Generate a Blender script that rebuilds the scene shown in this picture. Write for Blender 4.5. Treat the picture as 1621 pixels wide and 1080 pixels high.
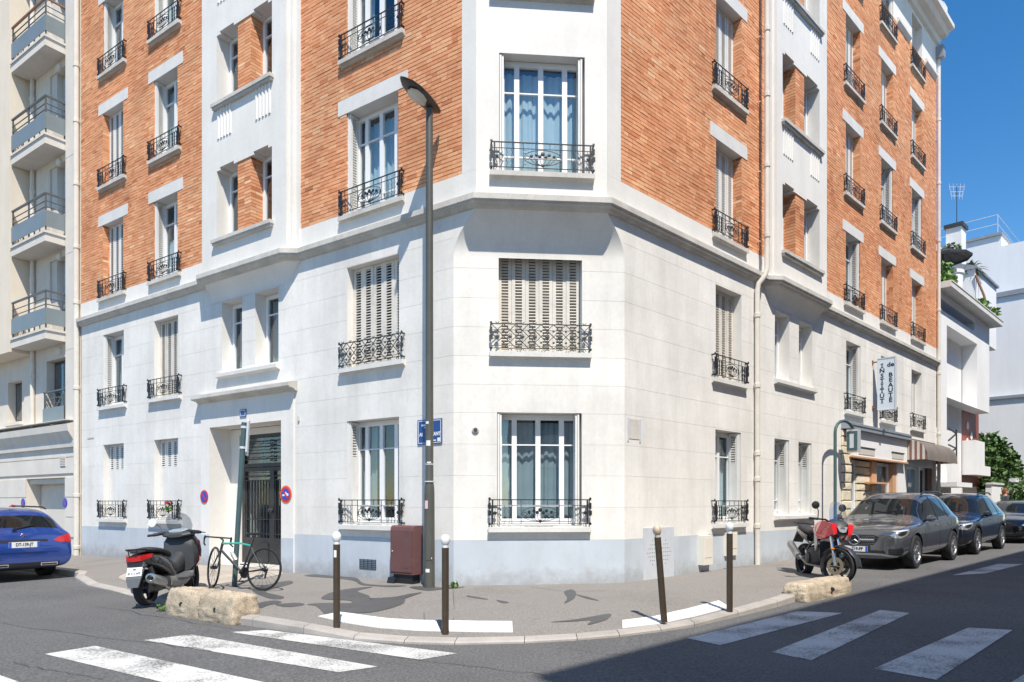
import bpy, bmesh, math, random
from mathutils import Vector, Matrix
R = math.radians
rng = random.Random(7)
for o in list(bpy.data.objects): bpy.data.objects.remove(o)
SC = bpy.context.scene
COL = SC.collection

# ------------------------------------------------------------ camera, sky, sun
ZC = 1.48; FPX = 1080.0; CX = 810.5; HY = 797.0
cam = bpy.data.cameras.new('camera'); cam_o = bpy.data.objects.new('camera', cam); COL.objects.link(cam_o)
cam.sensor_width = 36.0; cam.lens = 36.0 * FPX / 1621.0
cam.shift_y = (HY - 540.0) / 1621.0
cam.clip_start = 0.05; cam.clip_end = 2000.0
cam_o.location = (0, 0, ZC); cam_o.rotation_euler = (R(90), 0, 0)
SC.camera = cam_o

SUN_EL, SUN_AZ = 58.0, 12.5          # sun stands behind the camera, a little to its right
W = bpy.data.worlds.new('World'); SC.world = W; W.use_nodes = True
nt = W.node_tree; nt.nodes.clear()
sky = nt.nodes.new('ShaderNodeTexSky'); sky.sky_type = 'NISHITA'; sky.sun_disc = False
sky.sun_elevation = R(SUN_EL); sky.sun_rotation = R(180 - SUN_AZ)
sky.altitude = 100; sky.air_density = 1.0; sky.dust_density = 0.1; sky.ozone_density = 1.6
bg = nt.nodes.new('ShaderNodeBackground'); bg.inputs['Strength'].default_value = 0.135
out = nt.nodes.new('ShaderNodeOutputWorld')
hs_ = nt.nodes.new('ShaderNodeHueSaturation'); hs_.inputs['Saturation'].default_value = 1.36; nt.links.new(sky.outputs[0], hs_.inputs['Color']); nt.links.new(hs_.outputs[0], bg.inputs[0]); nt.links.new(bg.outputs[0], out.inputs[0])
sun = bpy.data.lights.new('sun', 'SUN'); sun.energy = 5.0; sun.angle = R(0.53); sun.color = (1.0, 0.935, 0.835)
sun_o = bpy.data.objects.new('sun', sun); COL.objects.link(sun_o)
_sd = Vector((math.sin(R(SUN_AZ)) * math.cos(R(SUN_EL)), -math.cos(R(SUN_AZ)) * math.cos(R(SUN_EL)), math.sin(R(SUN_EL))))
sun_o.rotation_euler = _sd.to_track_quat('Z', 'Y').to_euler(); sun_o.location = _sd * 60
vs = SC.view_settings; vs.view_transform = 'Standard'; vs.look = 'None'; vs.exposure = 0.42; vs.gamma = 1.0
vs.use_curve_mapping = False
SC.render.engine = 'CYCLES'

# ------------------------------------------------------------ materials
MATS = {}
def _n(t, kind, **kw):
    n = t.nodes.new(kind)
    for k, v in kw.items():
        if k in n.inputs: n.inputs[k].default_value = v
        else: setattr(n, k, v)
    return n
def mat(name, col, rough=0.6, metal=0.0, var=0.0, vscale=3.0, var2=0.0, v2scale=40.0, bump=0.0, bscale=60.0,
        dirt=None, dscale=1.2, damt=0.5, streak=0.0, coat=0.0, spec=0.5, emit=None, grime=None, obj_rand=0.0, splash=None):
    """Principled material: base colour with large and small noise variation, stains, vertical streaks, fine relief."""
    m = bpy.data.materials.new(name); m.use_nodes = True; t = m.node_tree; L = t.links
    b = t.nodes['Principled BSDF']
    b.inputs['Roughness'].default_value = rough; b.inputs['Metallic'].default_value = metal
    b.inputs['Coat Weight'].default_value = coat; b.inputs['Coat Roughness'].default_value = 0.03
    b.inputs['Specular IOR Level'].default_value = spec
    c4 = (*col, 1)
    tc = _n(t, 'ShaderNodeNewGeometry'); pos = tc.outputs['Position']
    if obj_rand or name.startswith('veh_'):
        tcc = _n(t, 'ShaderNodeTexCoord'); pos = tcc.outputs['Object']
    cur = None
    def noise(scale, detail=4.0, rgh=0.6, vec=None):
        n = _n(t, 'ShaderNodeTexNoise'); n.inputs['Scale'].default_value = scale; n.inputs['Detail'].default_value = detail
        n.inputs['Roughness'].default_value = rgh; L.new(vec or pos, n.inputs['Vector']); return n.outputs['Fac']
    def mapr(sock, a, b_, lo, hi):
        r = _n(t, 'ShaderNodeMapRange'); r.inputs[1].default_value = a; r.inputs[2].default_value = b_
        r.inputs[3].default_value = lo; r.inputs[4].default_value = hi; L.new(sock, r.inputs[0]); return r.outputs[0]
    def mul(colsock, facsock):
        v = _n(t, 'ShaderNodeVectorMath', operation='SCALE'); L.new(colsock, v.inputs[0]); L.new(facsock, v.inputs['Scale']); return v.outputs[0]
    rgb = _n(t, 'ShaderNodeRGB'); rgb.outputs[0].default_value = c4; cur = rgb.outputs[0]
    if var: cur = mul(cur, mapr(noise(vscale, 5), 0.3, 0.7, 1 - var, 1 + var))
    if var2: cur = mul(cur, mapr(noise(v2scale, 3), 0.3, 0.7, 1 - var2, 1 + var2))
    if streak:
        mp = _n(t, 'ShaderNodeMapping'); mp.inputs['Scale'].default_value = (2.6, 2.6, 0.30); L.new(pos, mp.inputs[0])
        cur = mul(cur, mapr(noise(1.0, 5, 0.65, mp.outputs[0]), 0.42, 0.72, 1.0, 1 - streak))
    if dirt:
        mx = _n(t, 'ShaderNodeMix', data_type='RGBA'); L.new(cur, mx.inputs[6]); mx.inputs[7].default_value = (*dirt, 1)
        L.new(mapr(noise(dscale, 8, 0.7), 0.5, 0.78, 0.0, damt), mx.inputs[0]); cur = mx.outputs[2]
    if splash:      # splashed dirt with a ragged upper edge along the foot of the wall
        sx = _n(t, 'ShaderNodeSeparateXYZ'); L.new(pos, sx.inputs[0]); nz_ = noise(4.5, 7, .7)
        ad = _n(t, 'ShaderNodeMath', operation='MULTIPLY_ADD'); L.new(nz_, ad.inputs[0]); ad.inputs[1].default_value = -.75; L.new(sx.outputs[2], ad.inputs[2])
        mx = _n(t, 'ShaderNodeMix', data_type='RGBA'); L.new(cur, mx.inputs[6]); mx.inputs[7].default_value = (*splash, 1); L.new(mapr(ad.outputs[0], .06, -.26, 0, .75), mx.inputs[0]); cur = mx.outputs[2]
    if obj_rand:
        oi = _n(t, 'ShaderNodeObjectInfo'); cur = mul(cur, mapr(oi.outputs['Random'], 0, 1, 1 - obj_rand, 1 + obj_rand))
    L.new(cur, b.inputs['Base Color'])
    if bump:
        bp = _n(t, 'ShaderNodeBump'); bp.inputs['Strength'].default_value = bump; bp.inputs['Distance'].default_value = 0.01
        L.new(noise(bscale, 5), bp.inputs['Height']); L.new(bp.outputs[0], b.inputs['Normal'])
    if emit:
        b.inputs['Emission Color'].default_value = (*emit[:3], 1); b.inputs['Emission Strength'].default_value = emit[3]
    MATS[name] = m
    return m
def glass_mat(name, tint=(0.85, 0.92, 0.95), refl=1.0, base=0.06):
    m = bpy.data.materials.new(name); m.use_nodes = True; t = m.node_tree; t.nodes.clear(); L = t.links
    o = _n(t, 'ShaderNodeOutputMaterial'); mx = _n(t, 'ShaderNodeMixShader')
    tr = _n(t, 'ShaderNodeBsdfTransparent'); tr.inputs[0].default_value = (*tint, 1)
    gl = _n(t, 'ShaderNodeBsdfGlossy'); gl.inputs['Roughness'].default_value = 0.0; gl.inputs[0].default_value = (1, 1, 1, 1)
    ge = _n(t, 'ShaderNodeNewGeometry'); dt = _n(t, 'ShaderNodeVectorMath', operation='DOT_PRODUCT'); L.new(ge.outputs['Normal'], dt.inputs[0]); L.new(ge.outputs['Incoming'], dt.inputs[1])
    ab = _n(t, 'ShaderNodeMath', operation='ABSOLUTE'); L.new(dt.outputs['Value'], ab.inputs[0]); om = _n(t, 'ShaderNodeMath', operation='SUBTRACT'); om.inputs[0].default_value = 1.0; L.new(ab.outputs[0], om.inputs[1])
    pw = _n(t, 'ShaderNodeMath', operation='POWER'); L.new(om.outputs[0], pw.inputs[0]); pw.inputs[1].default_value = 5.0
    ma = _n(t, 'ShaderNodeMath', operation='MULTIPLY_ADD'); L.new(pw.outputs[0], ma.inputs[0]); ma.inputs[1].default_value = .85 * refl; ma.inputs[2].default_value = base; ma.use_clamp = True
    tcx = _n(t, 'ShaderNodeNewGeometry'); nz = _n(t, 'ShaderNodeTexNoise'); nz.inputs['Scale'].default_value = 1.1; L.new(tcx.outputs['Position'], nz.inputs['Vector'])
    bp = _n(t, 'ShaderNodeBump'); bp.inputs['Strength'].default_value = 0.05; bp.inputs['Distance'].default_value = 0.05; L.new(nz.outputs[0], bp.inputs['Height']); L.new(bp.outputs[0], gl.inputs['Normal'])
    L.new(ma.outputs[0], mx.inputs[0]); L.new(tr.outputs[0], mx.inputs[1]); L.new(gl.outputs[0], mx.inputs[2]); L.new(mx.outputs[0], o.inputs[0])
    MATS[name] = m; return m
def brick_mat():
    m = bpy.data.materials.new('brick'); m.use_nodes = True; t = m.node_tree; L = t.links; b = t.nodes['Principled BSDF']
    at = _n(t, 'ShaderNodeAttribute'); at.attribute_name = 'rnd'
    cr = _n(t, 'ShaderNodeValToRGB'); e = cr.color_ramp.elements
    cols = [(0.0, (.38, .135, .06)), (.2, (.56, .215, .092)), (.5, (.675, .305, .148)), (.8, (.735, .39, .205)), (1.0, (.78, .505, .305))]
    e[0].position, e[0].color = cols[0][0], (*cols[0][1], 1); e[1].position, e[1].color = 1.0, (*cols[-1][1], 1)
    for p, c in cols[1:-1]:
        k = e.new(p); k.color = (*c, 1)
    L.new(at.outputs['Fac'], cr.inputs[0])
    g = _n(t, 'ShaderNodeNewGeometry')
    n1 = _n(t, 'ShaderNodeTexNoise'); n1.inputs['Scale'].default_value = 0.9; n1.inputs['Detail'].default_value = 4; L.new(g.outputs['Position'], n1.inputs['Vector'])
    n2 = _n(t, 'ShaderNodeTexNoise'); n2.inputs['Scale'].default_value = 70; n2.inputs['Detail'].default_value = 4; L.new(g.outputs['Position'], n2.inputs['Vector'])
    r1 = _n(t, 'ShaderNodeMapRange'); L.new(n1.outputs[0], r1.inputs[0]); r1.inputs[1].default_value = .3; r1.inputs[2].default_value = .7; r1.inputs[3].default_value = .86; r1.inputs[4].default_value = 1.14
    r2 = _n(t, 'ShaderNodeMapRange'); L.new(n2.outputs[0], r2.inputs[0]); r2.inputs[1].default_value = .3; r2.inputs[2].default_value = .7; r2.inputs[3].default_value = .82; r2.inputs[4].default_value = 1.18
    mm = _n(t, 'ShaderNodeMath', operation='MULTIPLY'); L.new(r1.outputs[0], mm.inputs[0]); L.new(r2.outputs[0], mm.inputs[1])
    v = _n(t, 'ShaderNodeVectorMath', operation='SCALE'); L.new(cr.outputs[0], v.inputs[0]); L.new(mm.outputs[0], v.inputs['Scale']); L.new(v.outputs[0], b.inputs['Base Color'])
    b.inputs['Roughness'].default_value = 0.85
    bp = _n(t, 'ShaderNodeBump'); bp.inputs['Strength'].default_value = .5; bp.inputs['Distance'].default_value = .006; L.new(n2.outputs[0], bp.inputs['Height']); L.new(bp.outputs[0], b.inputs['Normal'])
    MATS['brick'] = m
brick_mat()
mat('render_white', (.755, .732, .688), .85, var=.05, vscale=1.1, var2=.025, v2scale=18, streak=.07, dirt=(.55, .525, .475), dscale=.8, damt=.35, bump=.10, bscale=90)
mat('stone_block', (.755, .732, .688), .85, var=.095, vscale=.7, var2=.035, v2scale=14, streak=.13, dirt=(.54, .52, .475), dscale=.9, damt=.45, bump=.12, bscale=80, obj_rand=.018)
mat('joint', (.64, .615, .57), .9, var=.1)
mat('plinth_paint', (.50, .55, .60), .7, var=.06, vscale=1.3, streak=.08, dirt=(.42, .44, .46), dscale=1.8, damt=.55, bump=.15, bscale=70, splash=(.30, .30, .30))
mat('cast_stone', (.57, .545, .50), .9, var=.12, vscale=2.5, var2=.06, v2scale=30, streak=.12, dirt=(.27, .255, .23), dscale=1.7, damt=.55, bump=.25, bscale=60)
mat('lintel_stone', (.66, .65, .62), .88, var=.06, vscale=2.5, var2=.04, v2scale=40, dirt=(.42, .41, .38), dscale=2.0, damt=.35, bump=.15, bscale=80)
mat('mortar', (.40, .285, .20), .95, var=.15, vscale=2.0)
mat('iron_black', (.018, .019, .021), .45, var=.2, vscale=8)
mat('iron_grey', (.045, .05, .05), .5, var=.2, vscale=8)
mat('shutter_paint', (.74, .73, .70), .55, var=.04, vscale=2, dirt=(.45, .43, .40), dscale=3, damt=.35, streak=.08)
mat('shutter_worn', (.68, .64, .575), .65, var=.06, vscale=3, dirt=(.32, .29, .26), dscale=4, damt=.55, streak=.15)
mat('window_white', (.80, .80, .80), .35, var=.02)
mat('curtain', (.66, .69, .70), .9, var=.05)
mat('curtain_grey', (.40, .42, .43), .9, var=.08)
mat('room_dark', (.045, .045, .045), .95)
mat('door_iron', (.028, .029, .03), .4, var=.2, vscale=6)
mat('pipe_cream', (.66, .615, .54), .5, var=.05, dirt=(.42, .37, .30), dscale=2.5, damt=.45)
mat('zinc', (.30, .33, .37), .45, metal=.3, var=.1)
mat('pale_metal', (.55, .58, .62), .5, var=.06, dirt=(.35, .3, .25), dscale=5, damt=.3)
mat('cream_plastic', (.70, .66, .58), .5, var=.03)
mat('dark_hole', (.012, .012, .012), .9)
mat('rust', (.22, .10, .05), .8, var=.3, vscale=20)
glass_mat('glass', (.84, .91, .935), 1.0, .085)
glass_mat('glass_clear', (.86, .92, .93), 1.0, .03)

# ------------------------------------------------------------ mesh helpers
class MB:
    """collects faces of one mesh; T maps local to world-ish coordinates"""
    def __init__(s, T=None): s.v = []; s.f = []; s.r = []; s.mi = []; s.T = T; s.cr = 0.0; s.cm = 0
    def p(s, co):
        if s.T: co = s.T(*co)
        s.v.append(tuple(co)); return len(s.v) - 1
    def face(s, cos):
        s.f.append([s.p(c) for c in cos]); s.r.append(s.cr); s.mi.append(s.cm)
    def addf(s, idx): s.f.append(idx); s.r.append(s.cr); s.mi.append(s.cm)
    def box(s, x0, x1, y0, y1, z0, z1, skip=''):
        i = [s.p(c) for c in ((x0, y0, z0), (x1, y0, z0), (x1, y1, z0), (x0, y1, z0), (x0, y0, z1), (x1, y0, z1), (x1, y1, z1), (x0, y1, z1))]
        F = {'b': (0, 3, 2, 1), 't': (4, 5, 6, 7), 'f': (0, 1, 5, 4), 'k': (2, 3, 7, 6), 'l': (3, 0, 4, 7), 'r': (1, 2, 6, 5)}
        for k, q in F.items():
            if k not in skip: s.addf([i[a] for a in q])
        return s
    def loft(s, rings, closed=True, caps=True):
        ids = [[s.p(c) for c in r] for r in rings]; n = len(ids[0])
        for a, b in zip(ids, ids[1:]):
            for k in range(n if closed else n - 1):
                j = (k + 1) % n; s.addf([a[k], a[j], b[j], b[k]])
        if caps and closed:
            s.addf(list(reversed(ids[0]))); s.addf(list(ids[-1]))
        return s
    def tube(s, pts, r, n=6, caps=True, closed=False):
        """round bar along a polyline; r a number or a list"""
        pts = [Vector(q) for q in pts]; rings = []; N = len(pts)
        up = None
        for i, q in enumerate(pts):
            if closed: d = pts[(i + 1) % N] - pts[i - 1]
            else: d = (pts[min(i + 1, N - 1)] - pts[max(i - 1, 0)])
            d.normalize()
            if up is None:
                up = Vector((0, 0, 1)) if abs(d.z) < .9 else Vector((1, 0, 0))
            x = d.cross(up)
            if x.length < 1e-6: x = d.orthogonal()
            x.normalize(); y = x.cross(d).normalized(); up = y
            rr = r[i] if isinstance(r, (list, tuple)) else r
            rings.append([q + x * math.cos(2 * math.pi * (k + .5) / n) * rr + y * math.sin(2 * math.pi * (k + .5) / n) * rr for k in range(n)])
        if closed: rings.append(rings[0]); caps = False
        return s.loft(rings, True, caps)
    def lathe(s, prof, c=(0, 0, 0), n=16, axis='z', caps=True):
        rings = []
        for r, h in prof:
            ring = []
            for k in range(n):
                a = 2 * math.pi * k / n; u, w = r * math.cos(a), r * math.sin(a)
                ring.append({'z': (c[0] + u, c[1] + w, c[2] + h), 'y': (c[0] + u, c[1] + h, c[2] + w), 'x': (c[0] + h, c[1] + u, c[2] + w)}[axis])
            rings.append(ring)
        return s.loft(rings, True, caps)
    def prism(s, poly, a, b, axis='z'):
        f = {'z': lambda q, h: (q[0], q[1], h), 'y': lambda q, h: (q[0], h, q[1]), 'x': lambda q, h: (h, q[0], q[1])}[axis]
        return s.loft([[f(q, a) for q in poly], [f(q, b) for q in poly]])
    def mesh(s, name, off=(0, 0, 0), mats=None, smooth=False, recalc=True):
        me = bpy.data.meshes.new(name)
        me.from_pydata([(x - off[0], y - off[1], z - off[2]) for x, y, z in s.v], [], s.f)
        if s.r and any(s.r):
            a = me.attributes.new('rnd', 'FLOAT', 'FACE'); a.data.foreach_set('value', s.r)
        for m in mats or []: me.materials.append(MATS[m] if isinstance(m, str) else m)
        if any(s.mi): me.polygons.foreach_set('material_index', s.mi)
        if recalc:
            bm = bmesh.new(); bm.from_mesh(me); bmesh.ops.recalc_face_normals(bm, faces=bm.faces); bm.to_mesh(me); bm.free()
        if smooth:
            me.polygons.foreach_set('use_smooth', [True] * len(me.polygons))
            try: me.set_sharp_from_angle(angle=R(35))
            except Exception: pass
        me.update(); return me
    def build(s, name, mats, parent=None, off=(0, 0, 0), smooth=False, recalc=True):
        if isinstance(mats, str): mats = [mats]
        return link(name, s.mesh(name, off, mats, smooth, recalc), parent)
def link(name, data, parent=None):
    o = bpy.data.objects.new(name, data); COL.objects.link(o)
    if parent: o.parent = parent
    return o
def tag(o, label=None, cat=None, group=None, kind=None):
    if label: o['label'] = label
    if cat: o['category'] = cat
    if group: o['group'] = group
    if kind: o['kind'] = kind
    return o
def thing(name, loc, label, cat, group=None, rz=0.0):
    o = link(name, None); o.location = loc; o.rotation_euler = (0, 0, rz); o.empty_display_size = .2
    return tag(o, label, cat, group)
def copy_tree(o, parent=None):
    c = o.copy(); COL.objects.link(c); c.parent = parent
    for ch in list(o.children): copy_tree(ch, c)
    return c
def rect_sub(r, holes):
    """rectangle (s0,s1,z0,z1) minus rectangles -> list of rectangles"""
    out = [r]
    for h in holes:
        nx = []
        for a in out:
            if h[0] >= a[1] or h[1] <= a[0] or h[2] >= a[3] or h[3] <= a[2]: nx.append(a); continue
            if h[2] > a[2]: nx.append((a[0], a[1], a[2], h[2]))
            if h[3] < a[3]: nx.append((a[0], a[1], h[3], a[3]))
            z0, z1 = max(a[2], h[2]), min(a[3], h[3])
            if h[0] > a[0]: nx.append((a[0], h[0], z0, z1))
            if h[1] < a[1]: nx.append((h[1], a[1], z0, z1))
        out = nx
    return out
def arc(cx, cy, rx, ry, a0, a1, n):
    return [(cx + rx * math.cos(R(a0 + (a1 - a0) * k / n)), cy + ry * math.sin(R(a0 + (a1 - a0) * k / n))) for k in range(n + 1)]

# ------------------------------------------------------------ facade frames and ground
aL, aR, aC = R(33.93), R(43.59), R(4.83)
class Frame:
    def __init__(s, P, u, n): s.P, s.u, s.n = P, u, n
    def T(s, a, d, z): return (s.P[0] + s.u[0] * a + s.n[0] * d, s.P[1] + s.u[1] * a + s.n[1] * d, z)
    def at(s, a, d): return Frame((s.P[0] + s.u[0] * a + s.n[0] * d, s.P[1] + s.u[1] * a + s.n[1] * d), s.u, s.n)
    def rot(s):  # rotation that turns local +Y to the outward normal
        return math.atan2(s.n[1], s.n[0]) - math.pi / 2
    def px(s, x, d=0.0):  # distance along the facade of a picture column
        k = (x - CX) / FPX; px, py = s.P[0] + s.n[0] * d, s.P[1] + s.n[1] * d
        return (k * py - px) / (s.u[0] - k * s.u[1])
    def pz(s, x, y, d=0.0):
        a = s.px(x, d); return ZC + (HY - y) * s.T(a, d, 0)[1] / FPX
P1 = (-.964, 11.25); WC = 2.87
uC = (math.cos(aC), math.sin(aC)); P2 = (P1[0] + WC * uC[0], P1[1] + WC * uC[1])
FL = Frame(P1, (-math.cos(aL), math.sin(aL)), (-math.sin(aL), -math.cos(aL)))
FC = Frame(P1, uC, (uC[1], -uC[0]))
FR = Frame(P2, (math.cos(aR), math.sin(aR)), (math.sin(aR), -math.cos(aR)))
def slope(x): return (.009 if x > 0 else .004) * max(-40, min(40, x))
def gz(x, y): return slope(x)                      # road surface
PAVE = .125
def ground_at(px, py, h=0.0):
    X = 0.0
    for _ in range(8):
        z = h + slope(X); Y = (ZC - z) * FPX / (py - HY); X = (px - CX) / FPX * Y
    return X, Y, h + slope(X)
mat('brass_plate', (.45, .33, .16), .4, metal=.6)
# ============================================================ the corner apartment building
S_END_L, S_END_R = 12.85, 17.76
Z_PL, Z_CORN, Z_BR, Z_ATT, Z_TOP = .87, 6.24, 6.86, 16.22, 17.45
bld = thing('apartment_building', (P1[0], P1[1], .1), 'corner apartment block with orange brick floors above two white floors and a chamfered corner', 'building')
BO = (P1[0], P1[1], .1)
def bpart(mb, name, mats, parent=None, **kw): return mb.build(name, mats, parent or bld, off=BO if True else None, **kw)
SILLS = [1.09, 3.98, 6.80, 9.70, 12.60, 15.50]
HEADS = [3.0, 5.85, 8.71, 11.61, 14.51, 17.25]
PA = .47
P1u, P2u = FL.T(-PA, 0, 0), FR.T(-PA, 0, 0)
FU = Frame((P1u[0], P1u[1]), uC, FC.n); WU = math.hypot(P2u[0] - P1u[0], P2u[1] - P1u[1])
cols_L = {'A': (10.62, 11.66), 'B': (8.16, 9.20), 'C': (1.22, 2.53)}
cols_R = {'D': (2.95, 3.99), 'E': (9.60, 10.64), 'F': (12.28, 13.32), 'G': (15.08, 16.12)}
BAY_L = (4.10, 6.80); BAY_R = (5.26, 7.81); BD = .2; STEP = .28
def wall(F, s0, s1, z0, z1, holes, depth, mats, name, parent=None, d=0.0, reveal=1):
    mb = MB(F.T)
    for a in rect_sub((s0, s1, z0, z1), holes):
        mb.face([(a[0], d, a[2]), (a[1], d, a[2]), (a[1], d, a[3]), (a[0], d, a[3])])
    mb.cm = reveal if isinstance(mats, list) else 0
    for h in holes:
        a, b, c, e = max(h[0], s0), min(h[1], s1), max(h[2], z0), min(h[3], z1)
        dp = h[4] if len(h) > 4 else depth
        mb.face([(a, d, c), (a, d - dp, c), (a, d - dp, e), (a, d, e)]); mb.face([(b, d, c), (b, d, e), (b, d - dp, e), (b, d - dp, c)])
        mb.face([(a, d, e), (a, d - dp, e), (b, d - dp, e), (b, d, e)])
        if h[2] >= z0: mb.face([(a, d, c), (b, d, c), (b, d - dp, c), (a, d - dp, c)])
    return bpart(mb, name, mats, parent, recalc=False)
# ---- stone lower floors: a recessed backing with every block of the render built proud of its joints
JOINTS = [Z_PL, 1.41, 1.94, 2.46, 2.98, 3.45, 3.92, 4.40, 4.88, 5.37, 5.86, Z_CORN + .06]
def block_wall(F, s0, s1, holes, name, seed, blen=1.7, low=None):
    back = wall(F, s0, s1, Z_PL - .02, Z_CORN + .1, holes, .31, ['joint', 'render_white'], name, d=-.005)
    rg = random.Random(seed); g = .0005; bev = .0016; gv = .0003; bv = .0007
    for ci, (za, zb) in enumerate(zip(JOINTS, JOINTS[1:])):
        cuts = [s0]; x = s0 + (blen * (.35 if ci % 2 else .85)) * rg.uniform(.8, 1.2)
        while x < s1 - .4: cuts.append(x); x += blen * rg.uniform(.75, 1.25)
        cuts.append(s1)
        for a, b in zip(cuts, cuts[1:]):
            cells = rect_sub((a + gv, b - gv, za + g, zb - g), holes)
            if not cells: continue
            groups = []
            for c in cells:      # pieces of a block cut in two by an opening are blocks of their own
                hit = [q for q in groups if any(min(c[1], e[1]) - max(c[0], e[0]) > -1e-6 and min(c[3], e[3]) - max(c[2], e[2]) > -1e-6 for e in q)]
                for q in hit: groups.remove(q)
                groups.append(sum(hit, []) + [c])
            for grp in groups:
              mb = MB(F.T)
              for c in grp:
                ia = bv if abs(c[0] - a - gv) < 1e-6 else 0; ib = bv if abs(c[1] - b + gv) < 1e-6 else 0
                ic = bev if abs(c[2] - za - g) < 1e-6 else 0; ie = bev if abs(c[3] - zb + g) < 1e-6 else 0
                o = [(c[0], -.0055, c[2]), (c[1], -.0055, c[2]), (c[1], -.0055, c[3]), (c[0], -.0055, c[3])]
                i = [(c[0] + ia, 0, c[2] + ic), (c[1] - ib, 0, c[2] + ic), (c[1] - ib, 0, c[3] - ie), (c[0] + ia, 0, c[3] - ie)]
                mb.face(i)
                for k in range(4): mb.face([o[k], o[(k + 1) % 4], i[(k + 1) % 4], i[k]])
              bpart(mb, 'stone_block', 'stone_block', back, recalc=False)
    return back
gap = []
hL = [(a, b, SILLS[0], HEADS[0]) for a, b in cols_L.values()] + [(a, b, SILLS[1], HEADS[1]) for a, b in cols_L.values()]
DOOR = (4.40, 6.87, -.2, 3.15)
hL += [(4.52, 5.28, 4.29, 5.85), (5.73, 6.45, 4.29, 5.85), (4.02, 7.20, -.2, 3.70)]
wL = block_wall(FL, 0, S_END_L, hL, 'lower_wall', 3)
hC = [(.72, 2.14, 1.09, 2.99), (.745, 2.145, 3.99, 5.885)]
wC = block_wall(FC, 0, WC, hC, 'lower_wall', 5)
hR = [(2.95, 3.98, 1.08, 2.95), (2.96, 4.0, 3.96, 5.83), (5.50, 6.25, 1.2, 2.94), (6.74, 7.48, 1.2, 2.94), (5.52, 6.25, 4.26, 5.81), (6.76, 7.50, 4.26, 5.81),
      (9.66, 10.69, 3.94, 5.82), (12.30, 13.33, 3.92, 5.81), (15.08, 16.14, 3.90, 5.79), (9.30, S_END_R - .12, -.2, 3.56)]
wR = block_wall(FR, 0, S_END_R, hR, 'lower_wall', 8)
# plinth in pale blue paint
for F, a, b in ((FL, -.0, 4.05), (FL, 7.17, S_END_L), (FC, 0, WC), (FR, 0, 9.30)):
    mb = MB(F.T); mb.box(a, b, -.02, .004, -.4, Z_PL); bpart(mb, 'plinth', 'plinth_paint')
mb = MB(FL.T)
for k in range(3): mb.box(1.66, 2.16, .0045, .012, .27 + k, .28 + k) if 0 else None
# ---- upper walls
EX = .36
def upholes(cols, extra=()): return [(a, b, SILLS[k], HEADS[k]) for a, b in cols for k in (2, 3, 4)] + list(extra)
hLa = upholes([cols_L['A'], cols_L['B']]); hLc = upholes([cols_L['C']])
hRd = upholes([cols_R['D']]); hRe = upholes([cols_R[k] for k in 'EFG'])
att = [(a, b, SILLS[5], HEADS[5]) for a, b in (cols_R['E'], cols_R['F'], cols_R['G'])]
brick_walls = {}
def brick_wall(F, s0, s1, holes, key, ztop=Z_ATT):
    w = wall(F, s0, s1, Z_BR, ztop, holes, .30, ['mortar', 'mortar'], 'brick_wall'); brick_walls[key] = w
    return w
brick_wall(FL, 7.10, S_END_L, hLa, 'LA'); brick_wall(FL, -.185, 3.82, hLc, 'LC')
brick_wall(FR, -.115, 4.98, hRd, 'RD'); brick_wall(FR, 8.09, S_END_R, hRe + [(a, b, c, Z_ATT + 1) for a, b, c, e in att], 'RE')
# white bands under the brick, attic, pilasters of the corner
def band(F, s0, s1, z0, z1, d=.012, m='render_white', nm='stone_band', dd=-.05):
    mb = MB(F.T); mb.box(s0, s1, dd, d, z0, z1); return bpart(mb, nm, m)
for F, a, b in ((FL, -PA, 3.82), (FL, 7.08, S_END_L), (FR, -PA, 4.98), (FR, 8.09, S_END_R)): band(F, a, b, Z_CORN + .1, Z_BR - .002)
wall(FR, 8.09, S_END_R, Z_ATT, Z_TOP, [(a, b, Z_ATT - 1, e) for a, b, c, e in att], .3, 'render_white', 'attic_wall', d=.013)
wall(FL, 7.10, S_END_L, Z_ATT, Z_TOP, [], .3, 'render_white', 'attic_wall', d=.013); wall(FL, -.185, 3.82, Z_ATT, Z_TOP, [], .3, 'render_white', 'attic_wall', d=.013)
wall(FR, -.115, 4.98, Z_ATT, Z_TOP, [], .3, 'render_white', 'attic_wall', d=.013)
band(FL, -PA, -.185, Z_BR, Z_TOP, nm='pilaster'); band(FR, -PA, -.115, Z_BR, Z_TOP, nm='pilaster')
sU0 = WU / 2 - .70; sU1 = WU / 2 + .70
hU = [(sU0, sU1, z, z + 1.93) for z in (6.83, 9.73, 12.63, 15.5)]
wU = wall(FU, 0, WU, Z_CORN + .1, Z_TOP, hU, .26, 'render_white', 'corner_wall')
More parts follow.
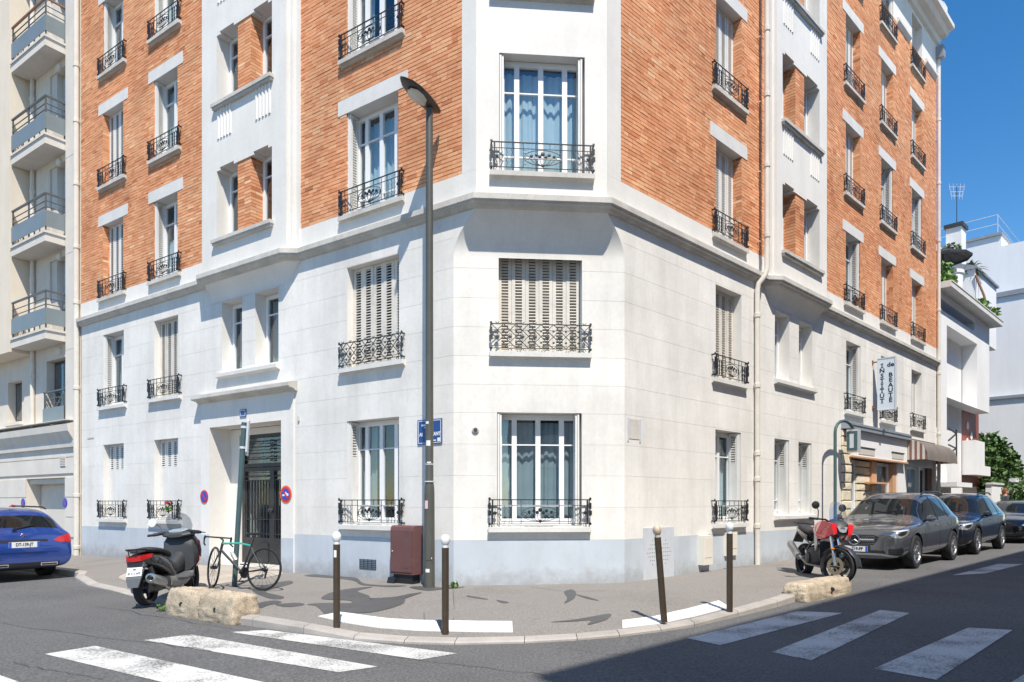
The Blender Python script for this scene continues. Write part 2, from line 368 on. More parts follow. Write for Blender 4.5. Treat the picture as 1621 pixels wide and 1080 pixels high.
# ---- bays with open loggias
def bay(F, b0, b1, pier, zs, seed):
    FB = F.at(0, BD)
    o0, o1 = b0 + .30, b1 - .40
    if F is FR: o0, o1 = 5.47, 7.46
    else: o0, o1 = 4.46, 6.33
    holes = []
    for z in zs: holes += [(o0, o1, z, z + 1.55)]
    w = wall(FB, b0, b1, Z_CORN + .1, Z_TOP, holes, .36, 'render_white', 'bay_wall')
    for sg, e in ((-1, b0), (1, b1)):   # stepped bay sides
        pl = [(e, BD), (e + sg * .08, BD), (e + sg * .08, BD - .07), (e + sg * .17, BD - .07), (e + sg * .17, BD - .14), (e + sg * .28, BD - .14), (e + sg * .28, -.02)]
        mb = MB(F.T); mb.loft([[(s, d, Z_CORN + .1) for s, d in pl], [(s, d, Z_TOP) for s, d in pl]], closed=False)
        bpart(mb, 'bay_moulding', 'render_white', recalc=False)
    for k, z in enumerate(zs):
        # stepped head corners
        for a, b in ((o0, o0 + .12), (pier[0] - .12, pier[1] + .12), (o1 - .12, o1)):
            mb = MB(FB.T); mb.box(a, b, -.36, -.0005, z + 1.55 - .06, z + 1.552); bpart(mb, 'loggia_head', 'render_white')
        mb = MB(FB.T); mb.box(o0 - .06, o1 + .08, -.3, .10, z - .07, z - .0); mb.box(o0 - .04, o1 + .06, -.02, .07, z - .12, z - .07)
        bpart(mb, 'sill', 'cast_stone')
        if k > 0:      # fluted panels under the sill
            for c in (o0 + .28, o1 - .28):
                for j in range(5):
                    q = c + (j - 2) * .105; mb = MB(FB.T)
                    mb.loft([[(q - .034, 0, zz), (q - .02, .022, zz), (q + .02, .022, zz), (q + .034, 0, zz)] for zz in (z - .74, z - .12)])
                    bpart(mb, 'fluting', 'render_white', w)
        mb = MB(FB.T); mb.box(pier[0], pier[1], -.36, -.028, z, z + 1.55); pw = bpart(mb, 'loggia_pier', 'mortar')
        PIERS.append((FB, pier, z, z + 1.49, pw))
        for a, b in ((o0, pier[0]), (pier[1], o1)):
            window(FB, a, b, z, z + 1.55, .36, lights=1, curtain=False)
    return w
PIERS = []
# ---- windows
LEAF = {}
def leaf_mesh(w, h, mode, m):
    k = (round(w, 3), round(h, 3), mode, m)
    if k in LEAF: return LEAF[k]
    mb = MB(); st = w * .25; t = .03
    mb.box(0, st, 0, t, 0, h); mb.box(w - st, w, 0, t, 0, h); mb.box(st, w - st, .002, t - .002, h - .05, h - .001)
    z = .06; zt = h - .06
    if mode == 'third': mb.box(st, w - st, .004, t - .004, 0, h * .66); z = h * .66
    else: mb.box(st, w - st, .002, t - .002, 0.001, .06)
    while z < zt:
        mb.loft([[(st, -.004 + .004, z + .018), (st, t, z), (st, t + .0, z + .012), (st, .004, z + .03)], [(w - st, 0, z + .018), (w - st, t, z), (w - st, t, z + .012), (w - st, .004, z + .03)]])
        z += .05
    LEAF[k] = mb.mesh('shutter_leaf', (0, 0, 0), [m]); return LEAF[k]
def put_leaf(F, s, d, z, dirv, w, h, mode, m, parent, ang=0.0):
    o = link('shutter_leaf', leaf_mesh(w, h, mode, m), parent)
    x, y, _ = F.T(s, d, 0); o.location = (x - BO[0], y - BO[1], z - BO[2])
    o.rotation_euler = (0, 0, math.atan2(dirv[1], dirv[0]) + ang); return o
def curtain_part(F, s0, s1, z0, z1, d, m, parent, seed):
    rg = random.Random(seed); mb = MB(F.T); n = max(8, int((s1 - s0) / .035)); ph = rg.uniform(0, 6)
    row = [(s0 + (s1 - s0) * k / n, d + .018 * math.sin(k * 1.9 + ph) + .012 * math.sin(k * .77 + ph * 2)) for k in range(n + 1)]
    mb.loft([[(s, dd, z0) for s, dd in row], [(s, dd * 1.0, z1) for s, dd in row]], closed=False)
    return bpart(mb, 'curtain', m, parent, smooth=True)
def window(F, s0, s1, z0, z1, depth=.30, lights=2, shut=None, mode='full', curtain=True, fold=1, m='shutter_paint', leaves=None, seedk=0, cm='curtain', widths=None):
    """shut: None | 'closed' | 'folded' ; the folded leaves lie against the far reveal (s1 side), and s0 side if fold==2"""
    fd = -depth + .05; g = .004
    a, b = s0 + g, s1 - g; c, e = z0 + .02, z1 - g
    if shut == 'closed':
        mb = MB(F.T); mb.box(a, b, -depth - .03, -depth + .02, c, e); wo = bpart(mb, 'window', 'dark_hole')  # plain panel, coloured near-black for the shade behind the closed leaves
        n = leaves or (4 if (s1 - s0) < 1.1 else 6); lw = (b - a) / n
        for k in range(n): put_leaf(F, a + k * lw, fd + .06 + (.006 if k % 2 else 0), c, F.u, lw - .004, e - c, mode, m, wo)
        return wo
    fw = .05
    mb = MB(F.T); d0, d1 = -depth + .005, -depth + .06
    mb.box(a, a + fw, d0, d1, c, e); mb.box(b - fw, b, d0, d1, c, e); mb.box(a + fw, b - fw, d0, d1 - .001, e - fw, e - .0005); mb.box(a + fw, b - fw, d0, d1 - .001, c, c + fw + .02)
    x0, x1 = a + fw, b - fw
    ws = widths or [1] * lights; tot = sum(ws); xs = [x0]
    for w_ in ws: xs.append(xs[-1] + (x1 - x0) * w_ / tot)
    sw = .042; panes = []
    zt = c + (e - c) * .72
    for k in range(lights):
        p, q = xs[k], xs[k + 1]
        mb.box(p, p + sw, d0 + .004, d1 + .012, c + fw + .02, e - fw); mb.box(q - sw, q, d0 + .004, d1 + .012, c + fw + .02, e - fw)
        mb.box(p + sw, q - sw, d0 + .004, d1 + .011, e - fw - sw, e - fw - .001); mb.box(p + sw, q - sw, d0 + .004, d1 + .011, c + fw + .021, c + fw + .02 + sw)
        mb.box(p + sw, q - sw, d0 + .02, d1 + .006, zt, zt + .022)
        if (z1 - z0) > 1.6: mb.box(p + sw, q - sw, d0 + .02, d1 + .006, c + .32, c + .342)
        panes.append((p + sw - .003, q - sw + .003, c + fw + .05, e - fw - sw + .004))
    wo = bpart(mb, 'window', 'window_white')
    for p in panes:
        pb = MB(F.T); pb.box(p[0], p[1], -depth + .028, -depth + .034, p[2], p[3]); bpart(pb, 'pane', 'glass', wo)
    if curtain:
        sd_ = int(s0 * 100 + z0 * 10 + seedk); pick = random.Random(sd_).random(); cdp = -depth - .10; wid = b - a
        if F is FU and z0 < 9: pick = .1
        if pick < .38: curtain_part(F, a + .03, b - .03, c + .03, e - .12, cdp, cm, wo, sd_)
        elif pick < .75:
            t1, t2 = .22 + .2 * random.Random(sd_ + 1).random(), .2 + .2 * random.Random(sd_ + 2).random()
            curtain_part(F, a + .03, a + wid * t1, c + .03, e - .08, cdp, cm, wo, sd_); curtain_part(F, b - wid * t2, b - .03, c + .03, e - .08, cdp - .01, cm, wo, sd_ + 5)
        else: curtain_part(F, a + .03, b - .03, c + .03, c + (e - c) * (.45 + .2 * random.Random(sd_ + 3).random()), cdp + .04, cm, wo, sd_)
    mb = MB(F.T); r = .65
    mb.box(a - .3, b + .3, -depth - r, -depth + .004, c - .1, e + .1, skip='k'); bpart(mb, 'room', 'room_dark', wo, recalc=False)
    if shut == 'folded':
        w_ = depth - .10
        nin = (-F.n[0], -F.n[1])
        for k in range(2): put_leaf(F, b - .035 - k * .036, -.015 - .01 * k, c, nin, w_, e - c - .01, mode, m, wo, 0.0)
        if fold == 2:
            for k in range(2): put_leaf(F, a + .035 + k * .036, -.015 - .01 * k, c, nin, w_, e - c - .01, mode, m, wo)
    return wo
def sill(F, s0, s1, z, ov=.17, th=.085, pr=.095, m='lintel_stone'):
    mb = MB(F.T)
    pr_ = [(-.3, z + .012), (0, z + .0), (pr, z - .008), (pr, z - th), (pr - .02, z - th), (pr - .02, z - th + .012), (pr - .04, z - th + .012), (.0, z - th - .03), (-.02, z - th - .03), (-.02, z - .03), (-.3, z - .03)]
    L0 = [(s0 - ov, d, h) for d, h in pr_]; L1 = [(s1 + ov, d, h) for d, h in pr_]
    # the inner tongue only lies inside the opening
    mb.loft([[(s0 - ov, d, h) for d, h in pr_[1:9]], [(s1 + ov, d, h) for d, h in pr_[1:9]]])
    mb.box(s0 + .001, s1 - .001, -.3, -.0005, z - .02, z + .013)
    return bpart(mb, 'sill', m)
# ---- railings
def bars(mb, pts, r=.007, n=4): mb.tube(pts, r * .8, n)
def rail_mesh(kind, w):
    mb = MB(); h = .42; hw = w / 2
    def L(x0, z0, x1, z1, r=.007, y=0): bars(mb, [(x0, y, z0), (x1, y, z1)], r)
    def P(pts, r=.006, y=0): bars(mb, [(x, y, z) for x, z in pts], r)
    def disc(x, z, r): mb.lathe([(.002, -.008), (r, -.004), (r, .004), (.002, .008)], (x, 0, z), 7, 'y')
    L(-hw, h, hw, h, .014); L(-hw, .02, hw, .02, .010)
    for sx in (-1, 1):   # bracket ends: scrolls returning to the wall
        x = sx * hw
        mb.box(x - .012, x + .012, -.09, .012, h - .013, h + .013); mb.box(x - .012, x + .012, -.09, .012, .008, .032)
        disc(x, h + .02, .022); disc(x, .02, .024)
        P([(x, h - .05), (x + sx * .012, h - .12), (x - sx * .01, h - .2), (x + sx * .004, h - .28)], .010)
        mb.box(x - .02, x + .02, -.004, .004, h - .15, h - .05); mb.box(x - .028, x + .02, -.004, .004, h - .26, h - .18)
        bars(mb, [(x, -.08, h - .08), (x, -.0, h - .13), (x, -.05, h - .22)], .009)
    if kind == 'lattice':
        L(-hw, h - .0, hw, h, .012); n = int(round(w / .2)); p = w / n; lo, hi = .02, h
        L(-hw, h - .10, hw, h - .10, .006); L(-hw, .06, hw, .06, .006)
        for k in range(n * 1 + 1):
            x = -hw + k * p
            for sg in (-1, 1):
                x2 = x + sg * p * 2
                t = 1.0
                if x2 < -hw: t = (x + hw) / (x - x2) if x != x2 else 1
                if x2 > hw: t = (hw - x) / (x2 - x) if x != x2 else 1
                if t > .02: L(x, hi, x + (x2 - x) * t, hi + (lo - hi) * t, .0095, .003 * sg)
        for k in range(n):
            x = -hw + (k + .5) * p
            disc(x, .21, .030); disc(x - p / 2, .12, .02); disc(x - p / 2, .31, .02)
            P([(x + .035 * math.cos(R(q * 45)), .21 + .05 * math.sin(R(q * 45))) for q in range(9)], .006)
            P([(x - .03, h + .035), (x, h + .005), (x + .03, h + .035)], .009)
            P([(x - .03, -.015), (x, .02), (x + .03, -.015)], .009)
            L(x, .06, x, h - .1, .004)
        return mb.mesh('railing', (0, 0, 0), ['iron_grey'])
    L(-hw, h - .095, hw, h - .095, .008)
    c = .19 * w if kind == 'wide' else .2 * w
    for x in (-hw + .05, hw - .05): mb.box(x - .012, x + .012, -.012, .012, .02, h)
    for x in (-c, c, -c - .09 * w, c + .09 * w): L(x, .02, x, h, .008)
    for x in (-.07 * w, .07 * w, -hw + .13 * w * .5 + .05, hw - .13 * w * .5 - .05): L(x, h - .095, x, h, .007)
    zc, ry = .185, .125
    P([(c * .97 * math.cos(R(a)), zc + ry * math.sin(R(a))) for a in range(0, 361, 20)], .0075)
    for k in (-.85, -.55, -.2, .2, .55, .85): P([(0, .055), (k * c * .45, .09), (k * c * .8, zc - .01)], .006)
    L(-c * .7, zc + .0, c * .7, zc, .006); L(-c * .6, zc - .02, c * .6, zc - .02, .005)
    for sx in (-1, 1):
        P([(sx * c * .8 + sx * .035 * math.cos(R(a)), zc + .03 * math.sin(R(a))) for a in range(0, 361, 45)], .007)
        for zz in (.07, .13, .25, .30): L(sx * c, zz, sx * c * .84, zz, .005)
    for x, z, r in ((0, .25, .036), (-.25, .235, .03), (.25, .235, .03), (-.45, .215, .028), (.45, .215, .028), (.12, .21, .03), (-.12, .205, .03), (0, .065, .03)): disc(x * c * 1.3, z, r * (1.0 if kind == 'wide' else .9))
    xa, xb = c + .09 * w, hw - .05
    for sx in (-1, 1):
        nb = 4 if kind == 'wide' else 3
        for k in range(nb):
            x = sx * (xa + (xb - xa) * (k + .5) / nb)
            P([(x + .012 * math.sin(q * 1.57), .02 + (h - .115) * q / 14) for q in range(15)], .006 if kind == 'wide' else .011)
            if kind != 'wide':
                for q in range(4): disc(x, .07 + q * .075, .022)
        disc(sx * (hw - .09), .2, .03)
    return mb.mesh('railing', (0, 0, 0), ['iron_black'])
RAIL = {}
def railing(F, s0, s1, z, kind, ov=.14, d=.075):
    w = round(s1 - s0 + 2 * ov, 2)
    if (kind, w) not in RAIL: RAIL[(kind, w)] = rail_mesh(kind, w)
    o = link('railing', RAIL[(kind, w)], bld); x, y, _ = F.T((s0 + s1) / 2, d, 0)
    o.location = (x - BO[0], y - BO[1], z + .03 - BO[2]); o.rotation_euler = (0, 0, F.rot()); return o
LINTELS = []
def lintel(F, s0, s1, z, key, ov=.22, h=.27):
    mb = MB(F.T); mb.box(s0 - ov, s1 + ov, -.295, .022, z - .004, z + h); mb2 = bpart(mb, 'lintel', 'lintel_stone')
    LINTELS.append((key, s0 - ov, s1 + ov, z, z + h))
SILLR = []
def std(F, col, lvl, key=None, wide=False, z0=None, z1=None, rail=None, **kw):
    s0, s1 = col; z0 = SILLS[lvl] if z0 is None else z0; z1 = HEADS[lvl] if z1 is None else z1
    window(F, s0, s1, z0, z1, **kw)
    sill(F, s0, s1, z0, m='cast_stone' if lvl >= 2 else 'lintel_stone', ov=.15 if wide else .16)
    if key: SILLR.append((key, s0 - .17, s1 + .17, z0 - .13, z0))
    if lvl in (2, 3, 4) and key: lintel(F, s0, s1, z1, key)
    railing(F, s0, s1, z0, rail or ('wide' if wide else 'narrow'), ov=.13 if wide else .15)
W4 = [.62, 1, 1, .62]
cA, cB, cCc = cols_L['A'], cols_L['B'], cols_L['C']
std(FL, cA, 0, shut='closed', mode='third', leaves=4); std(FL, cB, 0, shut='closed', mode='third', leaves=4)
std(FL, cCc, 0, wide=True, shut='folded', mode='third', lights=4, widths=W4, cm='curtain_grey')
std(FL, cA, 1, shut='folded', cm='curtain_grey'); std(FL, cB, 1, shut='closed', leaves=4, m='shutter_worn')
std(FL, cCc, 1, wide=True, shut='closed', leaves=5, rail='lattice', m='shutter_worn')
std(FL, cA, 2, 'LA', shut='closed'); std(FL, cB, 2, 'LA', shut='folded')
std(FL, cA, 3, 'LA', shut='closed'); std(FL, cB, 3, 'LA', shut='folded')
std(FL, cA, 4, 'LA', shut='folded'); std(FL, cB, 4, 'LA', shut='folded')
for l in (2, 3, 4): std(FL, cCc, l, 'LC', wide=True, shut='folded', lights=4, widths=W4, cm='curtain')
# corner
std(FC, (.72, 2.14), 0, wide=True, z1=2.99, shut='folded', mode='third', fold=2, lights=4, widths=W4, cm='curtain_grey')
std(FC, (.745, 2.145), 1, wide=True, z0=3.99, z1=5.885, shut='closed', leaves=6, rail='lattice', m='shutter_worn')
for z in (6.83, 9.73, 12.63): std(FU, (sU0, sU1), 2, wide=True, z0=z, z1=z + 1.93, depth=.26, shut='folded', fold=2, lights=4, widths=W4)
# right facade
cD, cE, cF, cG = (cols_R[k] for k in 'DEFG')
std(FR, (2.95, 3.98), 0, z0=1.08, z1=2.95, shut='folded', mode='third', cm='curtain')
std(FR, (2.96, 4.0), 1, z0=3.96, z1=5.83, shut='closed', leaves=4, m='shutter_worn')
std(FR, cD, 2, 'RD', shut='closed', leaves=4); std(FR, cD, 3, 'RD', shut='closed'); std(FR, cD, 4, 'RD', shut='closed')
std(FR, (9.66, 10.69), 1, z0=3.94, z1=5.82, shut='folded'); std(FR, (12.30, 13.33), 1, z0=3.92, z1=5.81, shut='folded'); std(FR, (15.08, 16.14), 1, z0=3.90, z1=5.79, shut='closed')
std(FR, cE, 2, 'RE', shut='folded'); std(FR, cF, 2, 'RE', shut='closed'); std(FR, cG, 2, 'RE', shut='closed')
std(FR, cE, 3, 'RE', shut='closed'); std(FR, cF, 3, 'RE', shut='folded'); std(FR, cG, 3, 'RE', shut='folded')
for c in (cE, cF, cG): std(FR, c, 4, 'RE', shut='closed')
for c in (cE, cF, cG):
    std(FR, c, 5, 'RE', shut='folded' if c is not cG else 'closed')
# narrow paired windows under the bays
def pair(F, A, B, z0, z1, **kw):
    for a, b in (A, B): window(F, a, b, z0, z1, .31, lights=1, **kw)
    mb = MB(F.T); s0, s1 = min(A[0], B[0]) - .05, max(A[1], B[1]) + .10
    mb.loft([[(s, 0.0005, z0 + .02), (s, .10, z0), (s, .10, z0 - .075), (s, .0005, z0 - .11)] for s in (s0, s1)])
    for a, b in (A, B): mb.box(a + .001, b - .001, -.3, 0, z0 - .02, z0 + .018)
    bpart(mb, 'sill', 'lintel_stone')
pair(FL, (4.52, 5.28), (5.73, 6.45), 4.29, 5.85, curtain=True, cm='curtain_grey')
pair(FR, (5.50, 6.25), (6.74, 7.48), 1.2, 2.94, shut='folded', mode='third', cm='curtain_grey')
pair(FR, (5.52, 6.25), (6.76, 7.50), 4.26, 5.81, curtain=True, cm='curtain_grey')
bay(FL, *BAY_L, (5.17, 5.60), (7.10, 10.0, 12.9), 1)
bay(FR, *BAY_R, (6.17, 6.62), (7.08, 9.98, 12.88, 15.3), 2)
# ---- bricks: the 300 that show largest are single bricks, the rest one mesh per wall
CO = .0690; BL = .223; JT = .0105
def brick_faces(mb, F, s0, s1, z0, z1, d0, d1):
    mb.box(s0, s1, d0, d1, z0, z1, skip='f')    # 'f' is the hidden back face
BRV = {}
def brick_obj(F, s0, s1, z0, z1, rnd, parent):
    v = int(rnd * 11.99)
    if v not in BRV:
        mb = MB(); mb.cr = max(.01, (v + .5) / 12)
        b = .03
        o = [(-.5, 0, -.5), (.5, 0, -.5), (.5, 0, .5), (-.5, 0, .5)]; i = [(-.5 + b * .3, 1, -.5 + b), (.5 - b * .3, 1, -.5 + b), (.5 - b * .3, 1, .5 - b), (-.5 + b * .3, 1, .5 - b)]
        mb.face(i)
        for k in range(4): mb.face([o[k], o[(k + 1) % 4], i[(k + 1) % 4], i[k]])
        BRV[v] = mb.mesh('brick', (0, 0, 0), ['brick'])
    o = link('brick', BRV[v], parent); x, y, _ = F.T((s0 + s1) / 2, -.002, 0)
    o.location = (x - BO[0], y - BO[1], (z0 + z1) / 2 - BO[2]); o.rotation_euler = (0, 0, F.rot()); o.scale = (s1 - s0, .013, z1 - z0)
brick_all = []
def lay(F, s0, s1, key, holes, ztop=Z_ATT, seed=0):
    rg = random.Random(seed); z = Z_BR + .001; ci = 0
    ex = [h[:4] for h in holes] + [(a, b, c, e) for k, a, b, c, e in LINTELS + SILLR if k == key]
    while z < ztop - .02:
        x = s0 + .004 - (BL / 2 if ci % 2 else 0) - rg.uniform(0, .03); zt = min(z + CO - JT, ztop - .003); drift = rg.random() * .25
        while x < s1:
            w = BL if rg.random() > .34 else BL / 2
            a, b = max(x, s0 + .003), min(x + w - .006, s1 - .003)
            if b - a > .02:
                t = .62 * rg.random() + .38 * (.5 + .5 * math.sin(z * 1.3 + x * .6 + key.__hash__() % 3)) if 0 else min(.999, max(.01, rg.gauss(.52 + .08 * math.sin(z * 2.1 + x * .45), .15)))
                for c in rect_sub((a, b, z, zt), ex):
                    if c[1] - c[0] > .012 and c[3] - c[2] > .012: brick_all.append((F, c, t, key))
            x += w
        z += CO; ci += 1
lay(FL, 7.10, S_END_L, 'LA', hLa, seed=1); lay(FL, -.185, 3.82, 'LC', hLc, seed=2)
lay(FR, -.115, 4.98, 'RD', hRd, seed=3); lay(FR, 8.09, S_END_R, 'RE', hRe + [(a, b, c, Z_ATT + 1) for a, b, c, e in att], seed=4)
def apparent(b):
    F, c, t, k = b; x, y, z = F.T((c[0] + c[1]) / 2, 0, (c[2] + c[3]) / 2)
    py = HY - (z - ZC) * FPX / y
    if py < 4 or c[1] - c[0] < .2 or c[3] - c[2] < .055: return 0
    vx, vy = x, y; dd = math.hypot(x, y); cs = abs(F.n[0] * vx + F.n[1] * vy) / dd
    return cs / y / y
order = sorted(brick_all, key=apparent, reverse=True)
cnt = {'LC': 0, 'RD': 0}; single = set()
for b in order[:300]:
    brick_obj(b[0], b[1][0], b[1][1], b[1][2], b[1][3], b[2], brick_walls[b[3]]); single.add(id(b))
for key in brick_walls:
    mb = MB()
    for b in brick_all:
        if b[3] != key or id(b) in single: continue
        mb.T = b[0].T; mb.cr = b[2]; c = b[1]; e = .011 + (.003 * math.sin(b[2] * 97))
        # front + four sides
        i = [mb.p((c[0], e, c[2])), mb.p((c[1], e, c[2])), mb.p((c[1], e, c[3])), mb.p((c[0], e, c[3])), mb.p((c[0], -.001, c[2])), mb.p((c[1], -.001, c[2])), mb.p((c[1], -.001, c[3])), mb.p((c[0], -.001, c[3]))]
        mb.addf([i[0], i[1], i[2], i[3]])
        for q in range(4): mb.addf([i[q], i[4 + q], i[4 + (q + 1) % 4], i[(q + 1) % 4]])
    o = bpart(mb, 'brickwork', 'brick', brick_walls[key], recalc=False); tag(o, kind='stuff')
# brick reveals of the openings and the loggia piers
def reveal_bricks(F, s, inw, z0, z1, dep, parent, seed):
    """courses on a reveal face at s whose outward direction along s is inw (+1/-1)"""
    rg = random.Random(seed); mb = MB(F.T); z = z0 + .003; ci = 0
    while z < z1 - .02:
        zt = min(z + CO - JT, z1 - .002); cuts = [0.0, BL / 2, dep] if ci % 2 else [0.0, BL, dep]
        for a, b in zip(cuts, cuts[1:]):
            mb.cr = min(.999, max(.01, rg.gauss(.5, .2)))
            lo, hi = (s - .001, s + .009) if inw > 0 else (s - .009, s + .001)
            mb.box(lo, hi, -b + .003, -a - (.003 if a else -.009), z, zt)
        z += CO; ci += 1
    o = bpart(mb, 'reveal_bricks', 'brick', parent); tag(o, kind='stuff')
for F, hs, key in ((FL, hLa, 'LA'), (FL, hLc, 'LC'), (FR, hRd, 'RD'), (FR, hRe, 'RE')):
    for i, h in enumerate(hs):
        reveal_bricks(F, h[1], -1, h[2], h[3], .2, brick_walls[key], i); reveal_bricks(F, h[0], 1, h[2], h[3], .2, brick_walls[key], i + 50)
for i, (F, p, z0, z1, pw) in enumerate(PIERS):
    reveal_bricks(F.at(0, -.028), p[0], -1, z0, z1, .32, pw, 100 + i); reveal_bricks(F.at(0, -.028), p[1], 1, z0, z1, .32, pw, 130 + i)
    rg = random.Random(i); mb = MB(F.T); z = z0 + .003; ci = 0
    while z < z1 - .02:
        zt = min(z + CO - JT, z1 - .002); cuts = [p[0] + .001, p[0] + BL, p[1] - .001] if ci % 2 else [p[0] + .001, p[1] - BL, p[1] - .001]
        for a, b in zip(cuts, cuts[1:]):
            mb.cr = min(.999, max(.01, rg.gauss(.5, .2))); mb.box(a, b - .006, -.03, -.018, z, zt)
        z += CO; ci += 1
    tag(bpart(mb, 'pier_bricks', 'brick', pw), kind='stuff')
# ---- cornice swept round the building
def sweep(path, prof, name, m, parent=None):
    """path: plan points with the outside on the right-hand offset; prof: (offset, z)"""
    N = len(path); nor = []
    for i in range(N):
        def seg(a, b):
            dx, dy = b[0] - a[0], b[1] - a[1]; l = math.hypot(dx, dy); return (dy / l, -dx / l)
        n1 = seg(path[i - 1], path[i]) if i else None; n2 = seg(path[i], path[i + 1]) if i < N - 1 else None
        if n1 and n2:
            mx, my = n1[0] + n2[0], n1[1] + n2[1]; l2 = (mx * mx + my * my) / 2; nor.append((mx / l2, my / l2))
        else: nor.append(n1 or n2)
    mb = MB(); mb.loft([[(path[i][0] + nor[i][0] * o, path[i][1] + nor[i][1] * o, z) for o, z in prof] for i in range(N)], closed=True)
    return bpart(mb, name, m, parent)
def l2(F, s, d=0): q = F.T(s, d, 0); return (q[0], q[1])
path_up = [l2(FL, S_END_L), l2(FL, 7.10), l2(FL, 6.82, BD), l2(FL, 4.08, BD), l2(FL, 3.80), (P1u[0], P1u[1]), (P2u[0], P2u[1]),
           l2(FR, 4.98), l2(FR, 5.24, BD), l2(FR, 7.83, BD), l2(FR, 8.11), l2(FR, S_END_R)]
sweep(path_up, [(-.04, 6.52), (.0, 6.50), (.145, 6.43), (.145, 6.34), (.115, 6.325), (.115, 6.30), (.075, 6.285), (.05, 6.25), (.0, 6.235), (-.04, 6.235)], 'cornice', 'cast_stone')
path_top = [l2(FL, S_END_L), l2(FL, -PA), (P2u[0], P2u[1]), l2(FR, S_END_R)]
sweep(path_top, [(-.5, 17.98), (.55, 17.86), (.55, 17.72), (.50, 17.70), (.42, 17.68), (.34, 17.55), (.16, 17.50), (.10, 17.40), (.0, 17.36), (-.5, 17.36)], 'eave', 'lintel_stone')
for a, b in ((8.2, 9.35), (10.9, 12.0), (13.6, 14.8), (16.4, S_END_R - .15)):   # mouldings under the attic panels
    mb = MB(FR.T); mb.loft([[(s, .013, 16.36), (s, .10, 16.30), (s, .10, 16.22), (s, .013, 16.12)] for s in (a, b)]); bpart(mb, 'attic_moulding', 'lintel_stone')
# roof of zinc with a party-wall parapet at the far end
mb = MB(); fp = [l2(FL, S_END_L, -.3), l2(FL, -PA, -.3), l2(FR, -PA, -.3), l2(FR, S_END_R, -.3), l2(FR, S_END_R, -11), l2(FL, S_END_L, -11)]
cx = sum(q[0] for q in fp) / 6; cy = sum(q[1] for q in fp) / 6
mb.loft([[(x, y, 17.9) for x, y in fp], [(x + (cx - x) * .12, y + (cy - y) * .12, 20.2) for x, y in fp]]); bpart(mb, 'roof', 'zinc')
mb = MB(FR.T); mb.loft([[(s, .34, 17.99), (s, .34, 18.55), (s, -.3, 19.3), (s, -3, 20.6), (s, -3, 17.99)] for s in (S_END_R - .38, S_END_R)])
bpart(mb, 'party_wall', 'lintel_stone')
mb = MB(); fi = [l2(FL, S_END_L, -1.1), l2(FL, .4, -1.1), l2(FC, WC / 2, -1.1), l2(FR, .4, -1.1), l2(FR, S_END_R, -1.1), l2(FR, S_END_R, -11), l2(FL, S_END_L, -11)]
mb.prism(fi, -.2, 17.9); bpart(mb, 'inner_wall', 'room_dark')
for F, s in ((FL, S_END_L), (FR, S_END_R)):
    mb = MB(F.T); mb.box(s - .02, s, -11, -.01, -.2, 17.5); bpart(mb, 'side_wall', 'render_white')
# ---- coved soffits under the corner and the bays
def cove_corner():
    z0, z1 = 5.55, 6.25; rows = []; n = 12
    for k in range(n + 1):
        t = k / n; z = z0 + (z1 - z0) * t; o = PA * (1 - math.sqrt(max(0, 1 - t * t))) if t < 1 else PA
        o = PA * (1 - math.cos(t * math.pi / 2)) ** 1.05
        a, b = FL.T(-o, .0, z), FR.T(-o, .0, z)
        rows.append((a, b))
    mb = MB(); m_ = 8
    for j in range(m_):
        mb.loft([[(a[0] + (b[0] - a[0]) * (j + e) / m_ - FC.n[0] * 0 , a[1] + (b[1] - a[1]) * (j + e) / m_, a[2]) for a, b in rows] for e in (.0015, .9985)], closed=False)
    # cheeks that carry the facade planes out to the cove
    cheeks = MB()
    for F, ix in ((FL, 0), (FR, 1)):
        pts = [r[ix] for r in rows]
        base = F.T(0.0, 0, z1)
        cheeks = MB(); cheeks.face(pts + [base]); bpart(cheeks, 'cove_cheek', 'render_white', recalc=False)
    bpart(mb, 'coved_soffit', 'render_white', smooth=True, recalc=False)
cove_corner()
def cove_bay(F, b0, b1):
    z0, z1 = 5.88, 6.25; n = 8; rings = []
    for k in range(n + 1):
        t = k / n; f = (1 - math.cos(t * math.pi / 2)); z = z0 + (z1 - z0) * t
        rings.append([(b0 - .28 * 1 + .25 * (1 - f), .004, z), (b0 + .25 * (1 - f), .004 + BD * f, z), (b1 - .25 * (1 - f), .004 + BD * f, z), (b1 + .28 - .25 * (1 - f), .004, z)])
    mb = MB(F.T); mb.loft(rings, closed=False); bpart(mb, 'coved_soffit', 'render_white', smooth=True, recalc=False)
cove_bay(FL, *BAY_L); cove_bay(FR, *BAY_R)
# ---- entrance: surround, canopy, iron and glass double door
mb = MB(FL.T)
for a, b in ((4.02, DOOR[0]), (DOOR[1], 7.20)): mb.box(a, b, -.5, .03, -.3, 3.42)
mb.box(DOOR[0], DOOR[1], -.5, .029, 3.15, 3.42); mb.box(4.02, 7.20, -.3, .028, 3.4205, 3.72)
bpart(mb, 'door_surround', 'render_white')
mb = MB(FL.T)
for a, b in ((4.02, DOOR[0]), (DOOR[1], 7.20)): mb.box(a + .002, b - .002, .0, .034, -.3, Z_PL - .08)
bpart(mb, 'plinth', 'plinth_paint')
mb = MB(FL.T)
mb.loft([[(s, 0, 3.70), (s, .05, 3.70), (s, .09, 3.74), (s, .20, 3.76), (s, .22, 3.78), (s, .22, 3.85), (s, 0, 3.90)] for s in (3.93, 7.29)])
bpart(mb, 'door_canopy', 'cast_stone')
DD = -.5
mb = MB(FL.T)     # splayed inner embrasure
mb.box(DOOR[0], DOOR[0] + .01, -1.0, DD, 0, 3.0); mb.box(DOOR[1] - .32, DOOR[1], -1.0, DD + .002, 0, 3.14); mb.box(DOOR[0], DOOR[1], -1.0, DD, 3.0, 3.14)
bpart(mb, 'door_embrasure', 'render_white')
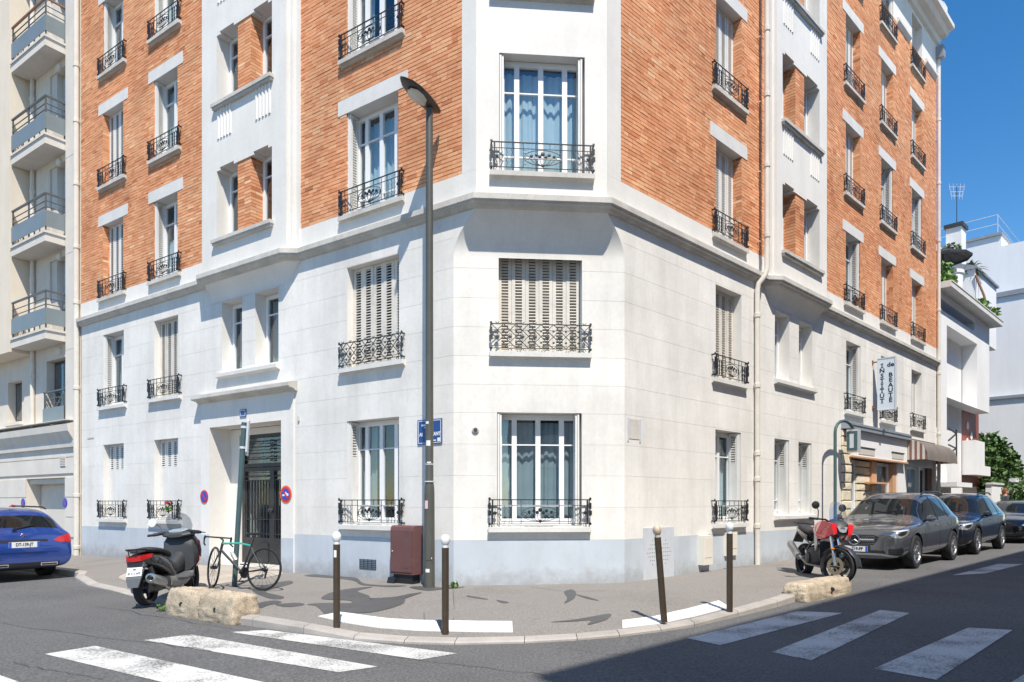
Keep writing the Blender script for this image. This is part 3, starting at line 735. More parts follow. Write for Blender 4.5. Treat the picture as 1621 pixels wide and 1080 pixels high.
da, db = DOOR[0] + .02, DOOR[1] - .33; dw = (db - da) / 2
door = MB(FL.T); door.box(da, db, DD - .14, DD - .06, 2.93, 3.0); door.box(da, da + .05, DD - .14, DD - .06, .1, 2.93); door.box(db - .05, db, DD - .14, DD - .06, .1, 2.93)
door.box(da, db, DD - .13, DD - .05, 2.28, 2.36); door_o = bpart(door, 'door', 'door_iron')
for i in range(2):
    a = da + .05 + i * (dw - .05); b = a + dw - .05
    mb = MB(FL.T); y0, y1 = DD - .12, DD - .06
    mb.box(a, a + .07, y0, y1, .12, 2.27); mb.box(b - .07, b, y0, y1, .12, 2.27); mb.box(a + .07, b - .07, y0, y1 - .002, 2.19, 2.268); mb.box(a + .07, b - .07, y0, y1 - .002, .12, .72)
    mb.box(a + .12, b - .12, y1 - .003, y1 + .015, .2, .62)
    bpart(mb, 'door_leaf', 'door_iron', door_o)
    mb = MB(FL.T)
    for k in range(9):
        x = a + .1 + (b - a - .2) * k / 8
        mb.box(x - .009, x + .009, y1 - .03, y1 - .006, .72, 2.0)
    for z in (.8, 1.12, 1.98, 2.06): mb.box(a + .07, b - .07, y1 - .028, y1 - .004, z, z + .02)
    for z in (2.45, 2.58, 2.72, 2.84): mb.box(a, b, y1 - .03, y1 - .008, z, z + .018)
    for z in (2.5, 2.66, 2.8, 2.1, 2.16):
        n_ = 14; mb.tube([(a + (b - a) * q / n_, y1 - .02, z + .012 * math.sin(q * 1.6)) for q in range(n_ + 1)], .006, 4)
    for x in (a + .03, b - .03):
        mb.box(x - .035, x + .035, y1 - .02, y1 + .012, 1.25, 1.45)
        for q in range(6): mb.lathe([(.001, -.01), (.03, 0), (.001, .01)], (x, y1, 2.42 + q * .085), 6, 'y')
    mb.lathe([(.02, -.02), (.045, .0), (.05, .03), (.03, .05)], (b - .035 if i == 0 else a + .035, y1 + .02, 1.33), 10, 'y')
    bpart(mb, 'door_grille', 'door_iron', door_o)
    mb = MB(FL.T); mb.box(a + .06, b - .06, y0 + .01, y0 + .016, .7, 2.2); mb.box(a, b, y0 + .01, y0 + .016, 2.36, 2.93); bpart(mb, 'pane', 'glass', door_o)
mb = MB(FL.T); mb.box(da, db, DD - 1.0, DD - .3, .1, 3.0, skip='k'); bpart(mb, 'hall', 'cast_stone', recalc=False)
mb = MB(FL.T); mb.box(DOOR[0], DOOR[1], -1.0, .02, -.2, .155); bpart(mb, 'door_step', 'cast_stone')
# ---- rainwater pipes
def pipe(F, s, d, z0, z1, r=.055, m='pipe_cream', kink=None, joints=()):
    mb = MB(F.T); pts = [(s, d, z0)]
    if kink: pts += [(s, d, kink - .25), (s + .02, d + .02, kink - .12), (s + .10, d + .13, kink + .05), (s + .13, d + .15, kink + .2)]
    pts.append((pts[-1][0], pts[-1][1], z1)); mb.tube(pts, r, 10)
    for z in joints:
        o = (.13, .15) if kink and z > kink else (0, 0)
        mb.lathe([(r + .003, -.05), (r + .014, -.045), (r + .014, .04), (r + .003, .05)], (s + o[0], d + o[1], z), 10)
        mb.box(s + o[0] - .012, s + o[0] + .012, d - .1, d + .0, z - .09, z - .07)
    return bpart(mb, 'drainpipe', m, smooth=True)
pipe(FR, 4.55, .075, -.1, 17.3, kink=6.3, joints=(1.0, 2.0, 2.55, 4.0, 5.5, 7.2, 8.7, 10.2, 11.6, 13))
pipe(FL, S_END_L + .10, .08, -.1, 17.3, r=.07, joints=(.3, 1.7, 4.6, 6.9, 8.4, 10.1, 11.8, 13.3))
pipe(FR, S_END_R + .02, .075, .1, 17.0, joints=(3.9, 6.0, 8.2, 10.6, 12.6, 14.8))
mb = MB(FR.T); mb.box(S_END_R - .12, S_END_R + .14, -.05, .25, 16.9, 17.3); bpart(mb, 'rain_hopper', 'zinc')
# ---- fittings on the wall: cellar vent, meter doors, plate marks
mb = MB(FL.T); mb.box(1.77, 2.19, -.06, -.018, .29, .47); v = bpart(mb, 'cellar_vent', 'dark_hole')
mb = MB(FL.T)
for k in range(6): mb.box(1.77, 2.19, .005, .014, .29 + k * .033, .30 + k * .033)
for k in range(5): mb.box(1.77 + k * .102, 1.78 + k * .102, .004, .012, .29, .47)
bpart(mb, 'grating', 'iron_grey', v)
mb = MB(FR.T); mb.box(.52, 1.45, .005, .022, .12, 1.05); md = bpart(mb, 'meter_door', 'pale_metal')
mb = MB(FR.T)
for c in (.78, 1.18):
    for i in range(7):
        for j in range(-abs(3 - i) + 3 and -(3 - abs(3 - i)), 4 - abs(3 - i)):
            mb.lathe([(.001, .003), (.009, .002), (.009, 0)], (c + j * .055, .0215, .4 + i * .07), 6, 'y')
bpart(mb, 'vent_hole', 'dark_hole', md)
mb = MB(FR.T); mb.box(.98, .986, .0215, .024, .13, 1.04); bpart(mb, 'door_gap', 'dark_hole', md)
for s0, s1, z0, z1, th in ((2.30, 2.64, .30, .86, .13), (3.27, 3.73, .42, .90, .06)):
    mb = MB(FR.T); mb.loft([[(s0, 0, z), (s0 + .01, th, z), (s1 - .01, th, z), (s1, 0, z)] for z in (z0, z0 + .1, z1)]); o = bpart(mb, 'meter_box', 'cream_plastic')
    mb = MB(FR.T); mb.box(s0 + .04, s1 - .04, th, th + .006, z0 + .14, z1 - .04); bpart(mb, 'lid', 'cream_plastic', o)
mb = MB(FR.T)
mb.box(.09, .43, .002, .008, 2.58, 2.92); bpart(mb, 'plate_mark', 'cast_stone')
mb = MB(FR.T)
for x in (.08, .42):
    mb.box(x, x + .02, .002, .02, 2.54, 2.93)
bpart(mb, 'plate_rail', 'pale_metal')
mb = MB(FC.T); mb.lathe([(.06, .0), (.06, .02), (.045, .03)], (.36, .0, 2.69), 14, 'y'); q = bpart(mb, 'wall_ring', 'cast_stone')
mb = MB(FC.T); mb.lathe([(.035, .031), (.035, .036)], (.36, .0, 2.69), 12, 'y'); bpart(mb, 'hole', 'iron_grey', q)
mb = MB(FL.T); mb.box(3.86, 3.90, 0, .03, 3.10, 3.20); mb.box(12.15, 12.5, .001, .01, 3.2, 3.24); bpart(mb, 'wall_mark', 'cast_stone')

# cracks in the painted plinth, and a letter plate on the door
def wall_crack(F, pts, w=.006, d=.0052):
    mb = MB(F.T); A, B = [], []
    P = [(F.px(x), F.pz(x, y)) for x, y in pts]
    for i, (s, z) in enumerate(P): q = w * rng.uniform(.25, .6); A.append((s - q, d, z)); B.append((s + q, d, z))
    mb.loft([A, B], closed=False); bpart(mb, 'crack', 'cast_stone', recalc=False)
for pts in ([(784, 858), (786, 872), (784, 884), (776, 898), (773, 910), (771, 919)], [(852, 857), (848, 872), (845, 890), (843, 903), (847, 917)], [(919, 869), (927, 880), (926, 898), (921, 908), (920, 918)], [(960, 868), (966, 880), (972, 886), (984, 889)]): wall_crack(FC, pts)
for pts in ([(640, 585), (643, 610), (646, 622), (643, 650), (640, 670), (636, 684)], [(210, 860), (218, 858), (225, 862)]): wall_crack(FL, pts, .006, .0012 if pts[0][1] < 800 else .005)
mb = MB(FL.T); mb.box(da + .12, da + .42, DD - .045, DD - .04, .66, .76); bpart(mb, 'letter_plate', 'brass_plate', door_o)
# ============================================================ ground
mat('asphalt', (.108, .107, .107), .88, var=.16, vscale=.5, var2=.5, v2scale=42, bump=.8, bscale=60, dirt=(.075, .075, .077), dscale=.4, damt=.7)
mat('pavement', (.215, .198, .180), .9, var=.12, vscale=.8, var2=.3, v2scale=45, bump=.6, bscale=60, dirt=(.14, .135, .13), dscale=.8, damt=.65)
mat('pavement_tan', (.40, .35, .29), .9, var=.12, vscale=1.6, var2=.12, v2scale=120, bump=.4, bscale=120, dirt=(.25, .22, .19), dscale=1.4, damt=.5)
mat('kerb_stone', (.36, .33, .30), .85, var=.12, vscale=3, var2=.12, v2scale=90, bump=.3, bscale=80, dirt=(.2, .19, .18), dscale=2, damt=.5, obj_rand=.08)
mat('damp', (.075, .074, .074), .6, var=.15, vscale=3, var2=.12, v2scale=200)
mat('asphalt_patch', (.14, .138, .135), .9, var=.1, vscale=2, var2=.14, v2scale=200, bump=.4, bscale=150)
mat('tactile_white', (.70, .70, .685), .6, var=.03, vscale=5, dirt=(.55, .55, .53), dscale=3, damt=.3, bump=.5, bscale=160)
def paint_mat():
    m = bpy.data.materials.new('road_paint'); m.use_nodes = True; t = m.node_tree; L = t.links; b = t.nodes['Principled BSDF']
    g = _n(t, 'ShaderNodeNewGeometry')
    def nz(sc, de, rg_): n = _n(t, 'ShaderNodeTexNoise'); n.inputs['Scale'].default_value = sc; n.inputs['Detail'].default_value = de; n.inputs['Roughness'].default_value = rg_; L.new(g.outputs['Position'], n.inputs['Vector']); return n.outputs[0]
    a = _n(t, 'ShaderNodeMath', operation='MULTIPLY_ADD'); L.new(nz(1.6, 6, .6), a.inputs[0]); a.inputs[1].default_value = .8; L.new(nz(45, 6, .75), a.inputs[2])
    r = _n(t, 'ShaderNodeMapRange'); L.new(a.outputs[0], r.inputs[0]); r.inputs[1].default_value = .86; r.inputs[2].default_value = 1.06
    mx = _n(t, 'ShaderNodeMix', data_type='RGBA'); mx.inputs[6].default_value = (.58, .575, .55, 1); mx.inputs[7].default_value = (.13, .13, .128, 1)
    L.new(r.outputs[0], mx.inputs[0]); L.new(mx.outputs[2], b.inputs['Base Color']); b.inputs['Roughness'].default_value = .75
    MATS['road_paint'] = m
paint_mat()
# road: one sheet to the horizon that tilts gently from left to right
xs = [-600, -40, -20, 0, 20, 40, 600]; mb = MB()
for a, b in zip(xs, xs[1:]):
    for c, d in zip([-600, -20, 60], [-20, 60, 600]):
        mb.face([(a, c, gz(a, c)), (b, c, gz(b, c)), (b, d, gz(b, d)), (a, d, gz(a, d))])
road = tag(mb.build('road', 'asphalt'), kind='structure')
# pavement at the corner: kerb line (plan), kerb height
KERB = [(*l2(FL, 60, 2.1), .11), (*l2(FL, 20, 2.1), .11), (*l2(FL, 12, 2.1), .11), (*l2(FL, 9.2, 2.1), .11), (*l2(FL, 8.1, 2.15), .11), (*l2(FL, 7.45, 2.5), .09), (-7.7, 12.4, .04), (-6.81, 11.67, .02), (-5.5, 10.4, .02), (-5.06, 9.93, .03), (-4.5, 9.3, .06),
        (-3.89, 8.73, .09), (-3.15, 8.28, .10), (-2.37, 7.76, .09), (-1.71, 7.37, .05), (-1.14, 7.2, .035), (-.6, 7.14, .03), (.13, 7.2, .03), (.7, 7.33, .03), (1.18, 7.5, .035), (1.7, 7.78, .04), (2.16, 8.07, .05), (2.9, 8.75, .07), (3.7, 9.51, .09), (4.3, 10.15, .11), (5.0, 10.88, .12), (5.6, 11.47, .12), (5.95, 11.95, .12), (6.1, 12.5, .12),
        (*l2(FR, 4.6, 1.6), .12), (*l2(FR, 5.4, .9), .12), (*l2(FR, 6.2, .7), .12), (*l2(FR, 9, .68), .12), (*l2(FR, 18, .68), .12), (*l2(FR, 70, .68), .12)]
def inner(i):     # the wall point that belongs to a kerb point
    x, y, h = KERB[i]
    sL = (x - P1[0]) * FL.u[0] + (y - P1[1]) * FL.u[1]; sR = (x - P2[0]) * FR.u[0] + (y - P2[1]) * FR.u[1]
    if x < -3.2: q = FL.T(max(sL, 1.2), -.3, 0)
    elif x > 3.2: q = FR.T(max(sR, 1.0), -.3, 0)
    else:
        t = (x + 3.2) / 6.4; a = FL.T(1.2, -.3, 0); b = FR.T(1.0, -.3, 0); q = (a[0] + (b[0] - a[0]) * t, a[1] + (b[1] - a[1]) * t)
    return q[0], q[1]
def pz_(x, y, h, dist): return gz(x, y) + h + (PAVE - h) * min(1, dist / 1.3)
KW = .17
rows = []
for i, (x, y, h) in enumerate(KERB):
    q = inner(i); L_ = math.hypot(q[0] - x, q[1] - y); r = []
    for dd in [KW, .6, 1.3, max(1.4, L_ * .6), max(1.5, L_)]:
        t = min(1.0, dd / L_) if dd < L_ + .2 else 1.0
        px_, py_ = x + (q[0] - x) * t, y + (q[1] - y) * t; r.append((px_, py_, pz_(px_, py_, h, L_ * t)))
    rows.append(r)
mb = MB()
mb.loft(rows, closed=False)
pave = tag(mb.build('pavement', 'pavement', smooth=True, recalc=False), kind='structure')
# kerb stones, each its own
for i in range(len(KERB) - 1):
    (x0, y0, h0), (x1, y1, h1) = KERB[i], KERB[i + 1]; q0, q1 = rows[i][0], rows[i + 1][0]
    ln = math.hypot(x1 - x0, y1 - y0); n = max(1, min(40, round(ln / 1.0)))
    for k in range(n):
        a, b = k / n + .004 / ln, (k + 1) / n - .004 / ln
        def lp(u, v, t): return u + (v - u) * t
        pts = []
        for t in (a, b):
            ox, oy, hh = lp(x0, x1, t), lp(y0, y1, t), lp(h0, h1, t); ix, iy = lp(q0[0], q1[0], t), lp(q0[1], q1[1], t); g_ = gz(ox, oy)
            iz = lp(q0[2], q1[2], t)
            bx, by = ox + (ix - ox) * .12, oy + (iy - oy) * .12
            pts.append([(ox, oy, g_ - .1), (ox, oy, g_ + hh - min(.02, hh * .4)), (bx, by, g_ + hh + .003), (ix, iy, iz + .003), (ix, iy, g_ - .1)])
        mb = MB(); mb.loft(pts, closed=True); mb.build('kerb_stone', 'kerb_stone', pave)
def sheet(poly, h, name, m, parent, dz=.004, sub=1):
    """flat marking laid on the road (h None) or on the pavement"""
    mb = MB(); P = []
    for x, y in poly: P.append((x, y, surf(x, y) + dz if h else gz(x, y) + dz))
    mb.face(P); return mb.build(name, m, parent, recalc=False)
from mathutils.bvhtree import BVHTree as _BVH
_pb = bmesh.new(); _pb.from_mesh(pave.data); PAVE_BVH = _BVH.FromBMesh(_pb); _pb.free()
def surf(x, y):
    """pavement height at a plan point"""
    h = PAVE_BVH.ray_cast(Vector((x, y, 5)), Vector((0, 0, -1)))
    return h[0].z if h[0] is not None else gz(x, y) + PAVE
def gp(px, py): x, y, z = ground_at(px, py, 0); return x, y
def pp(px, py): x, y, z = ground_at(px, py, .1); return x, y
# zebra bars: left street crossing (parallel to the left facade) and right street crossing
def bar_grid(poly, name):
    a, b, c, d = [Vector((*gp(*q), 0)) for q in poly]; mb = MB(); n = 10
    for k in range(n):
        t0, t1 = k / n, (k + 1) / n
        P = [a.lerp(d, t0), b.lerp(c, t0), b.lerp(c, t1), a.lerp(d, t1)]
        mb.face([(p.x, p.y, gz(p.x, p.y) + .004) for p in P])
    return mb.build('zebra_bar', 'road_paint', road, recalc=False)
for q in ([(228, 1014), (303, 1005), (598, 1056), (536, 1065)], [(364, 1001), (424, 998), (724, 1035), (665, 1045)], [(71, 1036), (151, 1023), (470, 1092), (380, 1110)], [(-160, 1072), (-50, 1052), (200, 1140), (60, 1180)]): bar_grid(q, '')
for q in ([(1383, 1059), (1482, 1077), (1603, 998), (1533, 994)], [(1221, 1033), (1284, 1046), (1440, 971), (1394, 966)], [(1088, 1011), (1140, 1022), (1334, 971), (1262, 968)], [(1570, 1100), (1690, 1130), (1790, 1030), (1700, 1020)]): bar_grid(q, '')
for q in ([(1508, 911), (1560, 908), (1621, 893), (1580, 893)],): bar_grid(q, '')
# white warning slabs at the dropped kerb
SLABS = [([(503, 977), (545, 985), (600, 990.5), (655, 993.5), (698, 994.5)], [(537, 971), (578, 976), (620, 980), (655, 981.5), (691, 982.5)]), ([(711, 994.5), (757, 995), (812, 995)], [(706, 982.5), (757, 983), (811, 983)]), ([(985, 988), (1045, 981.5), (1102, 971.5), (1156, 959.5)], [(985, 979), (1036, 973), (1087, 963), (1138, 951)])]
# patches of darker resurfacing and damp, traced where they lie
def patch(px, m, dz=.004, fn=pp, name='damp_patch', par=None):
    mb = MB(); P = [fn(*q) for q in px]; n = len(P); Q = []
    for i in range(n):     # smooth the outline
        p0, p1, p2, p3 = P[i - 1], P[i], P[(i + 1) % n], P[(i + 2) % n]
        for t in (0, .25, .5, .75):
            Q.append(tuple(.5 * (2 * p1[k] + (p2[k] - p0[k]) * t + (2 * p0[k] - 5 * p1[k] + 4 * p2[k] - p3[k]) * t * t + (3 * p1[k] - p0[k] - 3 * p2[k] + p3[k]) * t ** 3) for k in (0, 1)))
    bm = bmesh.new(); vs_ = [bm.verts.new((x, y, 0)) for x, y in Q]
    f = bm.faces.new(vs_); bmesh.ops.triangulate(bm, faces=[f])
    for _ in range(3): bmesh.ops.subdivide_edges(bm, edges=[e for e in bm.edges if e.calc_length() > .25], cuts=1)
    bmesh.ops.triangulate(bm, faces=bm.faces)
    for v in bm.verts: v.co.z = (surf(v.co.x, v.co.y) if fn is pp else gz(v.co.x, v.co.y)) + dz + .002
    me = bpy.data.meshes.new(name); bm.to_mesh(me); bm.free(); me.materials.append(MATS[m])
    return link(name, me, par or pave)
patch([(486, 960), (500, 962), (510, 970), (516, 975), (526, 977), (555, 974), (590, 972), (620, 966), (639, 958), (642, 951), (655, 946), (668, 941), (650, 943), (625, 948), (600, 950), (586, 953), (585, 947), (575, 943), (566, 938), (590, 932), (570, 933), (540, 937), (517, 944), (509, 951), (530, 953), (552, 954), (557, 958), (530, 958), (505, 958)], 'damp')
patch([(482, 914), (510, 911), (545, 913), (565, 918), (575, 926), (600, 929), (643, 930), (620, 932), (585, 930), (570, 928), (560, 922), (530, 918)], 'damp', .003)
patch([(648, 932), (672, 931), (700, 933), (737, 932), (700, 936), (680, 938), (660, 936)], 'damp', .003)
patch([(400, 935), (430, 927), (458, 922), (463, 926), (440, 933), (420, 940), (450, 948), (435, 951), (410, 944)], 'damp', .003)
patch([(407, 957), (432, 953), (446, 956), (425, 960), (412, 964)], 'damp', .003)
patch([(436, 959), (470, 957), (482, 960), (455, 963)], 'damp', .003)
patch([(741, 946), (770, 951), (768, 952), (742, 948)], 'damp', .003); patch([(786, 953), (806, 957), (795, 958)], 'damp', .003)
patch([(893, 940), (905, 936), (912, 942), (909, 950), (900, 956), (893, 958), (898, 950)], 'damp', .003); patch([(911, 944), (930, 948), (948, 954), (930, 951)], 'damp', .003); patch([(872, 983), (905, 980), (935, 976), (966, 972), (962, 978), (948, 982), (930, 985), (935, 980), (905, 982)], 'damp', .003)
# trodden tan paving by the scooter
patch([(188, 914), (215, 906), (260, 900), (330, 894), (395, 898), (445, 908), (435, 914), (380, 922), (335, 928), (290, 929), (240, 925)], 'pavement_tan', .003, name='repair_patch')
for po, pi in SLABS:      # white warning slabs at the dropped kerb, each with its rows of studs
    for a, b, c, d in zip(po, po[1:], pi[1:], pi):
        P = [Vector((*pp(*q), 0)) for q in (a, b, c, d)]; cen = sum(P, Vector()) / 4; P = [cen + (q - cen) * .99 for q in P]; n_ = 6; m_ = 3
        def at(u, v, h): q = P[0].lerp(P[1], u).lerp(P[3].lerp(P[2], u), v); return (q.x, q.y, surf(q.x, q.y) + h)
        mb = MB(); mb.loft([[at(k / n_, v, .008) for k in range(n_ + 1)] for v in (0, .34, .67, 1)], closed=False); mb.loft([[at(k / n_, 0, -.02) for k in range(n_ + 1)], [at(k / n_, 0, .008) for k in range(n_ + 1)]], closed=False)
        sl = mb.build('warning_slab', 'tactile_white', pave, recalc=False)
        mb = MB(); lu = (P[1] - P[0]).length; nu = max(3, int(lu / .075)); lv = (P[3] - P[0]).length; nv = max(3, int(lv / .075))
        for i_ in range(nu):
            for j_ in range(nv):
                x_, y_, z_ = at((i_ + .5) / nu, (j_ + .5) / nv, .008); mb.lathe([(.013, 0), (.009, .005)], (x_, y_, z_), 6)
        tag(mb.build('studs', 'tactile_white', sl, recalc=False), kind='stuff')
def crack(px, w=.012, fn=pp):
    mb = MB(); P = [Vector((*fn(*q), 0)) for q in px]; hz = surf if fn is pp else gz
    L_, R_ = [], []
    for i, p in enumerate(P):
        d = (P[min(i + 1, len(P) - 1)] - P[max(i - 1, 0)]).normalized(); nrm = Vector((-d.y, d.x, 0)) * w * (.4 + .6 * rng.random())
        L_.append((p.x + nrm.x, p.y + nrm.y, hz(p.x, p.y) + .006)); R_.append((p.x - nrm.x, p.y - nrm.y, hz(p.x, p.y) + .006))
    mb.loft([L_, R_], closed=False); mb.build('crack', 'damp', pave if fn is pp else road, recalc=False)
crack([(717, 935), (718, 950), (719, 965), (718, 982)], .006); crack([(671, 973), (672, 983)], .01); crack([(130, 893), (175, 887), (215, 888), (240, 882)], .015); crack([(120, 900), (160, 897), (200, 892)], .015)
crack([(1200, 890), (1235, 884), (1262, 886)], .015); crack([(1120, 905), (1180, 899), (1240, 898)], .012); crack([(840, 932), (900, 940), (960, 938)], .008); crack([(600, 925), (650, 919), (700, 922)], .01)
rc = random.Random(12)
def wander(x0, y0, x1, y1, n=14, a=5): return [(x0 + (x1 - x0) * k / n + rc.uniform(-a, a), y0 + (y1 - y0) * k / n + rc.uniform(-a, a) * .35) for k in range(n + 1)]
for q in ((-20, 985, 330, 1030), (150, 960, 420, 1005), (620, 1040, 860, 1068), (860, 1025, 1240, 1062), (20, 1050, 160, 1075), (1330, 1000, 1621, 960)): crack(wander(*q), .006, gp)
# second kerb and pavement across the right-hand street, and the building that shades it
KO = [FR.T(s, 8.6, 0) for s in (-9.5, 70)]; KI = [FR.T(s, 11.5, 0) for s in (-9.5, 70)]
mb = MB(); mb.loft([[(x, y, gz(x, y) - .1) for x, y, _ in KO], [(x, y, gz(x, y) + .12) for x, y, _ in KO], [(x, y, gz(x, y) + .13) for x, y, _ in KI]], closed=False)
tag(mb.build('opposite_pavement', 'pavement', recalc=False), kind='structure')
# ============================================================ neighbouring buildings
mat('cream_render', (.70, .635, .545), .9, var=.05, vscale=1.2, var2=.03, v2scale=40, streak=.08, dirt=(.5, .45, .38), dscale=1, damt=.3, bump=.1, bscale=90)
mat('peach_render', (.72, .635, .52), .9, var=.05, vscale=1.2, streak=.06)
mat('beige_stone', (.66, .62, .56), .88, var=.05, vscale=1.5, streak=.08, dirt=(.45, .42, .38), dscale=1.2, damt=.35, bump=.12, bscale=90)
mat('balcony_glass', (.20, .235, .245), .35, var=.06, vscale=2)
mat('rail_metal', (.10, .105, .105), .4, var=.1)
mat('wood_rail', (.25, .13, .07), .5, var=.15)
mat('roller', (.50, .50, .50), .6)
mat('alu_dark', (.025, .027, .03), .35)
mat('garage_door', (.60, .57, .52), .6, var=.04)
mat('white_render', (.80, .80, .795), .88, var=.03, vscale=1, streak=.05, dirt=(.6, .6, .6), dscale=.8, damt=.3, bump=.1, bscale=70)
mat('white_far', (.80, .805, .81), .88, var=.03, vscale=.5, streak=.06)
mat('slate_coping', (.26, .29, .32), .6, var=.1)
mat('red_panel', (.26, .055, .035), .5, var=.1, vscale=2)
mat('fabric_black', (.03, .032, .035), .7)
mat('teal_gate', (.02, .15, .15), .45, var=.08)
# ---- left neighbour: cream apartment house with balconies
nb = thing('apartment_house', (*l2(FL, 14.5), 0), 'cream apartment house with stacked grey balconies beside the brick block', 'building')
NO = (*l2(FL, 14.5), 0)
def np_(mb, name, m, par=None, **kw): return mb.build(name, m, par or nb, off=NO, **kw)
S0 = S_END_L + .2; SB0, SB1 = 13.66, 15.86; BF = .55
lev = [6.22, 8.86, 11.5, 14.15]
holes = [(13.72, 14.75, z + .02, z + 2.15) for z in lev] + [(13.66, 14.95, 3.72, 5.55), (16.6, 17.6, 3.95, 5.2), (13.75, 16.3, -.2, 2.2)]
mb = MB(FL.T)
for a in rect_sub((S0 - .18, 30, -.2, 17.5), holes): mb.face([(a[0], 0, a[2]), (a[1], 0, a[2]), (a[1], 0, a[3]), (a[0], 0, a[3])])
for h in holes:
    a, b, c, e = h[:4]; dp = .28 if e > 2.5 else .5
    mb.face([(a, 0, c), (a, -dp, c), (a, -dp, e), (a, 0, e)]); mb.face([(b, 0, c), (b, 0, e), (b, -dp, e), (b, -dp, c)]); mb.face([(a, 0, e), (a, -dp, e), (b, -dp, e), (b, 0, e)]); mb.face([(a, 0, c), (b, 0, c), (b, -dp, c), (a, -dp, c)])
np_(mb, 'wall', 'cream_render', recalc=False)
mb = MB(FL.T); mb.box(S0, SB0 - .02, .0, .06, 3.5, 17.5); np_(mb, 'pilaster', 'beige_stone')
for z in lev[:3]:
    mb = MB(FL.T); mb.box(S0 + .01, SB0 - .03, .055, .064, z - .52, z - .50); np_(mb, 'pilaster_joint', 'joint')
mb = MB(FL.T); mb.box(SB1 + .03, 30, .005, BF + .02, 5.85, 17.5); bow = np_(mb, 'bow_front', 'peach_render')
for z in (6.9, 9.6, 12.2):
    mb = MB(FL.T); mb.box(17.05, 17.75, BF - .2, BF + .024, z, z + 1.2); w_ = np_(mb, 'window', 'alu_dark')
    mb = MB(FL.T); mb.box(17.1, 17.7, BF + .0245, BF + .03, z + .05, z + 1.15); np_(mb, 'pane', 'glass', w_)
    mb = MB(FL.T); mb.box(16.95, 17.85, BF, BF + .12, z - .08, z - .005); np_(mb, 'sill', 'beige_stone', w_)
for i, z in enumerate(lev):
    mb = MB(FL.T); a, b, c, e = holes[i][:4]; mb.box(a + .01, b - .01, -.26, -.22, c, e); w_ = np_(mb, 'window', 'alu_dark')
    mb = MB(FL.T)
    n = 22; top = e; lo = c + (.25 if i % 2 else .75)
    for k in range(int((top - lo) / .085)): mb.box(a + .02, b - .35, -.215, -.20, top - (k + 1) * .085 + .006, top - k * .085)
    np_(mb, 'roller_shutter', 'roller', w_)
    mb = MB(FL.T); mb.box(b - .34, b - .012, -.22, -.05, c, e); np_(mb, 'embrasure', 'beige_stone', w_)
    # balcony
    mb = MB(FL.T); mb.box(SB0, SB1, .0, BF, z - .28, z - .06); mb.box(SB0 - .03, SB1, .0, BF + .03, z - .06, z); bal = np_(mb, 'balcony', 'beige_stone')
    mb = MB(FL.T); zr = z + 1.0
    mb.box(SB0 + .02, SB1, BF - .06, BF - .01, zr, zr + .045); mb.box(SB0 + .02, SB0 + .07, .0, BF - .06, zr, zr + .045)
    np_(mb, 'handrail', 'wood_rail' if i > 2 else 'rail_metal', bal)
    mb = MB(FL.T)
    for zz in (.66, .82): mb.tube([(SB1, BF - .035, z + zz), (SB0 + .045, BF - .035, z + zz)], .014, 6); mb.tube([(SB0 + .045, BF - .035, z + zz), (SB0 + .045, 0, z + zz)], .014, 6)
    for s in (SB0 + .045, SB0 + 1.1, SB1 - .05): mb.box(s - .02, s + .02, BF - .05, BF - .02, z, zr)
    mb.box(SB0 + .03, SB0 + .06, .02, .05, z, zr)
    for s in (SB0 + .4, SB0 + .75, SB0 + 1.45, SB0 + 1.8): mb.box(s - .012, s + .012, BF - .04, BF - .02, z, z + .2)
    np_(mb, 'railing', 'rail_metal', bal)
    mb = MB(FL.T); mb.box(SB0 + .01, SB1, BF - .018, BF - .006, z + .12, z + .56); mb.box(SB0 + .004, SB0 + .018, .03, BF - .02, z + .12, z + .56); np_(mb, 'balcony_panel', 'balcony_glass', bal)
    mb = MB(FL.T); mb.lathe([(.11, 0), (.11, .05), (.07, .09), (.02, .1)], (14.1, 0, z - .48), 14, 'y'); np_(mb, 'wall_lamp', 'cream_plastic', smooth=True)
mb = MB(FL.T); mb.tube([(15.70, .07, 3.7), (15.70, .07, 17)], .06, 10)
for z in (5.2, 8, 10.6, 13.3): mb.lathe([(.062, -.05), (.075, -.04), (.075, .04), (.062, .05)], (15.70, .07, z), 10)
np_(mb, 'drainpipe', 'pipe_cream', smooth=True)
mb = MB(FL.T); mb.loft([[(s, 0, 3.02), (s, .10, 3.02), (s, .12, 3.22), (s, .25, 3.44), (s, .27, 3.62), (s, 0, 3.72)] for s in (S0 - .0, 30)]); np_(mb, 'string_course', 'beige_stone')
mb = MB(FL.T); mb.box(S0, 30, .0, .30, 3.725, 3.745); np_(mb, 'flashing', 'beige_stone')
for k, z in enumerate((.55, 1.1, 1.65, 2.3, 2.75)):
    for a, b in ((S0, 13.75), (16.3, 30)) if z < 2.2 else ((S0, 30),):
        mb = MB(FL.T); mb.box(a, b, .005, .03, z + .012, z + .54 if z < 2.2 else z + .44); np_(mb, 'facing_stone', 'beige_stone')
mb = MB(FL.T); mb.box(13.76, 16.29, -.45, -.40, -.1, 2.19); gd = np_(mb, 'garage_door', 'garage_door')
for k in range(16):
    mb = MB(FL.T); a = 13.8 + k * .155; mb.box(a, a + .15, -.40, -.385, -.05, 2.0); np_(mb, 'plank', 'garage_door', gd)
mb = MB(FL.T); mb.box(13.75, 16.3, -.40, -.1, 2.05, 2.19); np_(mb, 'garage_lintel', 'beige_stone')
mb = MB(FL.T); mb.box(13.68, 14.0, .03, .045, 2.5, 2.8); gr = np_(mb, 'vent_grille', 'cast_stone')
mb = MB(FL.T)
for k in range(6): mb.box(13.69, 13.99, .045, .055, 2.52 + k * .045, 2.54 + k * .045)
np_(mb, 'slat', 'beige_stone', gr)
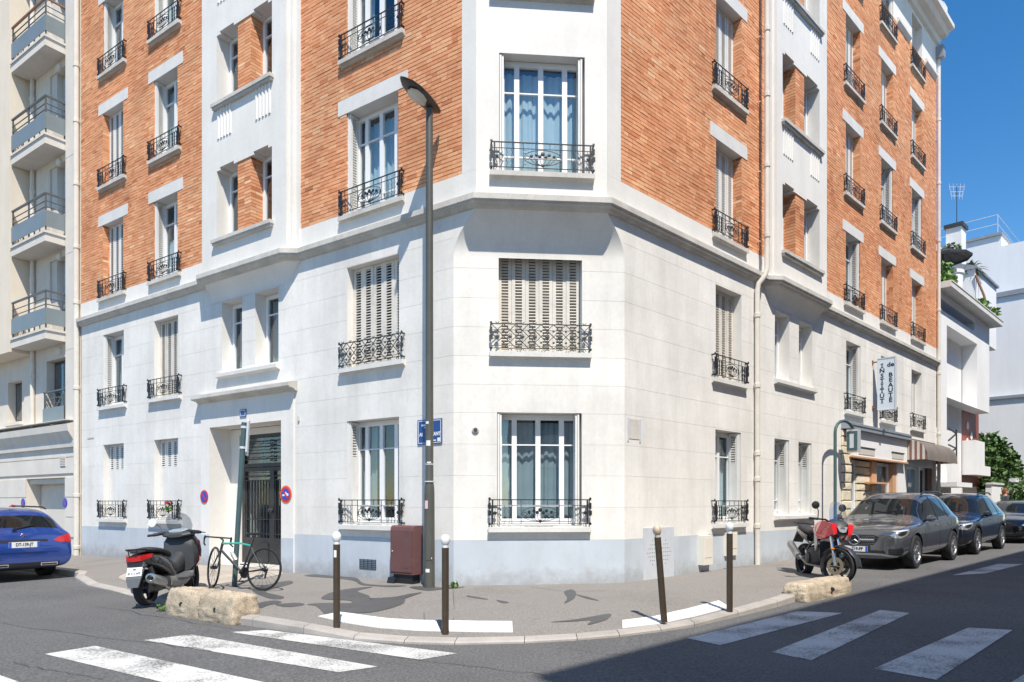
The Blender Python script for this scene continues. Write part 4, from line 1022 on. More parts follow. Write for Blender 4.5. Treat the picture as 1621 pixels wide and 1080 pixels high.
mb = MB(FL.T); mb.box(13.68, 14.93, -.25, -.2, 3.74, 5.53); w_ = np_(mb, 'window', 'alu_dark')
mb = MB(FL.T); mb.box(13.75, 14.28, -.199, -.195, 3.8, 5.45); mb.box(14.36, 14.86, -.199, -.195, 3.8, 5.45); np_(mb, 'pane', 'glass', w_)
mb = MB(FL.T); mb.box(16.62, 17.58, -.25, -.2, 3.97, 5.18); w2_ = np_(mb, 'window', 'alu_dark')
mb = MB(FL.T); mb.box(16.7, 17.5, -.199, -.195, 4.05, 5.1); np_(mb, 'pane', 'glass', w2_)
mb = MB(FL.T); mb.box(16.5, 17.7, 0, .1, 3.85, 3.94); np_(mb, 'sill', 'beige_stone', w2_)
mb = MB(FL.T); mb.box(13.66, 14.97, .03, .08, 4.62, 4.66)
for zz in (4.3, 4.45): mb.tube([(13.66, .05, zz), (14.97, .05, zz)], .014, 6)
for s in (13.7, 14.3, 14.93): mb.box(s - .018, s + .018, .04, .07, 3.75, 4.64)
gw = np_(mb, 'window_rail', 'rail_metal', w_)
mb = MB(FL.T); mb.box(13.67, 14.96, .085, .095, 3.80, 4.18); np_(mb, 'balcony_panel', 'balcony_glass', w_)
mb = MB(); fp2 = [l2(FL, S0, -.6), l2(FL, 30, -.6), l2(FL, 30, -10), l2(FL, S0, -10)]; mb.prism(fp2, -.2, 17.4); np_(mb, 'inner_wall', 'room_dark')
mb = MB(); mb.prism([l2(FL, S0 - .18, .7), l2(FL, 30, .7), l2(FL, 30, -10), l2(FL, S0 - .18, -10)], 17.5, 17.75); np_(mb, 'roof', 'zinc')

# ---- right neighbour: white modern house
wh = thing('white_house', (*l2(FR, 20), .1), 'white modern house with a deep tall niche and a dark red panel beside the shop', 'building')
WO = (*l2(FR, 20), .1)
def wp(mb, name, m, par=None, **kw): return mb.build(name, m, par or wh, off=WO, **kw)
SA, SE = S_END_R + .15, 25.4
mb = MB(FR.T); hh = [(19.05, 23.38, .9, 7.92), (23.38, SE + .1, -.2, 5.32), (18.15, 19.6, -.2, 2.05), (18.2, 22.9, 8.35, 8.72)]
for a in rect_sub((SA, SE, -.2, 8.98), hh): mb.face([(a[0], 0, a[2]), (a[1], 0, a[2]), (a[1], 0, a[3]), (a[0], 0, a[3])])
for a, b, c, e in hh:
    dp = .53
    if a == 19.05: c = 5.32
    if a != 23.38: mb.face([(a, 0, c), (a, -dp, c), (a, -dp, e), (a, 0, e)])
    mb.face([(b, 0, c), (b, 0, e), (b, -dp, e), (b, -dp, c)]) if b < SE else None
    mb.face([(a, 0, e), (a, -dp, e), (b, -dp, e), (b, 0, e)]); mb.face([(a, 0, c), (b, 0, c), (b, -dp, c), (a, -dp, c)])
wp(mb, 'wall', 'white_render', recalc=False)
mb = MB(FR.T); mb.box(19.0, 23.3, -.8, -.53, -.2, 8.0); wp(mb, 'niche_wall', 'white_render')
mb = MB(FR.T); mb.box(18.1, 23, -.8, -.54, 8.2, 8.8); wp(mb, 'slot_window', 'room_dark')
mb = MB(FR.T); mb.box(SA, SE + .35, -1.0, .42, 8.98, 9.16); mb.box(SA, SE + .37, -1.0, .44, 9.161, 9.2); wp(mb, 'parapet_slab', 'lintel_stone')
mb = MB(FR.T); mb.box(23.3, 26.2, -.8, -.55, 2.2, 5.5); rp = wp(mb, 'red_panel', 'red_panel')
for s, z in ((24.3, 4.75), (24.9, 4.35), (24.25, 4.05), (25.1, 3.65)):
    mb = MB(FR.T); mb.lathe([(.15, -.55), (.17, -.53), (.14, -.525)], (s, 0, z), 16, 'y'); wp(mb, 'porthole', 'white_render', rp)
mb = MB(FR.T); mb.box(23.38, 24.9, -.53, -.06, 2.65, 4.05); mb.box(24.9, 25.9, -.53, -.06, 2.65, 3.05); wp(mb, 'balcony', 'white_render')
mb = MB(FR.T); mb.box(23.36, 26.3, -.9, -.56, -.2, 2.5); wp(mb, 'porch_wall', 'peach_render')
mb = MB(FR.T); mb.box(18.1, 20.0, -.6, -.5, -.2, 2.1); wp(mb, 'door', 'alu_dark')
mb = MB(FR.T); mb.box(18.05, 20.1, -.1, .55, 2.06, 2.22); wp(mb, 'door_canopy', 'white_render')
mb = MB(FR.T)
for z0, z1 in ((4.2, 4.0), (3.75, 4.0), (3.6, 3.45), (3.3, 3.45)): mb.tube([(19.15, .03, z0), (19.9, .10, z1 + .05)], .03, 4)
mb.tube([(19.9, .10, 4.2), (19.9, .10, 3.1)], .03, 4); wp(mb, 'wall_rail', 'iron_grey')
mb = MB(); mb.prism([l2(FR, SA, -.9), l2(FR, SE + .9, -.9), l2(FR, SE + .9, -9), l2(FR, SA, -9)], -.2, 8.97); wp(mb, 'inner_wall', 'white_render')
# roof-terrace storeys set back behind the parapet
mb = MB(FR.T); mb.box(26.5, 30.5, -7.0, -.75, 8.9, 11.9); wp(mb, 'terrace_wall', 'white_render')
mb = MB(FR.T); mb.loft([[(s, -7, 11.9), (s, -.65, 11.9), (s, -.65, 12.0), (s, -2.0, 12.5), (s, -7, 12.5)] for s in (26.4, 30.6)]); wp(mb, 'coping', 'slate_coping')
mb = MB(FR.T); mb.lathe([(.5, 9.0), (.5, 11.35), (.55, 11.36), (.55, 11.5), (.02, 11.55)], (24.9, -1.35, 0), 24); wp(mb, 'round_stair', 'white_render', smooth=True)
mb = MB(FR.T); mb.loft([[(s, -7, 12.5), (s, -1.9, 12.5), (s, -1.9, 12.9), (s, -2.6, 13.9), (s, -7, 14.0)] for s in (27.2, 30.2)]); wp(mb, 'upper_storey', 'white_render')
mb = MB(FR.T); mb.box(28.0, 28.8, -2.25, -1.62, 12.5, 14.5); ch = wp(mb, 'chimney', 'white_render')
mb = MB(FR.T); mb.box(27.92, 28.9, -2.33, -1.54, 14.5, 14.68); wp(mb, 'chimney_cap', 'iron_grey', ch)
mb = MB(FR.T); mb.tube([(26.45, -.72, 11.6), (26.45, -.4, 10.6), (26.45, -.25, 9.6)], .05, 6); wp(mb, 'overflow_pipe', 'rust')
# aerial on the chimney
ae = thing('aerial', FR.T(28.4, -1.9, 14.68), 'thin roof aerial with antenna bars standing on a white chimney', 'antenna')
mb = MB(); mb.tube([(0, 0, 0), (0, 0, 1.9)], .02, 6); mb.build('mast', 'iron_grey', ae)
for z, w_ in ((1.85, .38), (1.62, .32), (1.42, .28)):
    mb = MB(); mb.tube([(-w_, 0, z), (w_, 0, z)], .012, 4)
    for k in range(-2, 3): mb.tube([(k * w_ / 2.2, 0, z - .16), (k * w_ / 2.2, 0, z + .16)], .008, 4)
    mb.build('antenna_bars', 'pale_metal', ae)
# dark parasol on the terrace
pr = thing('parasol', FR.T(23.5, -1.25, 9.2), 'open black parasol standing on the white roof terrace', 'parasol')
mb = MB(); mb.tube([(0.25, 0, 0), (0, 0, 2.7)], .03, 8); mb.build('pole', 'iron_grey', pr)
mb = MB(); n = 10; r = 1.05
for k in range(n):
    a0, a1 = 2 * math.pi * k / n, 2 * math.pi * (k + 1) / n
    mb.face([(0, 0, 2.98), (r * math.cos(a0), r * math.sin(a0), 2.55), (r * math.cos(a1), r * math.sin(a1), 2.55)])
    mb.face([(r * math.cos(a0), r * math.sin(a0), 2.55), (r * math.cos(a1), r * math.sin(a1), 2.55), (r * .99 * math.cos(a1), r * .99 * math.sin(a1), 2.45), (r * .99 * math.cos(a0), r * .99 * math.sin(a0), 2.45)])
cp = mb.build('canopy', 'fabric_black', pr, recalc=False)
for k in range(n):
    a0 = 2 * math.pi * k / n; mb = MB(); mb.tube([(0, 0, 2.9), (1.0 * math.cos(a0), 1.0 * math.sin(a0), 2.53)], .012, 4); mb.build('rib', 'iron_grey', pr)
# ---- tall white party wall farther down the street
pw_ = thing('party_wall_building', FR.T(34, -5, .2), 'tall plain white party wall of a building behind the garden hedge', 'building')
PO = FR.T(34, -5, .2)
def pwp(mb, name, m, par=None): return mb.build(name, m, par or pw_, off=PO)
mb = MB(FR.T); mb.box(34, 42, -14, .2, -.2, 12.3); pwp(mb, 'wall', 'white_far')
mb = MB(FR.T); mb.box(33.6, 42, -13, .2, -.2, 6.9); pwp(mb, 'lower_wall', 'white_far')
mb = MB(FR.T); mb.box(33.5, 42, -13.1, .3, 6.9, 7.05); pwp(mb, 'coping', 'slate_coping')
mb = MB(FR.T); mb.box(33.9, 42.1, -14.1, .3, 12.3, 12.55); pwp(mb, 'coping', 'slate_coping')
mb = MB(FR.T); mb.box(35.0, 42, -13.5, -1.4, 12.55, 15.9); mb.box(35.0, 42, -1.4, .1, 12.55, 15.3); pwp(mb, 'upper_wall', 'white_far')
mb = MB(FR.T); mb.box(34.9, 42.1, -13.6, -1.35, 15.9, 16.05); pwp(mb, 'coping', 'slate_coping')
mb = MB(FR.T)
for zz in (16.6, 17.1): mb.tube([(35.2, -13, zz), (35.2, -1.6, zz), (41, -1.6, zz)], .02, 5)
for d in (-7, -5, -3.2, -1.6): mb.tube([(35.2, d, 16.0), (35.2, d, 17.1)], .02, 5)
pwp(mb, 'roof_railing', 'pale_metal')
# ---- building across the right-hand street (behind the camera); it shades the roadway
ob = thing('opposite_building', FR.T(15, 10.6, .1), 'pale stone apartment house across the right-hand street', 'building')
OO = FR.T(15, 10.6, .1)
mb = MB(FR.T); mb.box(-9.5, 60, 10.5, 20, -.2, 13.6); mb.build('wall', 'cream_render', ob, off=OO)
mb = MB(FR.T); mb.box(-9.6, 60, 10.35, 20, 13.6, 13.9); mb.build('cornice', 'cast_stone', ob, off=OO)
gw_ = None
for i in range(20):
    for z in (.9, 4.0, 7.0, 10.0):
        s = -8.3 + i * 2.6
        if i > 13: continue
        mb = MB(FR.T); mb.box(s, s + 1.2, 10.42, 10.499, z, z + 1.9); o = mb.build('window', 'alu_dark', ob, off=OO)
# ============================================================ lettering helper
def text_mesh(s, size, m, bold=.0, ext=.0015, align='CENTER'):
    cu = bpy.data.curves.new('lettering', 'FONT'); cu.body = s; cu.size = size; cu.align_x = align; cu.align_y = 'CENTER'; cu.extrude = ext; cu.offset = bold; cu.resolution_u = 3
    ob = bpy.data.objects.new('lettering', cu); COL.objects.link(ob)
    dg = bpy.context.evaluated_depsgraph_get(); me = bpy.data.meshes.new_from_object(ob.evaluated_get(dg))
    bpy.data.objects.remove(ob); bpy.data.curves.remove(cu); me.materials.clear(); me.materials.append(MATS[m]); me.name = 'lettering'; return me
def put_text(s, size, org, right, up, m, parent, bold=0.0, ext=.0015, sx=1.0, align='CENTER', name='lettering'):
    o = link(name, text_mesh(s, size, m, bold, ext, align), parent)
    r = Vector(right).normalized(); u = Vector(up).normalized(); n = r.cross(u)
    M = Matrix(((r.x * sx, u.x, n.x, org[0]), (r.y * sx, u.y, n.y, org[1]), (r.z * sx, u.z, n.z, org[2]), (0, 0, 0, 1)))
    o.matrix_local = M; return o
def rel(p, o): return (p[0] - o[0], p[1] - o[1], p[2] - o[2])
mat('enamel_blue', (.015, .07, .26), .25, var=.05); mat('enamel_white', (.80, .80, .80), .3); mat('sign_red', (.55, .02, .03), .35); mat('sign_orange', (.70, .13, .05), .35)
mat('sign_blue', (.02, .06, .45), .35); mat('sign_panel', (.60, .68, .76), .4, var=.02); mat('ink', (.012, .014, .018), .6)
mat('lamp_grey', (.085, .084, .072), .45, var=.1, vscale=4, dirt=(.05, .05, .045), dscale=6, damt=.4); mat('lamp_head', (.06, .055, .048), .4, var=.05); mat('lens', (.55, .55, .50), .2)
mat('cabinet', (.135, .062, .058), .5, var=.08, vscale=3, var2=.05, v2scale=40, dirt=(.18, .10, .09), dscale=4, damt=.4); mat('black_plastic', (.015, .015, .017), .55)
mat('bollard_brown', (.052, .036, .022), .4, var=.12, vscale=10, dirt=(.09, .07, .05), dscale=12, damt=.4); mat('bollard_white', (.75, .75, .74), .4, dirt=(.4, .38, .35), dscale=12, damt=.4); mat('brass', (.55, .44, .32), .5, dirt=(.30, .18, .09), dscale=30, damt=.8)
mat('post_green', (.055, .10, .105), .45, var=.08, vscale=6); mat('sign_alu', (.62, .64, .66), .35, metal=.4); mat('sticker', (.75, .75, .76), .5); mat('sticker_pink', (.72, .50, .52), .5)
mat('granite_tan', (.42, .345, .25), .9, var=.22, vscale=5, var2=.35, v2scale=60, dirt=(.15, .13, .105), dscale=3.0, damt=.85, bump=.8, bscale=45)
mat('shop_white', (.80, .80, .80), .5, var=.02); mat('shop_orange', (.56, .33, .19), .5, var=.06); mat('shop_stone', (.66, .58, .44), .9, var=.12, vscale=5, bump=.8, bscale=30); mat('shop_vent', (.55, .53, .48), .6)
mat('awning_top', (.17, .145, .125), .8, var=.12, vscale=3, streak=.2); mat('awning_brown', (.24, .12, .085), .8, var=.1); mat('awning_white', (.62, .58, .54), .8, var=.08); mat('poster_blue', (.12, .32, .45), .5)
mat('leaf', (.055, .115, .022), .55, var=.35, vscale=1.4, var2=.3, v2scale=25); mat('leaf_bright', (.12, .23, .04), .55, var=.3, vscale=6); mat('leaf_palm', (.075, .105, .045), .6, var=.25, vscale=3); mat('stem', (.14, .10, .06), .8); mat('petal_pink', (.50, .05, .20), .5); mat('petal_red', (.55, .03, .03), .5)
# ---- shopfront (parts of the corner building)
mb = MB(FR.T); mb.box(9.30, S_END_R - .12, -1.0, -.62, -.2, 3.55); bpart(mb, 'shop_back', 'room_dark')
mb = MB(FR.T); mb.box(9.30, 14.32, -.62, .24, 3.54, 3.60); mb.box(9.30, 14.32, -.62, .22, 3.44, 3.54); bpart(mb, 'shop_canopy', 'zinc')
mb = MB(FR.T); mb.box(9.9, 14.30, -.02, .10, 2.76, 3.44); fa = bpart(mb, 'shop_fascia', 'shop_white')
for a, b in ((10.25, 11.45), (12.9, 13.95)):
    mb = MB(FR.T); mb.box(a, b, .101, .112, 2.82, 3.0); v = bpart(mb, 'vent', 'shop_vent', fa)
    mb = MB(FR.T); mb.box(a - .03, b + .03, .101, .13, 3.0, 3.025); bpart(mb, 'vent_hood', 'iron_grey', fa)
mb = MB(FR.T); mb.box(9.72, 14.30, -.1, .14, 2.71, 2.755); bpart(mb, 'shop_lintel', 'shop_orange')
for a, b, dd in ((9.31, 9.88, .05), (10.77, 11.74, -.12)):
    z = .12; k = 0
    while z < (3.4 if a < 10 else 2.66):
        h = (.26, .22, .28, .2)[k % 4]; z1 = min(z + h - .02, 3.42 if a < 10 else 2.68)
        mb = MB(FR.T); e = .02
        mb.loft([[(a, -.5, z), (b, -.5, z), (b, -.5, z1), (a, -.5, z1)], [(a, dd - .03, z), (b, dd - .03, z), (b, dd - .03, z1), (a, dd - .03, z1)], [(a + e, dd + rng.uniform(-.01, .02), z + e), (b - e, dd + rng.uniform(-.01, .02), z + e), (b - e, dd + rng.uniform(-.01, .02), z1 - e), (a + e, dd, z1 - e)]])
        bpart(mb, 'rustic_stone', 'shop_stone'); z += h; k += 1
for a, b in ((11.76, 12.14), (13.50, 13.82)):
    mb = MB(FR.T); mb.box(a, b, -.3, -.06, .12, 2.69); bpart(mb, 'shop_pilaster', 'shop_orange')
mb = MB(FR.T); mb.box(11.3, 12.5, -.1, .10, 2.04, 2.09); bpart(mb, 'shop_shelf', 'shop_orange')
mb = MB(FR.T); mb.box(13.82, 14.66, -.5, -.02, .12, 2.75); bpart(mb, 'shop_pier', 'shop_white')
for a, b in ((9.88, 10.77), (12.14, 13.50), (14.75, 16.2), (16.3, 17.15)):
    mb = MB(FR.T); mb.box(a, a + .06, -.25, -.18, .3, 2.69); mb.box(b - .06, b, -.25, -.18, .3, 2.69); mb.box(a + .06, b - .06, -.25, -.181, 2.6, 2.689); mb.box(a + .06, b - .06, -.25, -.181, .15, .42); w_ = bpart(mb, 'shop_window', 'shop_white' if a < 14 else 'sign_alu')
    mb = MB(FR.T); mb.box(a + .05, b - .05, -.22, -.214, .4, 2.62); bpart(mb, 'pane', 'glass', w_)
mb = MB(FR.T); mb.box(9.95, 10.7, -.212, -.208, .5, 1.55); bpart(mb, 'window_film', 'curtain'); mb = MB(FR.T); mb.box(10.25, 10.55, -.206, -.202, .75, 1.45); bpart(mb, 'poster', 'poster_blue')
for a, b in ((16.2, 16.3), (17.15, 17.6), (14.66, 14.75)):
    mb = MB(FR.T); mb.box(a, b, -.4, -.1, .12, 2.9); bpart(mb, 'shop_post', 'cabinet' if a > 17 else 'sign_alu')
mb = MB(FR.T); mb.box(14.32, S_END_R - .12, -.62, -.05, 2.69, 3.55); bpart(mb, 'shop_head', 'shop_white')
# awning with striped ends
aw = thing('awning', FR.T(16, .05, 2.8), 'brown and white striped shop awning beside the white house', 'awning'); AO = FR.T(16, .05, 2.8)
prof = [(0, 3.50), (.22, 3.47), (.42, 3.38), (.56, 3.24), (.63, 3.06), (.65, 2.82)]
mb = MB(FR.T); mb.loft([[(s, d, z) for d, z in prof] for s in (14.36, 17.72)], closed=False); mb.build('awning_cover', 'awning_top', aw, off=AO, recalc=False, smooth=True)
for s in (14.36, 17.72):
    n = 9
    for k in range(n):
        d0, d1 = .65 * k / n, .65 * (k + 1) / n
        def zt(d):
            for (a, za), (b, zb) in zip(prof, prof[1:]):
                if a <= d <= b + 1e-9: return za + (zb - za) * (d - a) / (b - a)
            return 2.82
        mb = MB(FR.T); mb.face([(s - .001, d0, 2.84), (s - .001, d1, 2.84), (s - .001, d1, zt(d1)), (s - .001, d0, zt(d0))]); mb.build('stripe', 'awning_brown' if k % 2 == 0 else 'awning_white', aw, off=AO, recalc=False)
# ---- blade sign
SG = 11.6; sg = thing('hanging_sign', FR.T(SG, .4, 4.1), 'tall white shop sign reading INSTITUT de BEAUTE in black letters', 'sign'); GO = FR.T(SG, .4, 4.1)
mb = MB(FR.T); mb.box(SG - .05, SG + .05, .16, .60, 4.13, 5.56); pn = mb.build('panel', 'sign_panel', sg, off=GO)
mb = MB(FR.T)
for a, b, c, e in ((.15, .61, 5.56, 5.585), (.15, .61, 4.105, 4.13), (.145, .16, 4.105, 5.585), (.60, .615, 4.105, 5.585)): mb.box(SG - .06, SG + .06, a, b, c, e)
mb.build('frame', 'pale_metal', sg, off=GO)
for z in (5.5, 4.2):
    mb = MB(FR.T); mb.tube([(SG, 0, z), (SG, .16, z)], .02, 6); mb.box(SG - .04, SG + .04, 0, .015, z - .06, z + .06); mb.build('bracket', 'rust', sg, off=GO)
def sign_col(txt, d, z0, st, size):
    for k, ch in enumerate(txt):
        if ch == ' ': continue
        z = z0 - k * st; p = FR.T(SG - .053, d, z)
        o = put_text(ch, size, rel(p, GO), (FR.n[0], FR.n[1], 0), (0, 0, 1), 'ink', sg, bold=.004, sx=1.1)
        bm_ = MB(FR.T); t = .011; h = size * .36
        bars_ = {'I': [(-.04, .04, h - t, h), (-.04, .04, -h, -h + t)], 'T': [(-.035, .035, -h, -h + t)]}.get(ch)
        if bars_:
            for a, b, c, e in bars_: bm_.box(SG - .0545, SG - .052, d + a, d + b, z + c, z + e)
            bm_.build('serif', 'ink', sg, off=GO)
sign_col('INSTITUT', .27, 5.36, .142, .165); sign_col('BEAUTE', .49, 5.08, .142, .165)
put_text('de', .17, rel(FR.T(SG - .053, .49, 5.37), GO), (FR.n[0], FR.n[1], 0), (0, 0, 1), 'ink', sg, bold=.004, sx=1.1)
# ---- enamel plates on the wall
Lr = (-FL.u[0], -FL.u[1], 0)
def plate(F, s0, s1, z0, z1, label, name, cat):
    c = F.T((s0 + s1) / 2, .012, (z0 + z1) / 2); t = thing(name, c, label, cat)
    mb = MB(F.T); mb.box(s0, s1, .004, .018, z0, z1); mb.build('panel', 'enamel_blue', t, off=c)
    mb = MB(F.T); b = .018; w = .010
    for a, b_, c_, e in ((s0 + b, s1 - b, z1 - b - w, z1 - b), (s0 + b, s1 - b, z0 + b, z0 + b + w), (s0 + b, s0 + b + w, z0 + b, z1 - b), (s1 - b - w, s1 - b, z0 + b, z1 - b)): mb.box(a, b_, .018, .020, c_, e)
    mb.build('border', 'enamel_white', t, off=c); return t, c
t, c = plate(FL, .235, .775, 2.48, 2.90, 'blue enamel street name plate on the white wall behind the lamp post', 'street_name_plate', 'sign')
put_text('TANT', .085, rel(FL.T(.36, .02, 2.645), c), Lr, (0, 0, 1), 'enamel_white', t, bold=.003, sx=.85); put_text('Ali', .085, rel(FL.T(.69, .02, 2.645), c), Lr, (0, 0, 1), 'enamel_white', t, bold=.002, sx=.85)
mb = MB(FL.T); mb.box(.42, .68, .0181, .0205, 2.79, 2.82); mb.box(.44, .62, .0181, .0205, 2.755, 2.77); mb.box(.27, .33, .0181, .0205, 2.52, 2.58); mb.box(.36, .5, .0181, .0205, 2.53, 2.55); mb.build('small_print', 'enamel_white', t, off=c)
t, c = plate(FL, 5.53, 5.74, 3.30, 3.46, 'small blue house number plate over the entrance', 'house_number_plate', 'sign')
put_text('19', .12, rel(FL.T(5.635, .036, 3.38), c), Lr, (0, 0, 1), 'enamel_white', t, bold=.004)
for ch in t.children: ch.location += Vector((FL.n[0] * .03, FL.n[1] * .03, 0)) * (1 if ch.name.startswith(('panel', 'border')) else 0)
def noparking(F, s, z, d, label, rim='sign_red', truck=False, r=.145):
    c = F.T(s, d, z); t = thing('no_parking_sign', c, label, 'sign')
    if truck:
        mb = MB(F.T); mb.lathe([(r + .03, 0), (r + .03, .006)], (s, d, z), 28, 'y'); mb.build('backing', 'sign_orange', t, off=c)
    mb = MB(F.T); mb.lathe([(r, .0), (r, .012), (r * .8, .013)], (s, d, z), 28, 'y'); mb.build('rim', rim, t, off=c)
    mb = MB(F.T); mb.lathe([(r * .8, .005), (r * .8, .0145)], (s, d, z), 28, 'y'); mb.build('disc', 'sign_blue', t, off=c)
    mb = MB(F.T); w = .022; q = r * .8 * .7071
    mb.loft([[(s + q + w * .5, dd, z + q - w * .5), (s + q - w * .5, dd, z + q + w * .5), (s - q - w * .5, dd, z - q + w * .5), (s - q + w * .5, dd, z - q - w * .5)] for dd in (d + .0175, d + .019)]); mb.build('slash', 'sign_red', t, off=c)
    if truck:
        mb = MB(F.T); mb.box(s - .09, s + .01, d + .0145, d + .0165, z - .03, z + .02); mb.box(s + .03, s + .09, d + .0145, d + .0165, z - .035, z + .0); mb.box(s - .03, s + .0, d + .0145, d + .0165, z + .02, z + .05); mb.build('tow_truck_mark', 'enamel_white', t, off=c)
    return t
noparking(FL, 7.05, 1.63, .035, 'round red and blue no parking disc on the wall behind the scooter'); noparking(FL, 4.24, 1.66, .035, 'orange rimmed no parking disc with tow truck mark beside the iron door', truck=True)
noparking(FL, 16.42, 1.50, .035, 'no parking disc on the wall beside the garage door of the cream house', rim='sign_blue', truck=False, r=.13); noparking(FL, 13.80 - .08, 1.50, .035, 'no parking disc between the garage door and the drainpipe', rim='sign_blue', r=.13)
fc = FL.T(17.0, .1, 1.35); fco = thing('fire_inlet', fc, 'small red fire inlet box on the cream house wall behind the blue car', 'fire inlet')
mb = MB(); mb.box(-.06, .06, -.06, .06, -.12, .06); mb.build('box', 'sign_red', fco); mb = MB(); mb.lathe([(.03, 0), (.035, .03)], (0, 0, .06), 10); mb.build('cap', 'sign_red', fco)
# ---- street lamp
lx, ly = -1.335, 11.03; lz = surf(lx, ly)
la = thing('street_lamp', (lx, ly, lz), 'tall dark grey street lamp standing before the corner', 'street lamp')
mb = MB(); mb.lathe([(.088, 0), (.088, .05), (.084, 1.5), (.080, 1.62), (.066, 1.7), (.062, 4.5), (.056, 7.74)], (0, 0, 0), 16); mb.build('pole', 'lamp_grey', la, smooth=True)
hn = Vector((FL.n[0], FL.n[1], 0)); hs = Vector((FL.u[0], FL.u[1], 0))
def hd(l, w, z): return tuple(hn * l + hs * w + Vector((0, 0, z)))
rings = []
for l, w, zt_, zb_ in ((-.26, .015, 7.80, 7.785), (-.2, .07, 7.82, 7.755), (-.05, .12, 7.865, 7.73), (.15, .15, 7.90, 7.755), (.35, .15, 7.925, 7.80), (.52, .115, 7.935, 7.85), (.63, .05, 7.93, 7.885), (.67, .012, 7.92, 7.905)):
    ring = []
    for k in range(14):
        a = 2 * math.pi * k / 14; zz = (zt_ + zb_) / 2 + (zt_ - zb_) / 2 * math.sin(a) * (1.0 if math.sin(a) > 0 else .8); ring.append(hd(l, w * math.cos(a), zz))
    rings.append(ring)
mb = MB(); mb.loft(rings); mb.build('lamp_head', 'lamp_head', la, smooth=True)
mb = MB(); rr = []
for l, w in ((.12, .02), (.18, .10), (.28, .125), (.40, .11), (.48, .03)):
    zc_ = 7.755 + (l - .15) * .23 - .004; rr.append([hd(l, w * x, zc_ - .02 * (1 - x * x)) for x in (-1, -.6, -.2, .2, .6, 1)])
mb.loft(rr, closed=False); mb.build('lamp_glass', 'lens', la, smooth=True)
mb = MB(); mb.box(-.04, .04, -.0905, -.085, .45, .85); mb.build('service_door', 'lamp_grey', la)
def sticker(z, a, w, h, m):
    mb = MB(); r = .0885 if z < 1.5 else .0672; n = 4; a0 = R(a)
    P = [(r * math.sin(a0 + (k / n - .5) * w / r), -r * math.cos(a0 + (k / n - .5) * w / r)) for k in range(n + 1)]
    mb.loft([[(x, y, z - h / 2) for x, y in P], [(x, y, z + h / 2) for x, y in P]], closed=False); mb.build('sticker', m, la, recalc=False)
for q in ((.28, -15, .07, .055, 'sticker'), (.48, 25, .025, .025, 'sticker'), (1.34, -30, .06, .13, 'sticker_pink'), (1.62 - .05, -10, .1, .05, 'sticker'), (2.02, 0, .07, .02, 'sticker'), (2.33, -12, .075, .085, 'sticker'), (2.66, -30, .06, .04, 'sticker')): sticker(*q)
for z in (1.70, 1.98):
    mb = MB(); mb.lathe([(.082 if z < 1.75 else .066, 0), (.085 if z < 1.75 else .069, .01), (.082 if z < 1.75 else .066, .02)], (0, 0, z), 14); mb.build('strap', 'pale_metal', la)
# ---- maroon cabinet
s0c, s1c = .66, FL.px(618, .25); cb = FL.T((s0c + s1c) / 2, .13, surf(*FL.T(1.0, .13, 0)[:2])); cbo = thing('utility_cabinet', cb, 'maroon metal utility cabinet on a black base beside the lamp post', 'cabinet')
zb = cb[2]; mb = MB(FL.T)
mb.loft([[(a, d, z) for d, z in ((.02, zb + .16), (.25, zb + .16), (.25, zb + .90), (.235, zb + .96), (.20, zb + .985), (.02, zb + .985))] for a in (s0c, s1c)]); mb.build('body', 'cabinet', cbo, off=cb)
mb = MB(FL.T); mb.box(s0c + .03, s1c - .02, .251, .262, zb + .2, zb + .88); dr = mb.build('door', 'cabinet', cbo, off=cb)
mb = MB(FL.T); mb.box(s0c + .05, s1c - .05, .04, .22, zb, zb + .16); mb.loft([[(a, .0, zb), (a, .30, zb), (a, .26, zb + .10), (a, .0, zb + .10)] for a in (s1c - .12, s1c + .04)]); mb.build('base', 'black_plastic', cbo, off=cb)
mb = MB(FL.T); mb.box(s0c + .1, s0c + .22, .262, .266, zb + .27, zb + .34); mb.build('badge', 'cabinet', dr, off=cb); mb = MB(FL.T); mb.lathe([(.012, .262), (.012, .27)], (s1c - .06, 0, zb + .55), 8, 'y'); mb.build('lock', 'pale_metal', dr, off=cb)
# ---- bollards
def bollard(px, py, label, lean=(0, 0), top='bollard_white', stick=False):
    x, y, z = ground_at(px, py, .06); z = surf(x, y)
    t = thing('bollard', (x, y, z), label, 'bollard', 'white topped bollards along the kerb'); t.rotation_euler = (lean[1], lean[0], 0)
    mb = MB(); mb.lathe([(.039, -.05), (.039, .945)], (0, 0, 0), 16); mb.build('post', 'bollard_brown', t, smooth=True)
    mb = MB(); mb.lathe([(.032, .945), (.032, .975), (.040, .985), (.049, 1.01), (.052, 1.032), (.047, 1.058), (.034, 1.078), (.016, 1.087), (.001, 1.09)], (0, 0, 0), 16); mb.build('ball_top', top, t, smooth=True)
    if stick:
        mb = MB(); P = [(.0395 * math.sin(R(a)), -.0395 * math.cos(R(a))) for a in (-40, -20, 0, 10)]; mb.loft([[(a, b, .80) for a, b in P], [(a, b, .88) for a, b in P]], closed=False); mb.build('sticker', 'sticker', t, recalc=False)
    return t
bollard(533, 996, 'white topped bollard with a round sticker between the stone block and the cabinet', stick=True)
bollard(705, 1003, 'white topped bollard before the lamp post, beside the white kerb slabs')
bollard(1051, 987, 'leaning bollard with a worn brassy top before the grey meter doors', lean=(R(-4.5), 0), top='brass')
bollard(1155, 970, 'white topped upright bollard between the leaning bollard and the red motorcycle')
